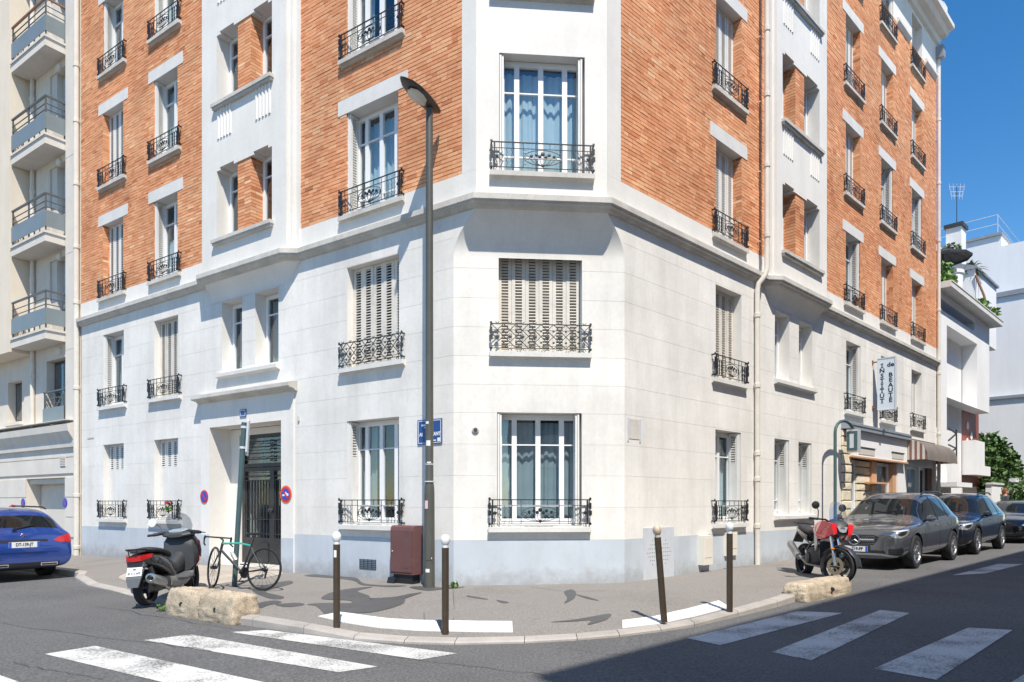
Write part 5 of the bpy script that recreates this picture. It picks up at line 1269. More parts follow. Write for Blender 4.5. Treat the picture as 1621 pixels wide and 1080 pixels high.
# ---- green post with an edge-on sign
x, y, z = ground_at(371, 930, .11); z = surf(x, y); gpst = thing('sign_post', (x, y, z), 'leaning green post with an edge-on traffic sign before the iron door', 'sign')
gpst.rotation_euler = (R(-1.0), R(3.0), 0)
mb = MB(); mb.lathe([(.042, -.05), (.042, 2.72)], (0, 0, 0), 12); mb.build('post', 'post_green', gpst, smooth=True)
mb = MB(); d_ = Vector((-.32, .95, 0)).normalized(); nn = Vector((d_.y, -d_.x, 0))
def sp_(a, b, z): return tuple(d_ * a + nn * b + Vector((0, 0, z)))
mb.loft([[sp_(a, b, z) for a, z in ((-.21, 2.18), (.21, 2.18), (.25, 2.22), (.25, 2.72), (.21, 2.76), (-.21, 2.76), (-.25, 2.72), (-.25, 2.22))] for b in (.055, .085)]); mb.build('sign_plate', 'sign_alu', gpst)
for zz in (2.3, 2.64):
    mb = MB(); mb.lathe([(.043, -.02), (.05, -.018), (.05, .018), (.043, .02)], (0, 0, zz), 12); mb.build('clamp', 'pale_metal', gpst)
# ---- curved green signal post by the shop
x, y, z = *FR.T(5.6, 2.25, 0)[:2], 0; X_ = (1324 - CX) / FPX; sg0 = FR.px(1322, .4); x, y, _ = FR.T(sg0, .4, 0); z = gz(x, y) + .12
sp = thing('signal_post', (x, y, z), 'curved green post carrying a signal box beside the shop', 'signal post'); hh_ = ZC + (HY - 662) * y / FPX - z
ux, uy = FR.u
pts = [(0, 0, 0), (0, 0, hh_ - .35)] + [(ux * .62 * (1 - math.cos(R(a))), uy * .62 * (1 - math.cos(R(a))), hh_ - .35 + .33 * math.sin(R(a))) for a in (20, 40, 60, 80, 100, 120, 140, 155)]
mb = MB(); mb.tube(pts, .038, 10); mb.build('post', 'post_green', sp, smooth=True)
e_ = pts[-1]; mb = MB(); ca = math.atan2(uy, ux)
def lb(a, b, z): return (e_[0] + ux * a - uy * b, e_[1] + uy * a + ux * b, z)
mb.loft([[lb(a, b, zz) for a, b in ((-.08, -.14), (.10, -.14), (.10, .14), (-.08, .14))] for zz in (e_[2] - .56, e_[2] + .02)]); sbx = mb.build('signal_box', 'sign_alu', sp)
mb = MB(); mb.loft([[lb(a, b, zz) for a, b in ((-.12, -.12), (-.081, -.12), (-.081, .12), (-.12, .12))] for zz in (e_[2] - .52, e_[2] - .03)]); mb.build('signal_face', 'post_green', sp)
mb = MB(); mb.loft([[lb(a, b, zz) for a, b in ((-.126, -.05), (-.121, -.05), (-.121, .05), (-.126, .05))] for zz in (e_[2] - .46, e_[2] - .1)]); mb.build('screen', 'pale_metal', sp)
# ---- stone blocks at the kerb
def rough_block(mbname, parent, org, du, dn, L_, H_, W_, seed, par=None):
    rg = random.Random(seed); bm = bmesh.new(); bmesh.ops.create_cube(bm, size=1.0)
    bmesh.ops.subdivide_edges(bm, edges=bm.edges, cuts=15, use_grid_fill=True)
    from mathutils import noise as mn
    for v in bm.verts:
        x, y, z = v.co * 2
        p = 14; q = (abs(x) ** p + abs(y) ** p + abs(z) ** p) ** (1 / p); s_ = 1 / max(q, 1e-6); m_ = max(abs(x), abs(y), abs(z)); x, y, z = x * s_ * m_, y * s_ * m_, z * s_ * m_
        if z > 0: y *= 1 - .22 * z; x *= 1 - .06 * z
        d = mn.noise(Vector((x * 2 + seed, y * 2, z * 2))) * .016 + mn.noise(Vector((x * 6 + seed, y * 6, z * 6))) * .022 + mn.noise(Vector((x * 14, y * 14 + seed, z * 14))) * .012
        co = Vector((x * L_ / 2, y * W_ / 2, (z + 1) * H_ / 2)); co += co.normalized() * d * (1 if z > -.9 else .3)
        v.co = Vector(org) + Vector((*du, 0)) * co.x + Vector((*dn, 0)) * co.y + Vector((0, 0, co.z))
    me = bpy.data.meshes.new(mbname); bm.to_mesh(me); bm.free(); me.materials.append(MATS['granite_tan']); me.polygons.foreach_set('use_smooth', [True] * len(me.polygons)); return link(mbname, me, parent)
def barrier(pa, pb, label, n, H_):
    a, b = Vector((*gp(*pa), 0)), Vector((*gp(*pb), 0)); d = (b - a); ln = d.length; d.normalize(); nrm = Vector((-d.y, d.x, 0))
    if nrm.y < 0: nrm = -nrm
    c = (a + b) / 2 + nrm * .2; z = gz(c.x, c.y); t = thing('stone_barrier', (c.x, c.y, z), label, 'stone block')
    for k in range(n):
        q = a.lerp(b, (k + .5) / n) + nrm * .2; rough_block('block', t, (q.x - c.x, q.y - c.y, -.03), (d.x, d.y), (nrm.x, nrm.y), ln / n * 1.01, H_ + .03, .40, k + n * 3 + 1)
        hq = q - nrm * .2 - Vector((c.x, c.y, 0)); mb = MB(); mb.lathe([(.03, 0), (.035, .03)], (0, 0, 0), 8, 'y'); o = mb.build('socket', 'dark_hole', t); o.location = (hq.x + .02, hq.y - .012, H_ * .48)
    return t
barrier((260, 973), (368, 991), 'long tan rough stone block in two pieces beside the scooter', 2, .35)
barrier((1278, 955), (1350, 938), 'tan rough stone block under the front wheel of the red motorcycle', 1, .26)
# ---- leaves
def foliage(name, parent, m, blobs, n, size, seed, off=(0, 0, 0), asp=1.8):
    """leaf-shaped faces spread through blobs (cx,cy,cz,rx,ry,rz)"""
    rg = random.Random(seed); mb = MB(); tot = sum(b[3] * b[4] * b[5] for b in blobs)
    for b in blobs:
        for _ in range(int(n * b[3] * b[4] * b[5] / tot) + 1):
            while True:
                u = Vector((rg.uniform(-1, 1), rg.uniform(-1, 1), rg.uniform(-1, 1)))
                if u.length < 1 and (u.length > .55 or rg.random() < .25): break
            c = Vector((b[0] + u.x * b[3], b[1] + u.y * b[4], b[2] + u.z * b[5])); s_ = size * rg.uniform(.6, 1.3)
            ax = Vector((rg.gauss(0, 1), rg.gauss(0, 1), rg.gauss(-.2, .6))).normalized(); sd = ax.cross(Vector((rg.gauss(0, 1), rg.gauss(0, 1), rg.gauss(0, 1)))).normalized(); nr = ax.cross(sd) * s_ * .12
            mb.face([c - ax * s_ * asp / 2, c + sd * s_ * .5 + nr, c + ax * s_ * asp / 2, c - sd * s_ * .5 + nr])
    return mb.build(name, m, parent, off=off, recalc=False)
def plant(px_name, org, label, blobs, n, size, m, seed, stems=3, cat='plant', h=.5):
    t = thing(px_name, org, label, cat); foliage('leaves', t, m, blobs, n, size, seed)
    rg = random.Random(seed); mb = MB()
    for k in range(stems):
        b = blobs[k % len(blobs)]; mb.tube([(0, 0, 0), (b[0] * .5 + rg.uniform(-.05, .05), b[1] * .5, b[2] * .5), (b[0], b[1], b[2])], [.03 * h, .02 * h, .01 * h], 5)
    mb.build('stem', 'stem', t); return t
x, y, z = ground_at(716, 932, .12); plant('weed', (x, y, surf(x, y)), 'small bright green weed in the pavement beside a bollard', [(.0, 0, .05, .10, .05, .03), (.05, 0, .08, .07, .04, .03)], 12, .06, 'leaf_bright', 3, h=.2)
x, y, z = ground_at(256, 968, 0); plant('weed', (x, y, gz(x, y)), 'tuft of green weed at the foot of the tan stone block', [(0, 0, .05, .08, .06, .06)], 26, .035, 'leaf_bright', 5, h=.2)
plant('hedge', FR.T(28.8, -.9, -.1), 'dense green climbing hedge in the garden past the white house', [(-1.2, -1.0, 3.1, 1.2, 1.1, 1.3), (.2, .1, 3.3, 1.4, 1.2, 1.4), (1.2, 1.1, 2.9, 1.3, 1.1, 1.6), (2.0, 1.6, 2.0, 1.0, .9, 1.6), (0, 0, 1.8, 1.8, 1.6, 1.2), (.4, .3, 4.3, .8, .7, .7), (-1.7, -1.5, 2.2, .9, .9, 1.0)], 7000, .17, 'leaf', 11, stems=5, cat='hedge', h=2)
plant('shrub', FR.T(19.4, -.30, 9.2), 'leafy green shrub in the planter at the near end of the white terrace', [(0, 0, .35, .6, .5, .35), (.2, .1, .75, .3, .3, .45), (-.3, -.2, .3, .6, .5, .3)], 700, .13, 'leaf_bright', 21, h=1)
plant('shrub', FR.T(23.6, -.3, 9.2), 'low green shrub spilling over the far end of the white terrace parapet', [(0, 0, .3, .8, .6, .35), (.9, .6, .2, .7, .5, .3)], 500, .13, 'leaf_bright', 22, h=1)
plant('shrub', FR.T(27.3, -1.85, 12.6), 'dark green shrub on the roof beside the white chimney', [(0, 0, .6, .4, .4, .35), (.4, .2, .5, .35, .35, .3)], 300, .12, 'leaf_palm', 23, h=1)
pl = thing('palm', FR.T(26.9, -1.05, 11.0), 'small spiky palm on the upper roof terrace of the white house', 'plant'); mb = MB(); rg = random.Random(4)
for k in range(90):
    a = rg.uniform(0, 6.28); e = rg.uniform(-.6, 1.2); L_ = rg.uniform(.5, .85); dv = Vector((math.cos(a) * math.cos(e), math.sin(a) * math.cos(e), math.sin(e))); sd = dv.cross(Vector((0, 0, 1))).normalized() * .05
    c0 = Vector((0, 0, .9)); m1 = c0 + dv * L_ * .6; e1 = c0 + dv * L_ + Vector((0, 0, -.25)); mb.face([c0 - sd * .4, c0 + sd * .4, m1 + sd, m1 - sd]); mb.face([m1 - sd, m1 + sd, e1])
mb.build('frond', 'leaf_palm', pl, recalc=False); mb = MB(); mb.tube([(0, 0, 0), (0, 0, .95)], [.14, .10], 8); mb.build('trunk', 'stem', pl)
# flowers on sills
for F, s, z, m_, lab in ((FR, 10.2, 6.84, 'petal_pink', 'small pink flowers in a pot on a brick floor window sill'), (FL, 8.45, 1.5, 'petal_red', 'red flower growing through the ground floor window railing')):
    c = F.T(s, .05, z); t = thing('potted_flower', c, lab, 'flower')
    if m_ == 'petal_pink':
        mb = MB(); mb.lathe([(.05, 0), (.07, .11), (.065, .11)], (0, 0, 0), 10); mb.build('pot', 'rust', t)
    foliage('leaves', t, 'leaf_bright', [(0, 0, .1 if m_ == 'petal_pink' else -.12, .1, .06, .1)], 60, .04, 3); foliage('petals', t, m_, [(0, 0, .16 if m_ == 'petal_pink' else .0, .10, .06, .05)], 50, .035, 4)
# ---- garden gate, pillars and wall past the white house
for i, s in enumerate((28.9, 31.3)):
    c = FR.T(s, 0, .2); t = thing('gate_pillar', c, ('white garden gate pillar between the white house and the teal gate', 'white garden gate pillar between two teal gate panels')[i], 'pillar')
    mb = MB(FR.T); mb.box(s - .28, s + .28, -.28, .28, -.1, 2.45); mb.build('shaft', 'white_render', t, off=c); mb = MB(FR.T); mb.box(s - .36, s + .36, -.36, .36, 2.45, 2.62); mb.build('cap', 'white_render', t, off=c)
for i, (a, b) in enumerate(((29.2, 31.0), (31.6, 34.5))):
    c = FR.T((a + b) / 2, 0, .2); t = thing('garden_gate', c, ('teal panelled gate between two white pillars', 'wide teal fence gate past the far white pillar')[i], 'gate')
    n = int((b - a) / .15)
    for k in range(n):
        mb = MB(FR.T); mb.box(a + k * (b - a) / n, a + (k + 1) * (b - a) / n - .012, -.02, .01, .15, 2.2 - (.25 * i)); mb.build('slat', 'teal_gate', t, off=c)
    mb = MB(FR.T); mb.box(a, b, -.05, -.021, .3, .38); mb.box(a, b, -.05, -.021, 1.7, 1.78); mb.build('frame', 'teal_gate', t, off=c)
c = FR.T(27.4, 0, .2); t = thing('garden_wall', c, 'low white garden wall joining the white house to the gate pillar', 'wall'); mb = MB(FR.T); mb.box(25.95, 28.6, -.25, -.02, -.1, 2.3); mb.build('wall', 'white_render', t, off=c); mb = MB(FR.T); mb.box(25.9, 28.62, -.3, .03, 2.3, 2.38); mb.build('coping', 'lintel_stone', t, off=c)
# ============================================================ vehicles
from mathutils.bvhtree import BVHTree
def paint(name, col, metal=.6, rough=.16):
    m = mat('veh_' + name, col, rough, metal=metal, coat=1.0, var=.02, vscale=2); return 'veh_' + name
paint('grey', (.15, .155, .168)); paint('navy', (.035, .042, .065)); paint('black', (.015, .017, .023)); paint('blue', (.014, .055, .27), .35)
mat('veh_glass', (.010, .012, .014), .02, spec=.5); mat('tyre', (.018, .018, .019), .8, var=.15, vscale=30); mat('rim_dark', (.03, .03, .033), .35, metal=.6); mat('rim_silver', (.45, .46, .48), .3, metal=.9)
mat('chrome', (.72, .73, .75), .12, metal=1.0); mat('trim_black', (.014, .014, .016), .5); mat('lamp_red', (.42, .008, .012), .12, coat=1); mat('lamp_clear', (.42, .44, .46), .1, coat=1, metal=.5); mat('plate_white', (.74, .75, .74), .4); mat('plate_blue', (.03, .10, .5), .4); mat('amber', (.6, .18, .02), .3)
mat('dark_metal', (.08, .08, .085), .4, metal=.7)
def eval_subsurf(mb, lv, name):
    me = mb.mesh(name); ob = bpy.data.objects.new(name, me); COL.objects.link(ob)
    md = ob.modifiers.new('s', 'SUBSURF'); md.levels = lv; md.render_levels = lv
    dg = bpy.context.evaluated_depsgraph_get(); out = bpy.data.meshes.new_from_object(ob.evaluated_get(dg)); bpy.data.objects.remove(ob); bpy.data.meshes.remove(me); return out
class Car:
    """x forward from the front axle, y left, z up; stations: x, zb, w, belt, top, wtop, edge, kind"""
    def __init__(s, root, st, wheelbase, wr, track, body_m, glass_spans, lv=3):
        s.root = root; s.wr = wr; s.wb = wheelbase; s.track = track; s.body_m = body_m
        mb = MB(); rings = []
        for (x, zb, w, belt, top, wt, edge, kind) in st:
            zm = zb + (belt - zb) * .55
            h = [(0, zb), (w * .80, zb), (w * .965, zb + .09), (w, zm), (w * .985, belt - .06), (w * .955, belt)]
            if kind == 'h': h += [(w * .80, belt + (top - belt) * .55), (w * .42, top - .008), (0, top)]
            else: h += [(wt, edge), (wt * .72, top - .012), (0, top)]
            ring = [(x, y, z) for y, z in h] + [(x, -y, z) for y, z in reversed(h[1:-1])]
            rings.append(ring)
        n = len(rings[0]); ids = [[mb.p(c) for c in r] for r in rings]
        for i, (a, b) in enumerate(zip(ids, ids[1:])):
            for k in range(n):
                j = (k + 1) % n; side = k in (5, n - 6); topk = k in (6, 7, n - 8, n - 7)
                mb.cm = 0
                for (i0, i1, what) in glass_spans:
                    if i0 <= i < i1 and ((what == 'side' and side) or (what == 'top' and topk)): mb.cm = 1 if what == 'side' else 2
                mb.addf([a[k], a[j], b[j], b[k]])
        mb.cm = 0; mb.addf(list(reversed(ids[0]))); mb.addf(list(ids[-1]))
        me = eval_subsurf(mb, lv, 'body')
        bm = bmesh.new(); bm.from_mesh(me); bpy.data.meshes.remove(me); bm.normal_update()
        s.bvh = BVHTree.FromBMesh(bm)
        ar = wr + .055; s.ar = ar
        for ax in (0.0, -wheelbase):
            kill = [f for f in bm.faces if abs(f.calc_center_median().y) > .45 and math.hypot(f.calc_center_median().x - ax, f.calc_center_median().z - wr) < ar]
            bmesh.ops.delete(bm, geom=kill, context='FACES')
            for v in bm.verts:
                if v.is_boundary and abs(v.co.y) > .45:
                    d = math.hypot(v.co.x - ax, v.co.z - wr)
                    if abs(d - ar) < .09 and d > 1e-3: v.co.x = ax + (v.co.x - ax) * ar / d; v.co.z = wr + (v.co.z - wr) * ar / d
        def grab(ix, name, m):
            b2 = bm.copy(); bmesh.ops.delete(b2, geom=[f for f in b2.faces if f.material_index != ix], context='FACES')
            if not b2.faces: b2.free(); return
            me = bpy.data.meshes.new(name); b2.to_mesh(me); b2.free(); me.materials.append(MATS[m]); me.polygons.foreach_set('material_index', [0] * len(me.polygons)); me.polygons.foreach_set('use_smooth', [True] * len(me.polygons)); return link(name, me, root)
        s.body = grab(0, 'body', body_m); s.side = grab(1, 'side_windows', 'veh_glass'); s.wind = grab(2, 'windscreen', 'veh_glass'); bm.free()
        s.split_screens()
        for ax in (0.0, -wheelbase):
            for sg in (-1, 1):
                mb = MB(); n_ = 20; y1 = sg * (track / 2 + .12); y0 = sg * .5
                P = [(ax + ar * math.cos(math.pi * (k / n_ * 1.12 - .06)), wr + ar * math.sin(math.pi * (k / n_ * 1.12 - .06))) for k in range(n_ + 1)]
                mb.loft([[(x, y1 - sg * .03, z) for x, z in P], [(x, y0, z) for x, z in P]], closed=False); mb.face([(x, y0, z) for x, z in P]); mb.build('wheel_well', 'trim_black', root, recalc=False)
    def split_screens(s):
        # front and rear screens, and the windows of each side, become parts of their own
        for o, key, names in ((s.wind, lambda c: c.x > -2.2, ('windscreen', 'rear_window')), (s.side, lambda c: c.y > 0, ('side_windows', 'side_windows'))):
            if o is None: continue
            for nm, keep in zip(names, (True, False)):
                b = bmesh.new(); b.from_mesh(o.data); bmesh.ops.delete(b, geom=[f for f in b.faces if key(f.calc_center_median()) != keep], context='FACES')
                if b.faces:
                    me = bpy.data.meshes.new(nm); b.to_mesh(me); me.materials.append(MATS['veh_glass']); link(nm, me, s.root)
                b.free()
            bpy.data.objects.remove(o)
    def wheel(s, ax, sg, rim='rim_dark', spokes=5, steer=0.0):
        t = MB(); r = s.wr; w = .115
        t.lathe([(r * .66, -w * .9), (r * .80, -w), (r * .94, -w * .92), (r, -w * .6), (r, w * .6), (r * .94, w * .92), (r * .80, w), (r * .66, w * .9)], (0, 0, 0), 32, 'y', caps=False)
        o = t.build('wheel', 'tyre', s.root, smooth=True); o.location = (ax, sg * (s.track / 2), r); o.rotation_euler = (0, 0, steer)
        m = MB(); m.lathe([(r * .70, -w * .8), (r * .70, w * .86), (r * .66, w * .9), (r * .62, w * .7), (r * .6, -w * .3), (.01, -w * .3)], (0, 0, 0), 28, 'y', caps=False)
        for k in range(spokes):
            a = 2 * math.pi * k / spokes; ca, sa = math.cos(a), math.sin(a); f = w * .75 * sg
            def q(rad, off, y): return (rad * ca - off * sa, y, rad * sa + off * ca)
            m.loft([[q(.05, -.045, f * .6), q(.05, .045, f * .6), q(.05, .03, f), q(.05, -.03, f)], [q(r * .64, -.03, f * .5), q(r * .64, .03, f * .5), q(r * .64, .02, f * 1.02), q(r * .64, -.02, f * 1.02)]])
        m.lathe([(.07, 0), (.07, w * .85 * sg), (.03, w * .92 * sg)], (0, 0, 0), 14, 'y')
        m.build('rim', rim, o); return o
    def ray(s, o, d):
        h = s.bvh.ray_cast(Vector(o), Vector(d).normalized()); return h
    def decal(s, poly, org, du, dv, name, m, lift=.004, parent=None, cuts=2, thick=0.0, smooth=True):
        """polygon in the (du,dv) plane through org, dropped on the body along du x dv"""
        du, dv = Vector(du).normalized(), Vector(dv).normalized(); dn = du.cross(dv); org = Vector(org)
        bm = bmesh.new(); vs_ = [bm.verts.new((a, b, 0)) for a, b in poly]; f = bm.faces.new(vs_)
        bmesh.ops.triangulate(bm, faces=[f])
        for _ in range(cuts): bmesh.ops.subdivide_edges(bm, edges=bm.edges, cuts=1, use_grid_fill=True)
        for v in bm.verts:
            p = org + du * v.co.x + dv * v.co.y + dn * 1.5
            h = s.ray(p, -dn)
            v.co = (h[0] + dn * lift) if h[0] is not None else org + du * v.co.x + dv * v.co.y
        me = bpy.data.meshes.new(name); bm.to_mesh(me); bm.free(); me.materials.append(MATS[m])
        if smooth: me.polygons.foreach_set('use_smooth', [True] * len(me.polygons))
        return link(name, me, parent or s.root)
    def sidestrip(s, pts, w, sg, name, m, lift=.003):
        """thin line drawn on the flank through (x,z) points"""
        mb = MB(); L_, R_ = [], []
        dense = []
        for (a, b) in zip(pts, pts[1:]):
            for k in range(8): dense.append((a[0] + (b[0] - a[0]) * k / 8, a[1] + (b[1] - a[1]) * k / 8))
        dense.append(pts[-1])
        for i, q in enumerate(dense):
            p0, p1 = dense[max(i - 1, 0)], dense[min(i + 1, len(dense) - 1)]; d = Vector((p1[0] - p0[0], p1[1] - p0[1])).normalized(); nx, nz_ = -d.y * w / 2, d.x * w / 2
            for lst, sn in ((L_, 1), (R_, -1)):
                o = (q[0] + nx * sn, sg * 2, q[1] + nz_ * sn); h = s.ray(o, (0, -sg, 0)); y = h[0].y if (h[0] is not None and h[0].y * sg > .3) else None
                if y is None: y = (lst[-1][1] - sg * lift) if lst else sg * .7
                lst.append((o[0], y + sg * lift, o[2]))
        mb.loft([L_, R_], closed=False); return mb.build(name, m, s.root, recalc=False)
    def mirror(s, x, z, sg, m):
        h = s.ray((x, sg * 2, z), (0, -sg, 0)); y = h[0].y if h[0] is not None else sg * .85
        mb = MB(); c = (x, y + sg * .13, z + .06)
        rings = []
        for t, a, b in ((-.07, .03, .03), (-.05, .085, .065), (.02, .10, .075), (.055, .085, .06), (.075, .03, .02)): rings.append([(c[0] + t, c[1] + a * math.cos(2 * math.pi * k / 10), c[2] + b * math.sin(2 * math.pi * k / 10)) for k in range(10)])
        mb.loft(rings); o = mb.build('mirror', m, s.root, smooth=True)
        mb = MB(); mb.tube([(x, y - sg * .01, z), (x, y + sg * .06, z + .03)], .025, 6); mb.build('mirror_arm', 'trim_black', o)
def number_plate(parent, org, right, txt, w=.52, h=.11, name='number_plate', up=(0, 0, 1), size=.085, sx=.95, off=0.0, lines=None, eu='both'):
    r = Vector(right).normalized(); u = Vector(up); n = r.cross(u); o = Vector(org); mb = MB()
    mb.loft([[tuple(o + r * a + u * b + n * c) for a, b in ((-w / 2, -h / 2), (w / 2, -h / 2), (w / 2, h / 2), (-w / 2, h / 2))] for c in (-.004, .004)]); p = mb.build(name, 'plate_white', parent)
    if eu:
        for sgn in (-1, 1):
            mb = MB(); a0, a1 = sgn * w / 2, sgn * (w / 2 - .045); mb.face([tuple(o + r * a + u * b + n * .0055) for a, b in ((a0, -h / 2 + .002), (a1, -h / 2 + .002), (a1, h / 2 - .002), (a0, h / 2 - .002))]); mb.build('plate_band', 'plate_blue', p, recalc=False)
    for t, dy, sz in (lines or [(txt, 0, size)]): put_text(t, sz, tuple(o + n * .006 + u * dy + r * off), r, u, 'ink', p, bold=.002, sx=sx)
    return p
FRONT = ((0, 1, 0), (0, 0, 1))      # du, dv for decals seen from the front (normal +x)
SUV = [(.90, .27, .66, .68, .72, 0, 0, 'h'), (.885, .22, .82, .775, .825, 0, 0, 'h'), (.78, .22, .875, .825, .875, 0, 0, 'h'), (.45, .21, .908, .865, .93, 0, 0, 'h'), (.0, .21, .918, .89, .965, 0, 0, 'h'), (-.30, .21, .915, .905, .99, 0, 0, 'h'),
       (-.46, .21, .912, .91, 1.0, 0, 0, 'h'), (-.56, .21, .912, .915, 1.04, .72, 1.01, 'c'), (-1.22, .21, .912, .935, 1.53, .625, 1.47, 'c'), (-1.55, .21, .912, .95, 1.60, .64, 1.55, 'c'), (-2.2, .21, .912, .97, 1.615, .635, 1.56, 'c'), (-2.85, .22, .915, 1.00, 1.57, .60, 1.50, 'c'),
       (-3.12, .24, .905, 1.03, 1.50, .575, 1.43, 'c'), (-3.40, .28, .87, 1.02, 1.13, .56, 1.09, 'c'), (-3.50, .30, .83, .95, 1.0, 0, 0, 'h'), (-3.55, .38, .70, .80, .84, 0, 0, 'h')]
def suv(name, P, Q, label, col, rim, kind, front=True):
    """P,Q world plan points of the street-side front and rear wheels"""
    P, Q = Vector((*P, 0)), Vector((*Q, 0)); d = (P - Q).normalized(); left = Vector((-d.y, d.x, 0)); tr = 1.60
    c = P - left * (-1) * 0
    side = 1 if left.dot(Vector((FR.n[0], FR.n[1], 0))) > 0 else -1     # street side is the car's left if +1
    c = P - left * side * (tr / 2 + .2); z = gz(c.x, c.y)
    root = thing(name, (c.x, c.y, z), label, 'car', 'cars parked along the right-hand street', math.atan2(d.y, d.x)); root.rotation_euler[1] = -math.atan(.009 * d.x); root.scale = (1.04,) * 3
    k = Car(root, SUV, 2.73, .35, tr, col, [(7, 8, 'top'), (7, 11, 'side'), (12, 13, 'top')])
    for ax in (0, -2.73):
        for sg in (-1, 1):
            k.wheel(ax, sg, rim)
            n_ = 18; mb = MB()     # arch cladding
            A = [math.pi * (q / n_ * 1.06 - .03) for q in range(n_ + 1)]
            L_, R_ = [], []
            for a in A:
                for lst, rr in ((L_, k.ar - .004), (R_, k.ar + .045)):
                    x, zz = ax + rr * math.cos(a), .35 + rr * math.sin(a); h = k.ray((x, sg * 2, max(zz, .26)), (0, -sg, 0)); y = h[0].y if h[0] is not None else sg * .9
                    lst.append((x, y + sg * .006, zz))
            mb.loft([L_, R_], closed=False); mb.build('arch_trim', 'trim_black' if kind != 'star' else col, root, recalc=False, smooth=True)
    for sg in (-1, 1):
        k.mirror(-.74, .97, sg, col)
        k.sidestrip([(-.62, .42), (-.56, .90)], .008, sg, 'door_gap', 'trim_black'); k.sidestrip([(-1.66, .36), (-1.66, .95)], .008, sg, 'door_gap', 'trim_black'); k.sidestrip([(-2.46, .75), (-2.62, 1.02)], .008, sg, 'door_gap', 'trim_black')
        k.sidestrip([(-.5, .30), (-2.3, .30)], .10, sg, 'sill_trim', 'trim_black'); k.sidestrip([(-.62, .935), (-1.55, .965), (-2.75, 1.02)], .018, sg, 'window_trim', 'chrome' if kind == 'star' else 'trim_black', .008)
        k.sidestrip([(-1.62, .98), (-1.70, 1.5)], .09, sg, 'b_pillar', 'trim_black', .004); k.sidestrip([(-2.46, 1.01), (-2.40, 1.5)], .06, sg, 'c_pillar', 'trim_black', .004)
        k.sidestrip([(-.57, .97), (-.85, 1.22), (-1.22, 1.455)], .05, sg, 'a_pillar', col, .006)
        for x in (-1.42, -2.32): k.sidestrip([(x - .1, .88), (x + .1, .875)], .03, sg, 'door_handle', 'chrome' if kind == 'star' else col, .025)
        mb = MB(); mb.tube([(-1.35, sg * .60, 1.545), (-1.5, sg * .615, 1.60), (-2.6, sg * .60, 1.605), (-2.85, sg * .585, 1.55)], .02, 6); mb.build('roof_rail', 'dark_metal', root, smooth=True)
        # headlight wrapped over the corner
        dn = Vector((.80, sg * .6, 0)).normalized(); du = Vector((0, 0, 1)).cross(dn)
        hl = [(-.22, .0), (-.12, .075), (.05, .115), (.22, .13), (.25, .08), (.14, -.01), (-.04, -.06), (-.18, -.04)]
        if sg > 0: hl = [(a, b) for a, b in hl]
        else: hl = [(-a, b) for a, b in reversed(hl)]
        H = k.decal(hl, (.55, sg * .68, .715), du, (0, 0, 1), 'headlight', 'lamp_clear', .006, cuts=3)
        k.decal([(a * .55 + (.03 * sg), b * .55 + .02) for a, b in hl], (.55, sg * .68, .715), du, (0, 0, 1), 'headlight_lens', 'trim_black', .009, parent=H, cuts=2)
        k.decal([(a * .85, b * .10 + .088) for a, b in hl], (.55, sg * .68, .715), du, (0, 0, 1), 'daylight_strip', 'enamel_white', .011, parent=H, cuts=2)
        # side intake
        ik = [(-.16, -.07), (.10, -.10), (.15, -.02), (.10, .07), (-.16, .04)]
        ik = ik if sg > 0 else [(-a, b) for a, b in reversed(ik)]
        I = k.decal(ik, (.6, sg * .62, .40), du, (0, 0, 1), 'bumper_intake', 'trim_black', .006, cuts=3)
        for q in (-.04, 0.0, .035):
            fin = [(-.13, q - .006), (.11, q - .012), (.11, q), (-.13, q + .008)]; fin = fin if sg > 0 else [(-a, b) for a, b in reversed(fin)]
            k.decal(fin, (.6, sg * .62, .40), du, (0, 0, 1), 'fin', 'dark_metal', .012, parent=I, cuts=2)
    if kind == 'star':
        g = k.decal([(-.42, -.03), (-.36, -.10), (.36, -.10), (.42, -.03), (.46, .06), (.38, .10), (-.38, .10), (-.46, .06)], (.8, 0, .615), *FRONT, 'grille', 'trim_black', .006, cuts=3)
        for r_ in range(5):
            for c_ in range(-11, 12):
                y, zz = c_ * .034 + (.017 if r_ % 2 else 0), .54 + r_ * .036
                if abs(y) < .10 or abs(y) > .40: continue
                h = k.ray((2, y, zz), (-1, 0, 0))
                if h[0] is None: continue
                mb = MB(); mb.lathe([(.001, .014), (.009, .008), (.001, .004)], (h[0].x, y, zz), 5, 'x'); mb.build('grille_stud', 'chrome', g)
        for sg in (-1, 1): k.decal([(sg * .11, .012), (sg * .38, .02), (sg * .38, .045), (sg * .11, .042)][::sg], (.8, 0, .59), *FRONT, 'grille_blade', 'chrome', .03, parent=g, cuts=2)
        h = k.ray((2, 0, .615), (-1, 0, 0)); bx = h[0].x + .03
        em = MB(); em.tube([(bx, .105 * math.cos(R(a)), .615 + .105 * math.sin(R(a))) for a in range(0, 360, 15)], .011, 6, closed=True); emb = em.build('emblem_ring', 'chrome', root, smooth=True)
        em = MB()
        for a in (90, 210, 330):
            q = R(a); p_ = R(a + 90)
            em.loft([[(bx - .004, .016 * math.cos(p_), .615 + .016 * math.sin(p_)), (bx + .012, 0, .615), (bx - .004, -.016 * math.cos(p_), .615 - .016 * math.sin(p_))], [(bx - .004, .10 * math.cos(q) + .002 * math.cos(p_), .615 + .10 * math.sin(q)), (bx + .003, .1 * math.cos(q), .615 + .1 * math.sin(q)), (bx - .004, .10 * math.cos(q) - .002 * math.cos(p_), .615 + .10 * math.sin(q))]])
        em.build('emblem_star', 'chrome', emb)
        k.decal([(-.62, -.05), (.62, -.05), (.56, .05), (-.56, .05)], (.8, 0, .355), *FRONT, 'lower_grille', 'trim_black', .006, cuts=3)
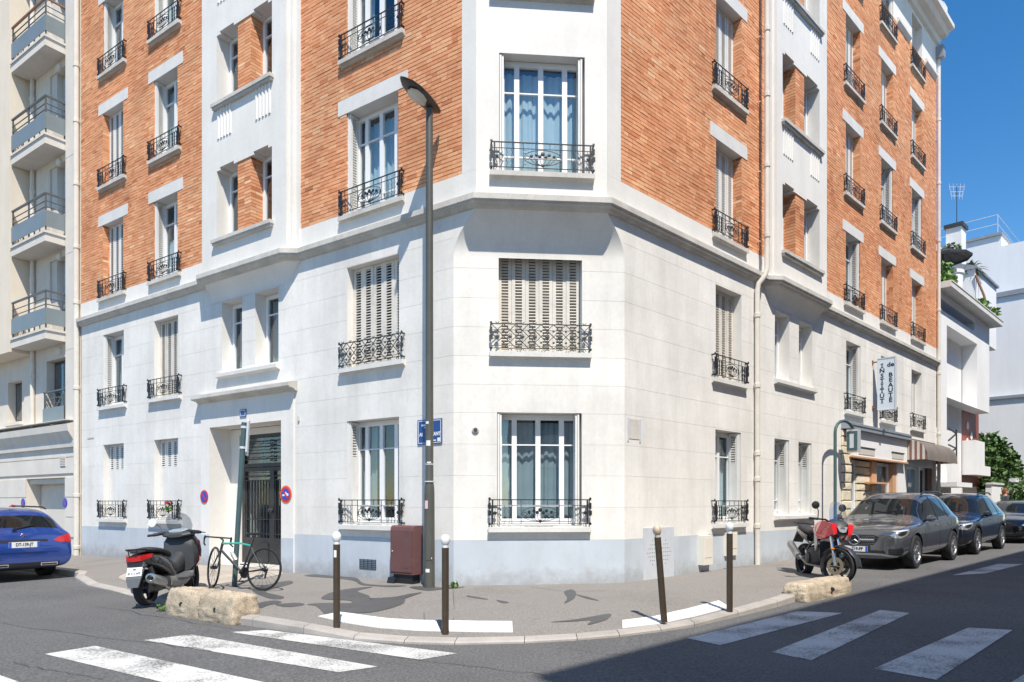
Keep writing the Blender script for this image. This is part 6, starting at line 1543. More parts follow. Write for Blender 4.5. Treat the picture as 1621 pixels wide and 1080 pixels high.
        k.decal([(-.5, -.02), (.5, -.02), (.5, .02), (-.5, .02)], (.8, 0, .325), *FRONT, 'bumper_blade', 'rim_silver', .014, cuts=3)
        for sg in (-1, 1): k.decal([(.5 * sg, -.02), (.80 * sg, -.06), (.82 * sg, -.02), (.5 * sg, .02)][::sg], (.7, 0, .325), *FRONT, 'bumper_blade', 'rim_silver', .012, cuts=3)
        hp = k.ray((2, 0, .46), (-1, 0, 0)); number_plate(root, (hp[0].x + .02, 0, .425), (0, 1, 0), '219-FP', off=.06, sx=.9)
        k.decal([(-.30, -.075), (.30, -.075), (.30, .075), (-.30, .075)], (.8, 0, .425), *FRONT, 'plate_holder', 'trim_black', .008, cuts=2)
    else:
        k.decal([(-.5, -.06), (.5, -.06), (.58, .07), (-.58, .07)], (.8, 0, .66), *FRONT, 'grille', 'trim_black', .006, cuts=3)
        k.decal([(-.60, -.10), (.60, -.10), (.5, .08), (-.5, .08)], (.8, 0, .38), *FRONT, 'lower_grille', 'trim_black', .006, cuts=3)
        hp = k.ray((2, 0, .46), (-1, 0, 0)); number_plate(root, (hp[0].x + .02, 0, .49), (0, 1, 0), '', eu='both')
    mb = MB()
    for y in (.35, -.25):
        P_ = []
        for q in range(5):
            t_ = q / 4; x0, y0 = -.62 - .12 * t_, y + .5 * t_ * (1 if y < 0 else -1); h = k.ray((x0, y0, 3), (0, 0, -1)); P_.append((x0, y0, (h[0].z if h[0] is not None else 1.1) + .015))
        mb.tube(P_, .008, 4)
    mb.build('wiper', 'trim_black', root)
    return k
RW = 2.46      # street-side wheels run this far from the right facade
def wp_(px): s = FR.px(px, RW - .0); q = FR.T(s, RW, 0); return (q[0], q[1])
s_f = FR.px(1457, RW); fpos = lambda s: FR.T(s, RW, 0)[:2]
suv('parked_car', fpos(s_f), fpos(s_f + 2.73), 'grey metallic crossover car with a star emblem beside the red motorcycle', 'veh_grey', 'rim_silver', 'star')
s_2 = FR.px(1553, RW); suv('parked_car', fpos(s_2), fpos(s_2 + 2.73), 'dark navy crossover car parked just behind the grey star emblem car', 'veh_navy', 'rim_silver', 'plain')
SED = [(.80, .30, .52, .52, .56, 0, 0, 'h'), (.76, .22, .76, .64, .70, 0, 0, 'h'), (.62, .19, .85, .74, .79, 0, 0, 'h'), (.3, .18, .885, .81, .88, 0, 0, 'h'), (-.1, .18, .895, .85, .93, 0, 0, 'h'), (-.5, .18, .895, .88, .97, 0, 0, 'h'),
       (-.65, .18, .893, .89, .985, 0, 0, 'h'), (-.75, .18, .893, .895, 1.02, .70, 1.0, 'c'), (-1.40, .18, .893, .905, 1.39, .59, 1.34, 'c'), (-1.75, .18, .893, .91, 1.44, .60, 1.39, 'c'), (-2.35, .18, .893, .92, 1.445, .59, 1.39, 'c'), (-2.9, .19, .893, .94, 1.37, .57, 1.31, 'c'),
       (-3.2, .22, .885, .95, 1.27, .55, 1.22, 'c'), (-3.45, .26, .85, .95, 1.06, .55, 1.02, 'c'), (-3.56, .3, .80, .88, .94, 0, 0, 'h'), (-3.6, .38, .66, .74, .78, 0, 0, 'h')]
def sedan(s0, label, col):
    _S = globals()['SUV']; globals()['SUV'] = SED; k = suv('parked_car', fpos(s0), fpos(s0 + 2.65), label, col, 'rim_dark', 'plain'); globals()['SUV'] = _S; return k
# ---- third and fourth cars are low dark cars built from the same parts
def low_car(s0, label, col, st, d=RW):
    P, Q = Vector((*FR.T(s0, d, 0)[:2], 0)), Vector((*FR.T(s0 + 2.7, d, 0)[:2], 0)); dr = (P - Q).normalized(); left = Vector((-dr.y, dr.x, 0)); side = 1 if left.dot(Vector((FR.n[0], FR.n[1], 0))) > 0 else -1
    c = P - left * side * .77; z = gz(c.x, c.y); root = thing('parked_car', (c.x, c.y, z), label, 'car', 'cars parked along the right-hand street', math.atan2(dr.y, dr.x))
    k = Car(root, st, 2.65, .325, 1.54, col, [(7, 8, 'top'), (7, 11, 'side'), (12, 13, 'top')])
    for ax in (0, -2.65):
        for sg in (-1, 1): k.wheel(ax, sg, 'rim_silver')
    for sg in (-1, 1):
        k.mirror(-.88, .92, sg, col); dn = Vector((.80, sg * .6, 0)).normalized(); du = Vector((0, 0, 1)).cross(dn)
        hl = [(-.16, -.01), (-.08, .04), (.2, .07), (.2, .02), (-.05, -.05)]; hl = hl if sg > 0 else [(-a, b) for a, b in reversed(hl)]
        H = k.decal(hl, (.5, sg * .64, .62), du, (0, 0, 1), 'headlight', 'lamp_clear', .006, cuts=3); k.decal([(a * .9, b * .3 - .01) for a, b in hl], (.5, sg * .64, .62), du, (0, 0, 1), 'daylight_strip', 'enamel_white', .009, parent=H, cuts=2)
        k.sidestrip([(-1.7, .9), (-1.72, 1.36)], .08, sg, 'b_pillar', 'trim_black'); k.sidestrip([(-.66, .35), (-.66, .88)], .008, sg, 'door_gap', 'trim_black'); k.sidestrip([(-1.7, .33), (-1.7, .9)], .008, sg, 'door_gap', 'trim_black')
        k.sidestrip([(-.76, .96), (-1.05, 1.18), (-1.40, 1.33)], .05, sg, 'a_pillar', col, .006)
    g = k.decal([(-.45, -.13), (.45, -.13), (.40, .12), (-.40, .12)], (.7, 0, .45), *FRONT, 'grille', 'trim_black', .006, cuts=3)
    for q in range(6): k.decal([(-.42, -.11 + q * .042), (.42, -.11 + q * .042), (.42, -.10 + q * .042), (-.42, -.10 + q * .042)], (.7, 0, .45), *FRONT, 'grille_bar', 'chrome', .012, parent=g, cuts=2)
    for sg in (-1, 1): k.decal([(.5 * sg, -.1), (.78 * sg, -.12), (.76 * sg, .05), (.5 * sg, .03)][::sg], (.6, 0, .36), *FRONT, 'bumper_intake', 'trim_black', .006, cuts=3)
    return k
low_car(FR.px(1632, RW), 'low black car parked behind the navy crossover car', 'veh_black', SED)
low_car(FR.px(1632, RW) + 5.3, 'dark car farthest along the row, mostly hidden behind the low black car', 'veh_navy', SED)
# ---- blue estate car seen from behind on the left
EST = [(.85, .30, .50, .56, .60, 0, 0, 'h'), (.80, .22, .76, .68, .74, 0, 0, 'h'), (.66, .19, .86, .78, .83, 0, 0, 'h'), (.3, .18, .892, .85, .92, 0, 0, 'h'), (-.1, .18, .90, .89, .97, 0, 0, 'h'), (-.5, .18, .90, .91, 1.0, 0, 0, 'h'),
       (-.65, .18, .90, .92, 1.02, 0, 0, 'h'), (-.75, .18, .90, .925, 1.05, .70, 1.03, 'c'), (-1.45, .18, .90, .935, 1.42, .61, 1.37, 'c'), (-1.8, .18, .90, .94, 1.465, .62, 1.41, 'c'), (-2.5, .18, .90, .95, 1.47, .61, 1.415, 'c'), (-3.1, .19, .90, .96, 1.44, .60, 1.38, 'c'),
       (-3.42, .21, .897, .97, 1.395, .585, 1.33, 'c'), (-3.50, .22, .893, .97, 1.34, .59, 1.27, 'c'), (-3.66, .24, .885, .965, 1.02, .66, .99, 'c'), (-3.72, .25, .875, .92, .95, 0, 0, 'h'), (-3.78, .26, .86, .78, .80, 0, 0, 'h'), (-3.83, .28, .84, .66, .675, 0, 0, 'h'), (-3.84, .32, .80, .56, .57, 0, 0, 'h')]
dirb = Vector((FL.u[0], FL.u[1], 0)); leftb = Vector((-dirb.y, dirb.x, 0)); rx, ry, _ = FL.T(8.12 + 3.84, 3.10, 0); org_b = Vector((rx, ry, 0))
bc = thing('parked_car', (org_b.x, org_b.y, gz(org_b.x, org_b.y)), 'blue estate car seen from behind beside the cream house', 'car', None, math.atan2(dirb.y, dirb.x))
k = Car(bc, EST, 2.73, .325, 1.56, 'veh_blue', [(7, 8, 'top'), (7, 12, 'side'), (13, 14, 'top')])
for ax in (0, -2.73):
    for sg in (-1, 1): k.wheel(ax, sg, 'rim_dark')
RB = ((0, -1, 0), (0, 0, 1))
for sg in (-1, 1):
    k.mirror(-.9, .95, sg, 'veh_blue'); k.sidestrip([(-1.68, .95), (-1.7, 1.4)], .09, sg, 'b_pillar', 'trim_black'); k.sidestrip([(-2.6, .96), (-2.58, 1.4)], .08, sg, 'c_pillar', 'trim_black')
    k.sidestrip([(-.62, .36), (-.62, .92)], .008, sg, 'door_gap', 'trim_black'); k.sidestrip([(-1.7, .34), (-1.7, .93)], .008, sg, 'door_gap', 'trim_black')
    dn = Vector((-.85, sg * .53, 0)).normalized(); du = Vector((0, 0, 1)).cross(dn)
    tl = [(-.34, -.03), (-.22, .04), (-.05, .085), (.14, .10), (.20, .03), (.17, -.075), (-.02, -.085), (-.26, -.075)]; tl = [(-a, b) for a, b in reversed(tl)] if sg > 0 else tl
    T_ = k.decal(tl, (-3.5, sg * .74, .83), du, (0, 0, 1), 'tail_light', 'lamp_red', .008, cuts=3)
    cl = [(.0, -.025), (.17, -.02), (.17, .012), (.0, -.005)]; cl = [(-a, b) for a, b in reversed(cl)] if sg > 0 else cl
    k.decal(cl, (-3.5, sg * .74, .83), du, (0, 0, 1), 'reversing_light', 'lamp_clear', .012, parent=T_, cuts=2)
    y0 = sg * .42; ex = k.decal([(-.15, -.03), (.15, -.03), (.15, .03), (-.15, .03)], (-3.7, y0, .335), *RB, 'exhaust_trim', 'chrome', .012, cuts=2); k.decal([(-.13, -.015), (.13, -.015), (.13, .015), (-.13, .015)], (-3.7, y0, .335), *RB, 'exhaust_hole', 'trim_black', .016, parent=ex, cuts=2)
    mb = MB(); mb.tube([(-1.5, sg * .60, 1.43), (-1.65, sg * .61, 1.475), (-3.1, sg * .595, 1.455), (-3.25, sg * .585, 1.42)], .016, 6); mb.build('roof_rail', 'trim_black', bc, smooth=True)
k.decal([(-.80, -.06), (.80, -.06), (.80, .05), (-.80, .05)], (-3.7, 0, .33), *RB, 'rear_skirt', 'trim_black', .004, cuts=3)
k.decal([(-.60, -.006), (.60, -.006), (.60, .006), (-.60, .006)], (-3.7, 0, .575), *RB, 'boot_gap', 'trim_black', .004, cuts=3)
k.decal([(-.42, -.02), (.42, -.02), (.42, .025), (-.42, .025)], (-3.7, 0, .80), *RB, 'plate_recess', 'trim_black', .004, cuts=3)
hp = k.ray((-6, 0, .73), (1, 0, 0)); number_plate(bc, (hp[0].x - .015, 0, .73), (0, -1, 0), 'DT-139-JT', sx=.8)
hp = k.ray((-6, 0, .895), (1, 0, 0)); em = MB(); ex_ = hp[0].x - .012
lion = [(-.035, -.045), (-.02, -.05), (-.015, -.02), (.005, -.045), (.02, -.05), (.01, -.015), (.03, .0), (.045, -.01), (.04, .015), (.02, .02), (.03, .045), (.01, .055), (-.015, .05), (-.02, .02), (-.04, .02), (-.045, .0), (-.025, -.01)]
em.loft([[(x, -a, .895 + b) for a, b in lion] for x in (ex_ + .01, ex_)]); em.build('emblem', 'chrome', bc)
P_ = []
for q in range(7):
    y0 = .12 - .34 * q / 6; zz = 1.03 + .012 * q; h = k.ray((-6, y0, zz), (1, 0, 0)); P_.append(((h[0].x if h[0] is not None else -3.6) - .02, y0, zz))
mb = MB(); mb.tube(P_, .012, 5); mb.lathe([(.03, -.05), (.03, .0)], (P_[0][0], P_[0][1], P_[0][2]), 8, 'x'); mb.build('rear_wiper', 'trim_black', bc)
# ============================================================ two-wheelers and a passer-by
mat('scooter_black', (.02, .02, .022), .18, coat=.8, var=.1, vscale=6); mat('scooter_grey', (.10, .105, .11), .45, var=.06); mat('scooter_inner', (.045, .047, .05), .55, var=.08); mat('scooter_red', (.20, .012, .02), .25, coat=.8); mat('seat_black', (.022, .022, .024), .6, bump=.2, bscale=200)
mat('alloy', (.42, .42, .42), .32, metal=.9, var=.12, vscale=12); mat('alloy_matt', (.28, .28, .28), .5, metal=.6, var=.1); mat('moto_red', (.62, .012, .018), .2, coat=.9); mat('moto_silver', (.50, .49, .46), .35, metal=.4); mat('mint', (.03, .38, .29), .35, coat=.5); mat('frame_black', (.014, .016, .018), .3, coat=.5); mat('copper_disc', (.32, .25, .17), .4, metal=.8)
mat('mirror_glass', (.75, .78, .80), .05, metal=1.0); mat('tail_red', (.48, .012, .015), .15, coat=1); mat('spoke', (.35, .35, .36), .35, metal=.8); mat('dash', (.30, .36, .42), .2, coat=.6)
glass_mat('smoke_screen', (.50, .52, .55), .8, .04); glass_mat('clear_screen', (.72, .76, .80), 1.0, .22)
def superring(cx, cz, w, h, x, n=14, p=2.6, top=1.0):
    r = []
    for k in range(n):
        a = 2 * math.pi * k / n; c, s = math.cos(a), math.sin(a)
        r.append((x, cx + w * math.copysign(abs(c) ** (2 / p), c), cz + h * math.copysign(abs(s) ** (2 / p), s)))
    return r
def loftbody(name, secs, m, parent, n=14, p=2.6):
    """secs: (x, y, z, half width, half height)"""
    mb = MB(); mb.loft([superring(y, z, w, h, x, n, p) for x, y, z, w, h in secs]); return mb.build(name, m, parent, smooth=True)
def tyre(parent, x, z, r, w, rim_m, name='wheel', steer=0.0, spokes=5, thin=False, y=0.0):
    t = MB(); t.lathe([(r - w * .9, -w * .75), (r - w * .4, -w), (r - w * .1, -w * .6), (r, 0), (r - w * .1, w * .6), (r - w * .4, w), (r - w * .9, w * .75)], (0, 0, 0), 36, 'y', caps=False)
    o = t.build(name, 'tyre', parent, smooth=True); o.location = (x, y, z); o.rotation_euler = (0, 0, steer)
    m = MB(); ri = r - w * .9
    m.lathe([(ri + .004, -w * .7), (ri + .004, w * .7), (ri - .018, w * .6), (ri - .018, -w * .6), (ri + .004, -w * .7)], (0, 0, 0), 32, 'y', caps=False)
    m.lathe([(.025, -.05), (.03, -.03), (.03, .03), (.025, .05)], (0, 0, 0), 10, 'y')
    for k in range(spokes):
        a = 2 * math.pi * k / spokes; c, s = math.cos(a), math.sin(a)
        if thin: b = a + (.25 if k % 2 else -.25); m.tube([(.02 * math.cos(b + 1.5), .02 * (1 if k % 2 else -1), .02 * math.sin(b + 1.5)), (ri * c, 0, ri * s)], .0022, 3)
        else: m.tube([(.02 * c, 0, .02 * s), ((ri - .01) * c, 0, (ri - .01) * s)], [.028, .018], 5)
    m.build('rim', rim_m, o, smooth=False); return o
# ---- black and red scooter, seen from behind
xr, yr, _ = ground_at(233, 961, .0); xf, yf = xr - .05, yr + 1.50
sc_ = thing('scooter', (xr, yr, gz(xr, yr) + .02), 'black and red motor scooter with a smoked windscreen parked beside the stone block', 'scooter', None, math.atan2(yf - yr, xf - xr)); sc_.rotation_euler[0] = R(-4)
tyre(sc_, 0, .265, .265, .07, 'rim_dark', spokes=5); tyre(sc_, 1.50, .28, .28, .06, 'rim_dark', spokes=5, steer=R(8))
loftbody('tail_body', [(-.26, 0, .70, .10, .045), (-.18, 0, .68, .165, .085), (.0, 0, .66, .185, .11), (.25, 0, .62, .18, .13), (.45, 0, .56, .17, .15), (.60, 0, .45, .15, .16), (.70, 0, .38, .13, .12)], 'scooter_black', sc_)
loftbody('seat', [(-.22, 0, .785, .08, .015), (-.12, 0, .80, .13, .03), (.1, 0, .80, .15, .045), (.30, 0, .775, .15, .045), (.5, 0, .735, .13, .05), (.66, 0, .70, .09, .05), (.74, 0, .67, .05, .03)], 'seat_black', sc_)
mb = MB(); mb.loft([[(-.285, -.10, .665), (-.295, 0, .655), (-.285, .10, .665), (-.14, .185, .70), (-.14, -.185, .70)], [(-.29, -.10, .735), (-.30, 0, .74), (-.29, .10, .735), (-.12, .19, .755), (-.12, -.19, .755)]]); mb.build('tail_light', 'tail_red', sc_)
mb = MB(); mb.tube([(.05, .13, .79), (-.2, .13, .82), (-.30, .09, .83), (-.30, -.09, .83), (-.2, -.13, .82), (.05, -.13, .79)], .011, 6); mb.tube([(-.30, .06, .83), (-.30, .05, .74), (-.30, -.05, .74), (-.30, -.06, .83)], .009, 6); mb.tube([(-.15, -.12, .825), (-.15, .12, .825)], .009, 6); mb.build('luggage_rack', 'trim_black', sc_)
mb = MB(); mb.loft([[(-.20, -.11, .60), (-.20, .11, .60), (-.17, .11, .60), (-.17, -.11, .60)], [(-.33, -.105, .42), (-.33, .105, .42), (-.30, .105, .42), (-.30, -.105, .42)], [(-.36, -.07, .30), (-.36, .07, .30), (-.33, .07, .30), (-.33, -.07, .30)]]); mb.build('mudguard', 'scooter_grey', sc_)
mb = MB(); mb.box(-.24, -.15, -.12, .12, .58, .67); mb.build('tail_bracket', 'scooter_grey', sc_)
number_plate(sc_, (-.285, 0, .515), (0, -1, 0), '', w=.21, h=.13, up=(.40, 0, .92), eu=None, lines=[('W', .030, .045), ('G 111 NT', -.028, .045)])
loftbody('engine', [(-.05, -.02, .27, .09, .09), (.15, -.03, .28, .13, .11), (.45, 0, .30, .16, .12), (.62, 0, .30, .12, .10)], 'dark_metal', sc_)
loftbody('transmission_cover', [(-.12, .13, .27, .03, .07), (.0, .14, .28, .045, .10), (.3, .14, .30, .045, .11), (.5, .13, .31, .03, .07)], 'alloy_matt', sc_)
mb = MB(); mb.tube([(.55, -.12, .20), (.35, -.17, .18), (.2, -.19, .24), (.1, -.20, .30)], .022, 8); mb.lathe([(.06, .10), (.078, .06), (.078, -.26), (.070, -.29), (.045, -.295), (.045, -.26), (.022, -.26)], (0, -.215, 0), 16, 'x', caps=False); ex = mb.build('exhaust', 'alloy', sc_, smooth=True)
for v in ex.data.vertices:
    if v.co.y < -.12 and abs(v.co.z) < .1: v.co.z += .36 - v.co.x * .25 - .02
mb = MB(); mb.lathe([(.024, -.30), (.024, -.292)], (0, -.215, .415), 12, 'x'); mb.build('exhaust_tip', 'dark_hole', sc_)
mb = MB(); mb.tube([(-.12, -.14, .56), (-.03, -.16, .30)], .03, 8); mb.build('shock_absorber', 'dark_metal', sc_)
loftbody('side_panel', [(.45, -.10, .30, .08, .08), (.65, -.09, .27, .10, .09), (.95, -.06, .25, .12, .07), (1.15, -.04, .28, .10, .06)], 'alloy_matt', sc_); loftbody('footboard', [(.60, 0, .33, .20, .05), (.85, 0, .31, .23, .05), (1.1, 0, .33, .22, .06), (1.2, 0, .42, .2, .08)], 'scooter_grey', sc_)
loftbody('centre_tunnel', [(.62, 0, .52, .10, .12), (.85, 0, .46, .09, .10), (1.1, 0, .55, .10, .16)], 'scooter_inner', sc_)
loftbody('leg_shield', [(1.10, 0, .62, .24, .24), (1.17, 0, .70, .27, .28), (1.26, 0, .72, .27, .28)], 'scooter_inner', sc_, p=3.2)
loftbody('front_fairing', [(1.24, 0, .70, .285, .30), (1.34, 0, .70, .27, .29), (1.46, 0, .68, .20, .24), (1.56, 0, .66, .10, .14)], 'scooter_red', sc_, p=2.8)
loftbody('front_mudguard', [(1.30, 0, .46, .05, .06), (1.45, 0, .54, .08, .05), (1.62, 0, .54, .075, .045), (1.76, 0, .46, .04, .03)], 'scooter_black', sc_)
loftbody('dashboard', [(1.02, 0, .965, .12, .025), (1.10, 0, .985, .24, .05), (1.20, 0, 1.0, .25, .06), (1.32, 0, .98, .20, .06)], 'scooter_inner', sc_); loftbody('instrument_panel', [(1.07, 0, 1.03, .11, .012), (1.14, 0, 1.048, .15, .016), (1.24, 0, 1.065, .13, .012)], 'dash', sc_)
mb = MB()
for sg in (-1, 1):
    mb.tube([(1.15, 0, 1.0), (1.12, sg * .2, 1.02), (1.06, sg * .36, 1.0)], .03, 8); mb.tube([(1.06, sg * .28, 1.0), (1.0, sg * .42, .995)], .022, 8); mb.tube([(1.09, sg * .26, 1.01), (1.12, sg * .33, 1.0), (1.07, sg * .46, .985)], .008, 5)
mb.build('handlebar', 'trim_black', sc_, smooth=True)
mb = MB(); rows_ = []
for z, w, x in ((1.03, .17, 1.30), (1.12, .205, 1.27), (1.22, .20, 1.22), (1.30, .15, 1.18), (1.325, .09, 1.165)): rows_.append([(x - .05 * (t * t), w * t, z) for t in (-1, -.66, -.33, 0, .33, .66, 1)])
mb.loft(rows_, closed=False); mb.build('windscreen', 'smoke_screen', sc_, smooth=True)
for sg in (1,):
    mb = MB(); mb.tube([(1.13, sg * .22, 1.02), (1.16, sg * .28, 1.12), (1.15, sg * .34, 1.17)], .009, 6); mb.build('mirror_stalk', 'trim_black', sc_)
    mb = MB(); mb.lathe([(.01, .03), (.06, .02), (.07, 0), (.062, -.015), (.01, -.018)], (1.14, sg * .40, 1.19), 12, 'x'); mm = mb.build('mirror', 'bollard_white' if sg > 0 else 'trim_black', sc_, smooth=True)
# ---- racing bicycle leaning on the post
bx0 = ground_at(415, 937, .11); bx1 = ground_at(335, 933, .11); v = Vector((bx1[0] - bx0[0], bx1[1] - bx0[1], 0)).normalized()
bi = thing('bicycle', (bx0[0], bx0[1], surf(bx0[0], bx0[1])), 'black road bicycle with a mint green top tube leaning on the green post', 'bicycle', None, math.atan2(v.y, v.x)); bi.rotation_euler[0] = R(7)
WB, WR = 1.0, .335
tyre(bi, 0, WR, WR, .016, 'frame_black', spokes=20, thin=True); tyre(bi, WB, WR, WR, .016, 'frame_black', spokes=20, thin=True, steer=R(-32))
bb = (.42, 0, .27); st = (.27, 0, .75); hd0, hd1 = (.86, 0, .74), (.885, 0, .62)
def tb(name, pts, r, m): q = MB(); q.tube(pts, r, 8); return q.build(name, m, bi, smooth=True)
tb('down_tube', [bb, hd1], .020, 'frame_black'); tb('seat_tube', [bb, st], .017, 'frame_black'); tb('head_tube', [hd0, hd1], .022, 'frame_black')
tb('top_tube', [(.285, 0, .70), (.5, 0, .735), (.855, 0, .725)], [.014, .017, .019], 'mint')
for sg in (-1, 1): tb('chain_stay', [bb, (0, sg * .055, WR)], .010, 'frame_black'); tb('seat_stay', [(.29, 0, .68), (0, sg * .055, WR)], .009, 'frame_black')
cf, sf = math.cos(R(-32)), math.sin(R(-32))
for sg in (-1, 1): tb('fork', [(.888, 0, .61), (.92, sg * .03, .5), (WB - .02 - sf * sg * .03, sg * .045 * cf, WR)], [.016, .013, .009], 'frame_black')
tb('seat_post', [st, (.245, 0, .87)], .013, 'frame_black')
loftbody('saddle', [(.10, 0, .895, .065, .018), (.18, 0, .895, .06, .02), (.28, 0, .89, .035, .018), (.38, 0, .885, .016, .014)], 'seat_black', bi)
q = MB(); hx, hz = .93, .82
def hb(a, b, z): return (hx + a * cf - b * sf, a * sf + b * cf, z)
q.tube([(.86, 0, .74), (.855, 0, .78), hb(0, 0, hz)], .014, 8)
for sg in (-1, 1): q.tube([hb(0, 0, hz), hb(0, sg * .19, hz), hb(.07, sg * .205, hz), hb(.11, sg * .21, hz - .04), hb(.09, sg * .21, hz - .11), hb(.0, sg * .215, hz - .135)], .013, 7); q.tube([hb(.09, sg * .205, hz + .02), hb(.13, sg * .205, hz - .02), hb(.12, sg * .205, hz - .11)], .011, 6)
q.build('handlebar', 'seat_black', bi, smooth=True)
q = MB(); q.lathe([(.075, -.004), (.09, 0), (.075, .004)], (bb[0], -.05, bb[2]), 24, 'y'); q.lathe([(.02, -.06), (.02, .06)], bb, 10, 'y'); q.tube([(bb[0], -.06, bb[2]), (bb[0] + .10, -.065, bb[2] - .13)], .010, 6); q.tube([(bb[0], .06, bb[2]), (bb[0] - .10, .065, bb[2] + .13)], .010, 6); q.box(bb[0] + .06, bb[0] + .16, -.13, -.06, bb[2] - .15, bb[2] - .13); q.box(bb[0] - .16, bb[0] - .06, .06, .13, bb[2] + .12, bb[2] + .14); q.build('crankset', 'dark_metal', bi)
q = MB(); q.lathe([(.03, -.02), (.05, 0), (.03, .02)], (0, -.04, WR), 18, 'y'); q.tube([(0, -.045, WR + .05), (.42, -.055, bb[2] + .08)], .004, 4); q.tube([(0, -.045, WR - .05), (.02, -.05, WR - .15), (.42, -.055, bb[2] - .08)], .004, 4); q.tube([(.0, -.06, WR - .04), (.02, -.06, WR - .14)], .016, 5); q.build('drivetrain', 'dark_metal', bi)
q = MB(); q.lathe([(.034, 0), (.034, .13), (.02, .16), (.02, .18)], (0, 0, 0), 12); o = q.build('bottle', 'moto_silver', bi, smooth=True); o.location = (.56, .0, .46); o.rotation_euler = (0, R(40), 0)
# ---- red motorcycle facing the camera
mf = (5.46, 11.48); mr = (5.52, 12.92); dv = Vector((mf[0] - mr[0], mf[1] - mr[1], 0)).normalized(); zg = gz(5.5, 12.2) + .06
mo = thing('motorcycle', (mr[0], mr[1], zg), 'red and black motorcycle parked before the grey crossover car', 'motorcycle', None, math.atan2(dv.y, dv.x)); mo.rotation_euler[0] = R(-5)
SP = math.sin; stq = R(34)
tyre(mo, 0, .31, .31, .075, 'rim_dark', spokes=6)
fw = tyre(mo, 1.44, .315, .315, .062, 'rim_dark', spokes=6, steer=stq)
def stp(a, b, z):       # point in the steered front assembly
    return (1.40 + (a) * math.cos(stq) - b * math.sin(stq), a * math.sin(stq) + b * math.cos(stq), z)
q = MB(); q.lathe([(.15, .0), (.15, .004), (.09, .004), (.09, 0), (.15, 0)], (0, -.085, 0), 24, 'y', caps=False); q.lathe([(.15, 0), (.15, .004), (.09, .004), (.09, 0), (.15, 0)], (0, .08, 0), 24, 'y', caps=False)
for a in range(0, 360, 60): q.tube([(.03 * math.cos(R(a)), -.083, .03 * math.sin(R(a))), (.1 * math.cos(R(a)), -.083, .1 * math.sin(R(a)))], .01, 4)
q.build('brake_disc', 'copper_disc', fw)
for sg in (-1, 1):
    q = MB(); q.tube([stp(.04, sg * .10, .315), stp(-.02, sg * .10, .52)], .032, 10); q.build('fork_leg', 'alloy', mo, smooth=True); q = MB(); q.tube([stp(-.02, sg * .10, .52), stp(-.14, sg * .10, .95)], .022, 10); q.build('fork_tube', 'chrome', mo, smooth=True)
q = MB(); rws = []
for a in (-60, -30, 0, 30, 60, 85):
    rr = .36; rws.append([stp(.04 + rr * math.sin(R(a)) , w, .315 + rr * math.cos(R(a)) - (.03 if abs(w) > .05 else 0)) for w in (-.075, -.04, 0, .04, .075)])
q.loft(rws, closed=False); q.build('front_mudguard', 'dark_metal', mo, smooth=True)
loftbody('engine', [(.42, 0, .42, .15, .16), (.62, 0, .44, .19, .20), (.85, 0, .44, .17, .18), (1.0, 0, .46, .11, .12)], 'trim_black', mo)
for sg in (-1, 1):
    q = MB(); q.lathe([(.10, 0), (.10, .03), (.06, .05)], (.60, sg * .17, .38), 16, 'y') if sg > 0 else q.lathe([(.10, 0), (.10, -.03), (.06, -.05)], (.60, sg * .17, .38), 16, 'y'); q.build('engine_cover', 'dark_metal', mo)
loftbody('radiator', [(1.02, 0, .55, .17, .16), (1.06, 0, .55, .17, .16)], 'dark_metal', mo, p=6)
q = MB()
for sg in (-1, 1): q.tube([(1.16, 0, .88), (.95, sg * .14, .74), (.6, sg * .15, .64), (.4, sg * .13, .5)], .026, 6); q.tube([(.5, sg * .12, .62), (.1, sg * .11, .74), (-.25, sg * .08, .82)], .018, 6); q.tube([(.42, sg * .11, .42), (0, sg * .11, .31)], .028, 6)
q.build('frame', 'frame_black', mo, smooth=True)
loftbody('fuel_tank', [(.48, 0, .86, .10, .06), (.60, 0, .90, .15, .10), (.80, 0, .93, .19, .13), (1.0, 0, .92, .19, .12), (1.12, 0, .88, .14, .09)], 'moto_red', mo)
loftbody('seat', [(-.30, 0, .93, .07, .03), (-.15, 0, .93, .12, .04), (.1, 0, .88, .14, .045), (.35, 0, .84, .14, .05), (.52, 0, .87, .11, .045)], 'seat_black', mo)
for sg in (-1, 1):
    q = MB(); q.loft([[(.92, sg * .17, 1.0), (1.22, sg * .17, 1.06), (1.46, sg * .10, 1.02), (1.50, sg * .09, .86), (1.30, sg * .15, .76), (1.1, sg * .20, .74), (.95, sg * .19, .82)], [(.92, sg * .21, 1.0), (1.22, sg * .245, 1.06), (1.47, sg * .19, 1.02), (1.51, sg * .15, .86), (1.31, sg * .22, .76), (1.1, sg * .25, .74), (.95, sg * .23, .82)]]); q.build('side_fairing', 'moto_red', mo)
    q = MB(); q.loft([[(.80, sg * .175, .90), (.98, sg * .20, .82), (1.08, sg * .215, .66), (.98, sg * .20, .52), (.86, sg * .18, .66)], [(.80, sg * .20, .90), (.98, sg * .222, .82), (1.08, sg * .235, .66), (.98, sg * .22, .52), (.86, sg * .20, .66)]]); q.build('radiator_shroud', 'moto_silver', mo)
loftbody('headlight_shell', [(1.20, 0, .98, .15, .13), (1.34, 0, .96, .15, .13), (1.44, 0, .93, .11, .10), (1.49, 0, .90, .05, .05)], 'scooter_inner', mo)
q = MB(); q.loft([[(1.445, -.10, .985), (1.445, .10, .985), (1.49, .06, .895), (1.50, 0, .875), (1.49, -.06, .895)], [(1.47, -.09, .98), (1.47, .09, .98), (1.51, .05, .895), (1.52, 0, .88), (1.51, -.05, .895)]]); q.build('headlight', 'lamp_clear', mo)
q = MB(); rws = []
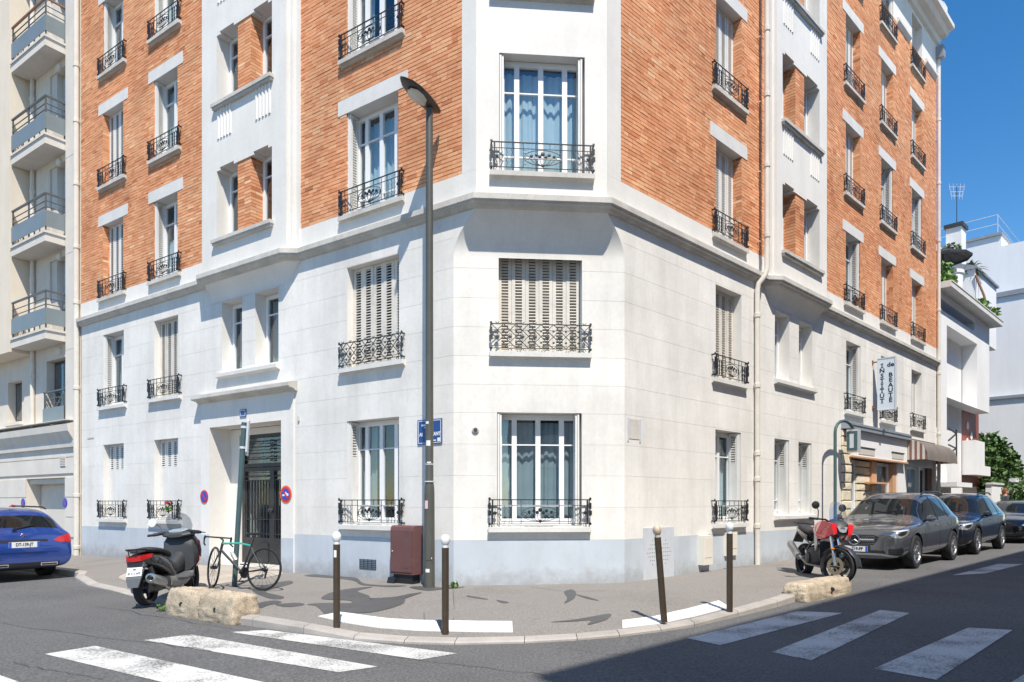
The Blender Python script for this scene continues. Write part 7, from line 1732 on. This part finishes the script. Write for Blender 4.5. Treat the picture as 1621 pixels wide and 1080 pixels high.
for z, w, x in ((1.02, .15, 1.40), (1.12, .155, 1.36), (1.24, .14, 1.29), (1.36, .10, 1.22), (1.40, .05, 1.20)): rws.append([(x - .07 * t * t, w * t, z) for t in (-1, -.6, -.2, .2, .6, 1)])
q.loft(rws, closed=False); q.build('windscreen', 'clear_screen', mo, smooth=True)
q = MB()
for sg in (-1, 1): q.tube([stp(-.2, 0, 1.04), stp(-.2, sg * .14, 1.08), stp(-.30, sg * .36, 1.08)], .016, 8); q.tube([stp(-.26, sg * .26, 1.08), stp(-.325, sg * .40, 1.08)], .022, 8); q.tube([stp(-.2, sg * .22, 1.085), stp(-.24, sg * .40, 1.07)], .008, 5)
q.build('handlebar', 'trim_black', mo, smooth=True)
for sg in (-1, 1):
    q = MB(); q.tube([stp(-.25, sg * .27, 1.09), stp(-.22, sg * .32, 1.22), stp(-.24, sg * .36, 1.28)], .008, 6); q.build('mirror_stalk', 'trim_black', mo)
    q = MB(); c = stp(-.24, sg * .38, 1.31); q.lathe([(.01, .03), (.055, .02), (.068, 0), (.06, -.012), (.01, -.015)], c, 12, 'x'); q.build('mirror', 'trim_black', mo, smooth=True)
    q = MB(); q.lathe([(.02, -.03), (.03, 0), (.012, .03)], (1.36, sg * .24, .90), 8, 'y') if 0 else q.lathe([(.012, -.03), (.028, 0), (.012, .03)], stp(.0, sg * .17, .60 if sg < 0 else .62), 8, 'y'); q.build('indicator', 'amber', mo)
q = MB(); q.lathe([(.05, .22), (.07, .18), (.075, -.18), (.06, -.24), (.03, -.25)], (.05, -.23, .0), 14, 'x'); ex = q.build('silencer', 'alloy', mo, smooth=True)
for v_ in ex.data.vertices: v_.co.z += .50 - v_.co.x * .45
q = MB(); q.tube([(.3, -.22, .38), (.5, -.15, .26), (.9, -.06, .25), (1.02, -.04, .42)], .024, 8); q.build('exhaust_pipe', 'alloy_matt', mo, smooth=True)
q = MB(); q.loft([[(-.30, -.08, .86), (-.30, .08, .86), (-.22, .08, .86), (-.22, -.08, .86)], [(-.46, -.09, .62), (-.46, .09, .62), (-.42, .09, .62), (-.42, -.09, .62)]]); q.build('tail_guard', 'trim_black', mo)
loftbody('tail', [(-.42, 0, .90, .05, .025), (-.30, 0, .88, .10, .05), (0, 0, .80, .12, .07), (.3, 0, .74, .12, .08)], 'scooter_black', mo)
q = MB(); q.tube([(-.1, .14, .97), (-.35, .13, .99), (-.42, .06, .99), (-.42, -.06, .99), (-.35, -.13, .99), (-.1, -.14, .97)], .014, 6); q.build('grab_rail', 'trim_black', mo)
# ---- passer-by on the far pavement, only the head shows above the cars
mat('skin', (.48, .27, .19), .6); mat('hair_auburn', (.20, .075, .035), .7, var=.2, vscale=30); mat('cloth_dark', (.05, .055, .075), .9, var=.1); mat('cloth_jeans', (.06, .08, .14), .9, var=.1)
def person(loc, rz, label):
    t = thing('person', loc, label, 'person', None, rz)
    V = [(0, 0, .98), (0, 0, 1.12), (0, 0, 1.32), (0, 0, 1.46), (0, 0.01, 1.52), (0, 0, 1.60), (0, 0, 1.70)]; E = [(0, 1), (1, 2), (2, 3), (3, 4), (4, 5), (5, 6)]; r = [(.16, .12), (.14, .105), (.17, .12), (.10, .08), (.055, .055), (.075, .09), (.07, .085)]
    def add(p, par, rr): V.append(p); E.append((par, len(V) - 1)); r.append(rr); return len(V) - 1
    for sg in (-1, 1):
        a = add((sg * .19, 0, 1.42), 3, (.06, .06)); a = add((sg * .24, .03, 1.15), a, (.045, .045)); a = add((sg * .23, -.08, .92), a, (.035, .035)); hnd = add((sg * .23, -.12, .84), a, (.03, .04))
        for kf in range(4): f1 = add((sg * (.23 + (kf - 1.5) * .014), -.135, .79), hnd, (.009, .009)); add((sg * (.23 + (kf - 1.5) * .012), -.13, .755 + .006 * abs(kf - 1)), f1, (.008, .008))
        th = add((sg * .20, -.14, .82), hnd, (.01, .01)); add((sg * .19, -.15, .79), th, (.008, .008))
        l = add((sg * .10, 0, .88), 0, (.10, .10)); l = add((sg * .10, -.03 * sg, .50), l, (.06, .065)); l = add((sg * .10, .04, .09), l, (.045, .05)); add((sg * .10, -.10, .04), l, (.04, .03))
    me = bpy.data.meshes.new('body'); me.from_pydata(V, E, []); ob = bpy.data.objects.new('body', me); COL.objects.link(ob); md = ob.modifiers.new('k', 'SKIN'); ob.modifiers.new('s', 'SUBSURF').levels = 2
    for i, q_ in enumerate(r): me.skin_vertices[0].data[i].radius = q_
    me.skin_vertices[0].data[0].use_root = True
    dg = bpy.context.evaluated_depsgraph_get(); out = bpy.data.meshes.new_from_object(ob.evaluated_get(dg)); bpy.data.objects.remove(ob); bpy.data.meshes.remove(me)
    out.materials.clear()
    for m_ in ('skin', 'cloth_dark', 'cloth_jeans'): out.materials.append(MATS[m_])
    out.polygons.foreach_set('material_index', [0 if (p.center.z > 1.49 or (p.center.z < .88 and abs(p.center.x) > .17)) else (1 if p.center.z > .93 else 2) for p in out.polygons]); out.polygons.foreach_set('use_smooth', [True] * len(out.polygons))
    link('body', out, t)
    q = MB(); rings = []
    for z, rx, ry, oy in ((1.50, .07, .05, .075), (1.56, .10, .075, .05), (1.64, .105, .095, .035), (1.71, .10, .10, .02), (1.77, .075, .08, .015), (1.80, .02, .025, .01)): rings.append([(rx * math.cos(2 * math.pi * k_ / 14), oy + ry * math.sin(2 * math.pi * k_ / 14), z) for k_ in range(14)])
    q.loft(rings); q.build('hair', 'hair_auburn', t, smooth=True)
    q = MB()
    for sg in (-1, 1): q.lathe([(.001, -.012), (.011, 0), (.001, .012)], (sg * .032, -.083, 1.645), 8, 'y')
    q.build('eyes', 'ink', t); q = MB(); q.loft([[(-.012, -.085, 1.60), (.012, -.085, 1.60), (0, -.115, 1.602)], [(-.006, -.085, 1.65), (.006, -.085, 1.65), (0, -.092, 1.65)]]); q.build('nose', 'skin', t); q = MB(); q.box(-.022, .022, -.092, -.084, 1.565, 1.573); q.build('mouth', 'tail_red', t)
    return t
ps = FR.px(1592, .45); px_, py_, _ = FR.T(ps, .45, 0); person((px_, py_, gz(px_, py_) + .14), R(30), 'person with auburn hair walking on the pavement behind the parked cars')
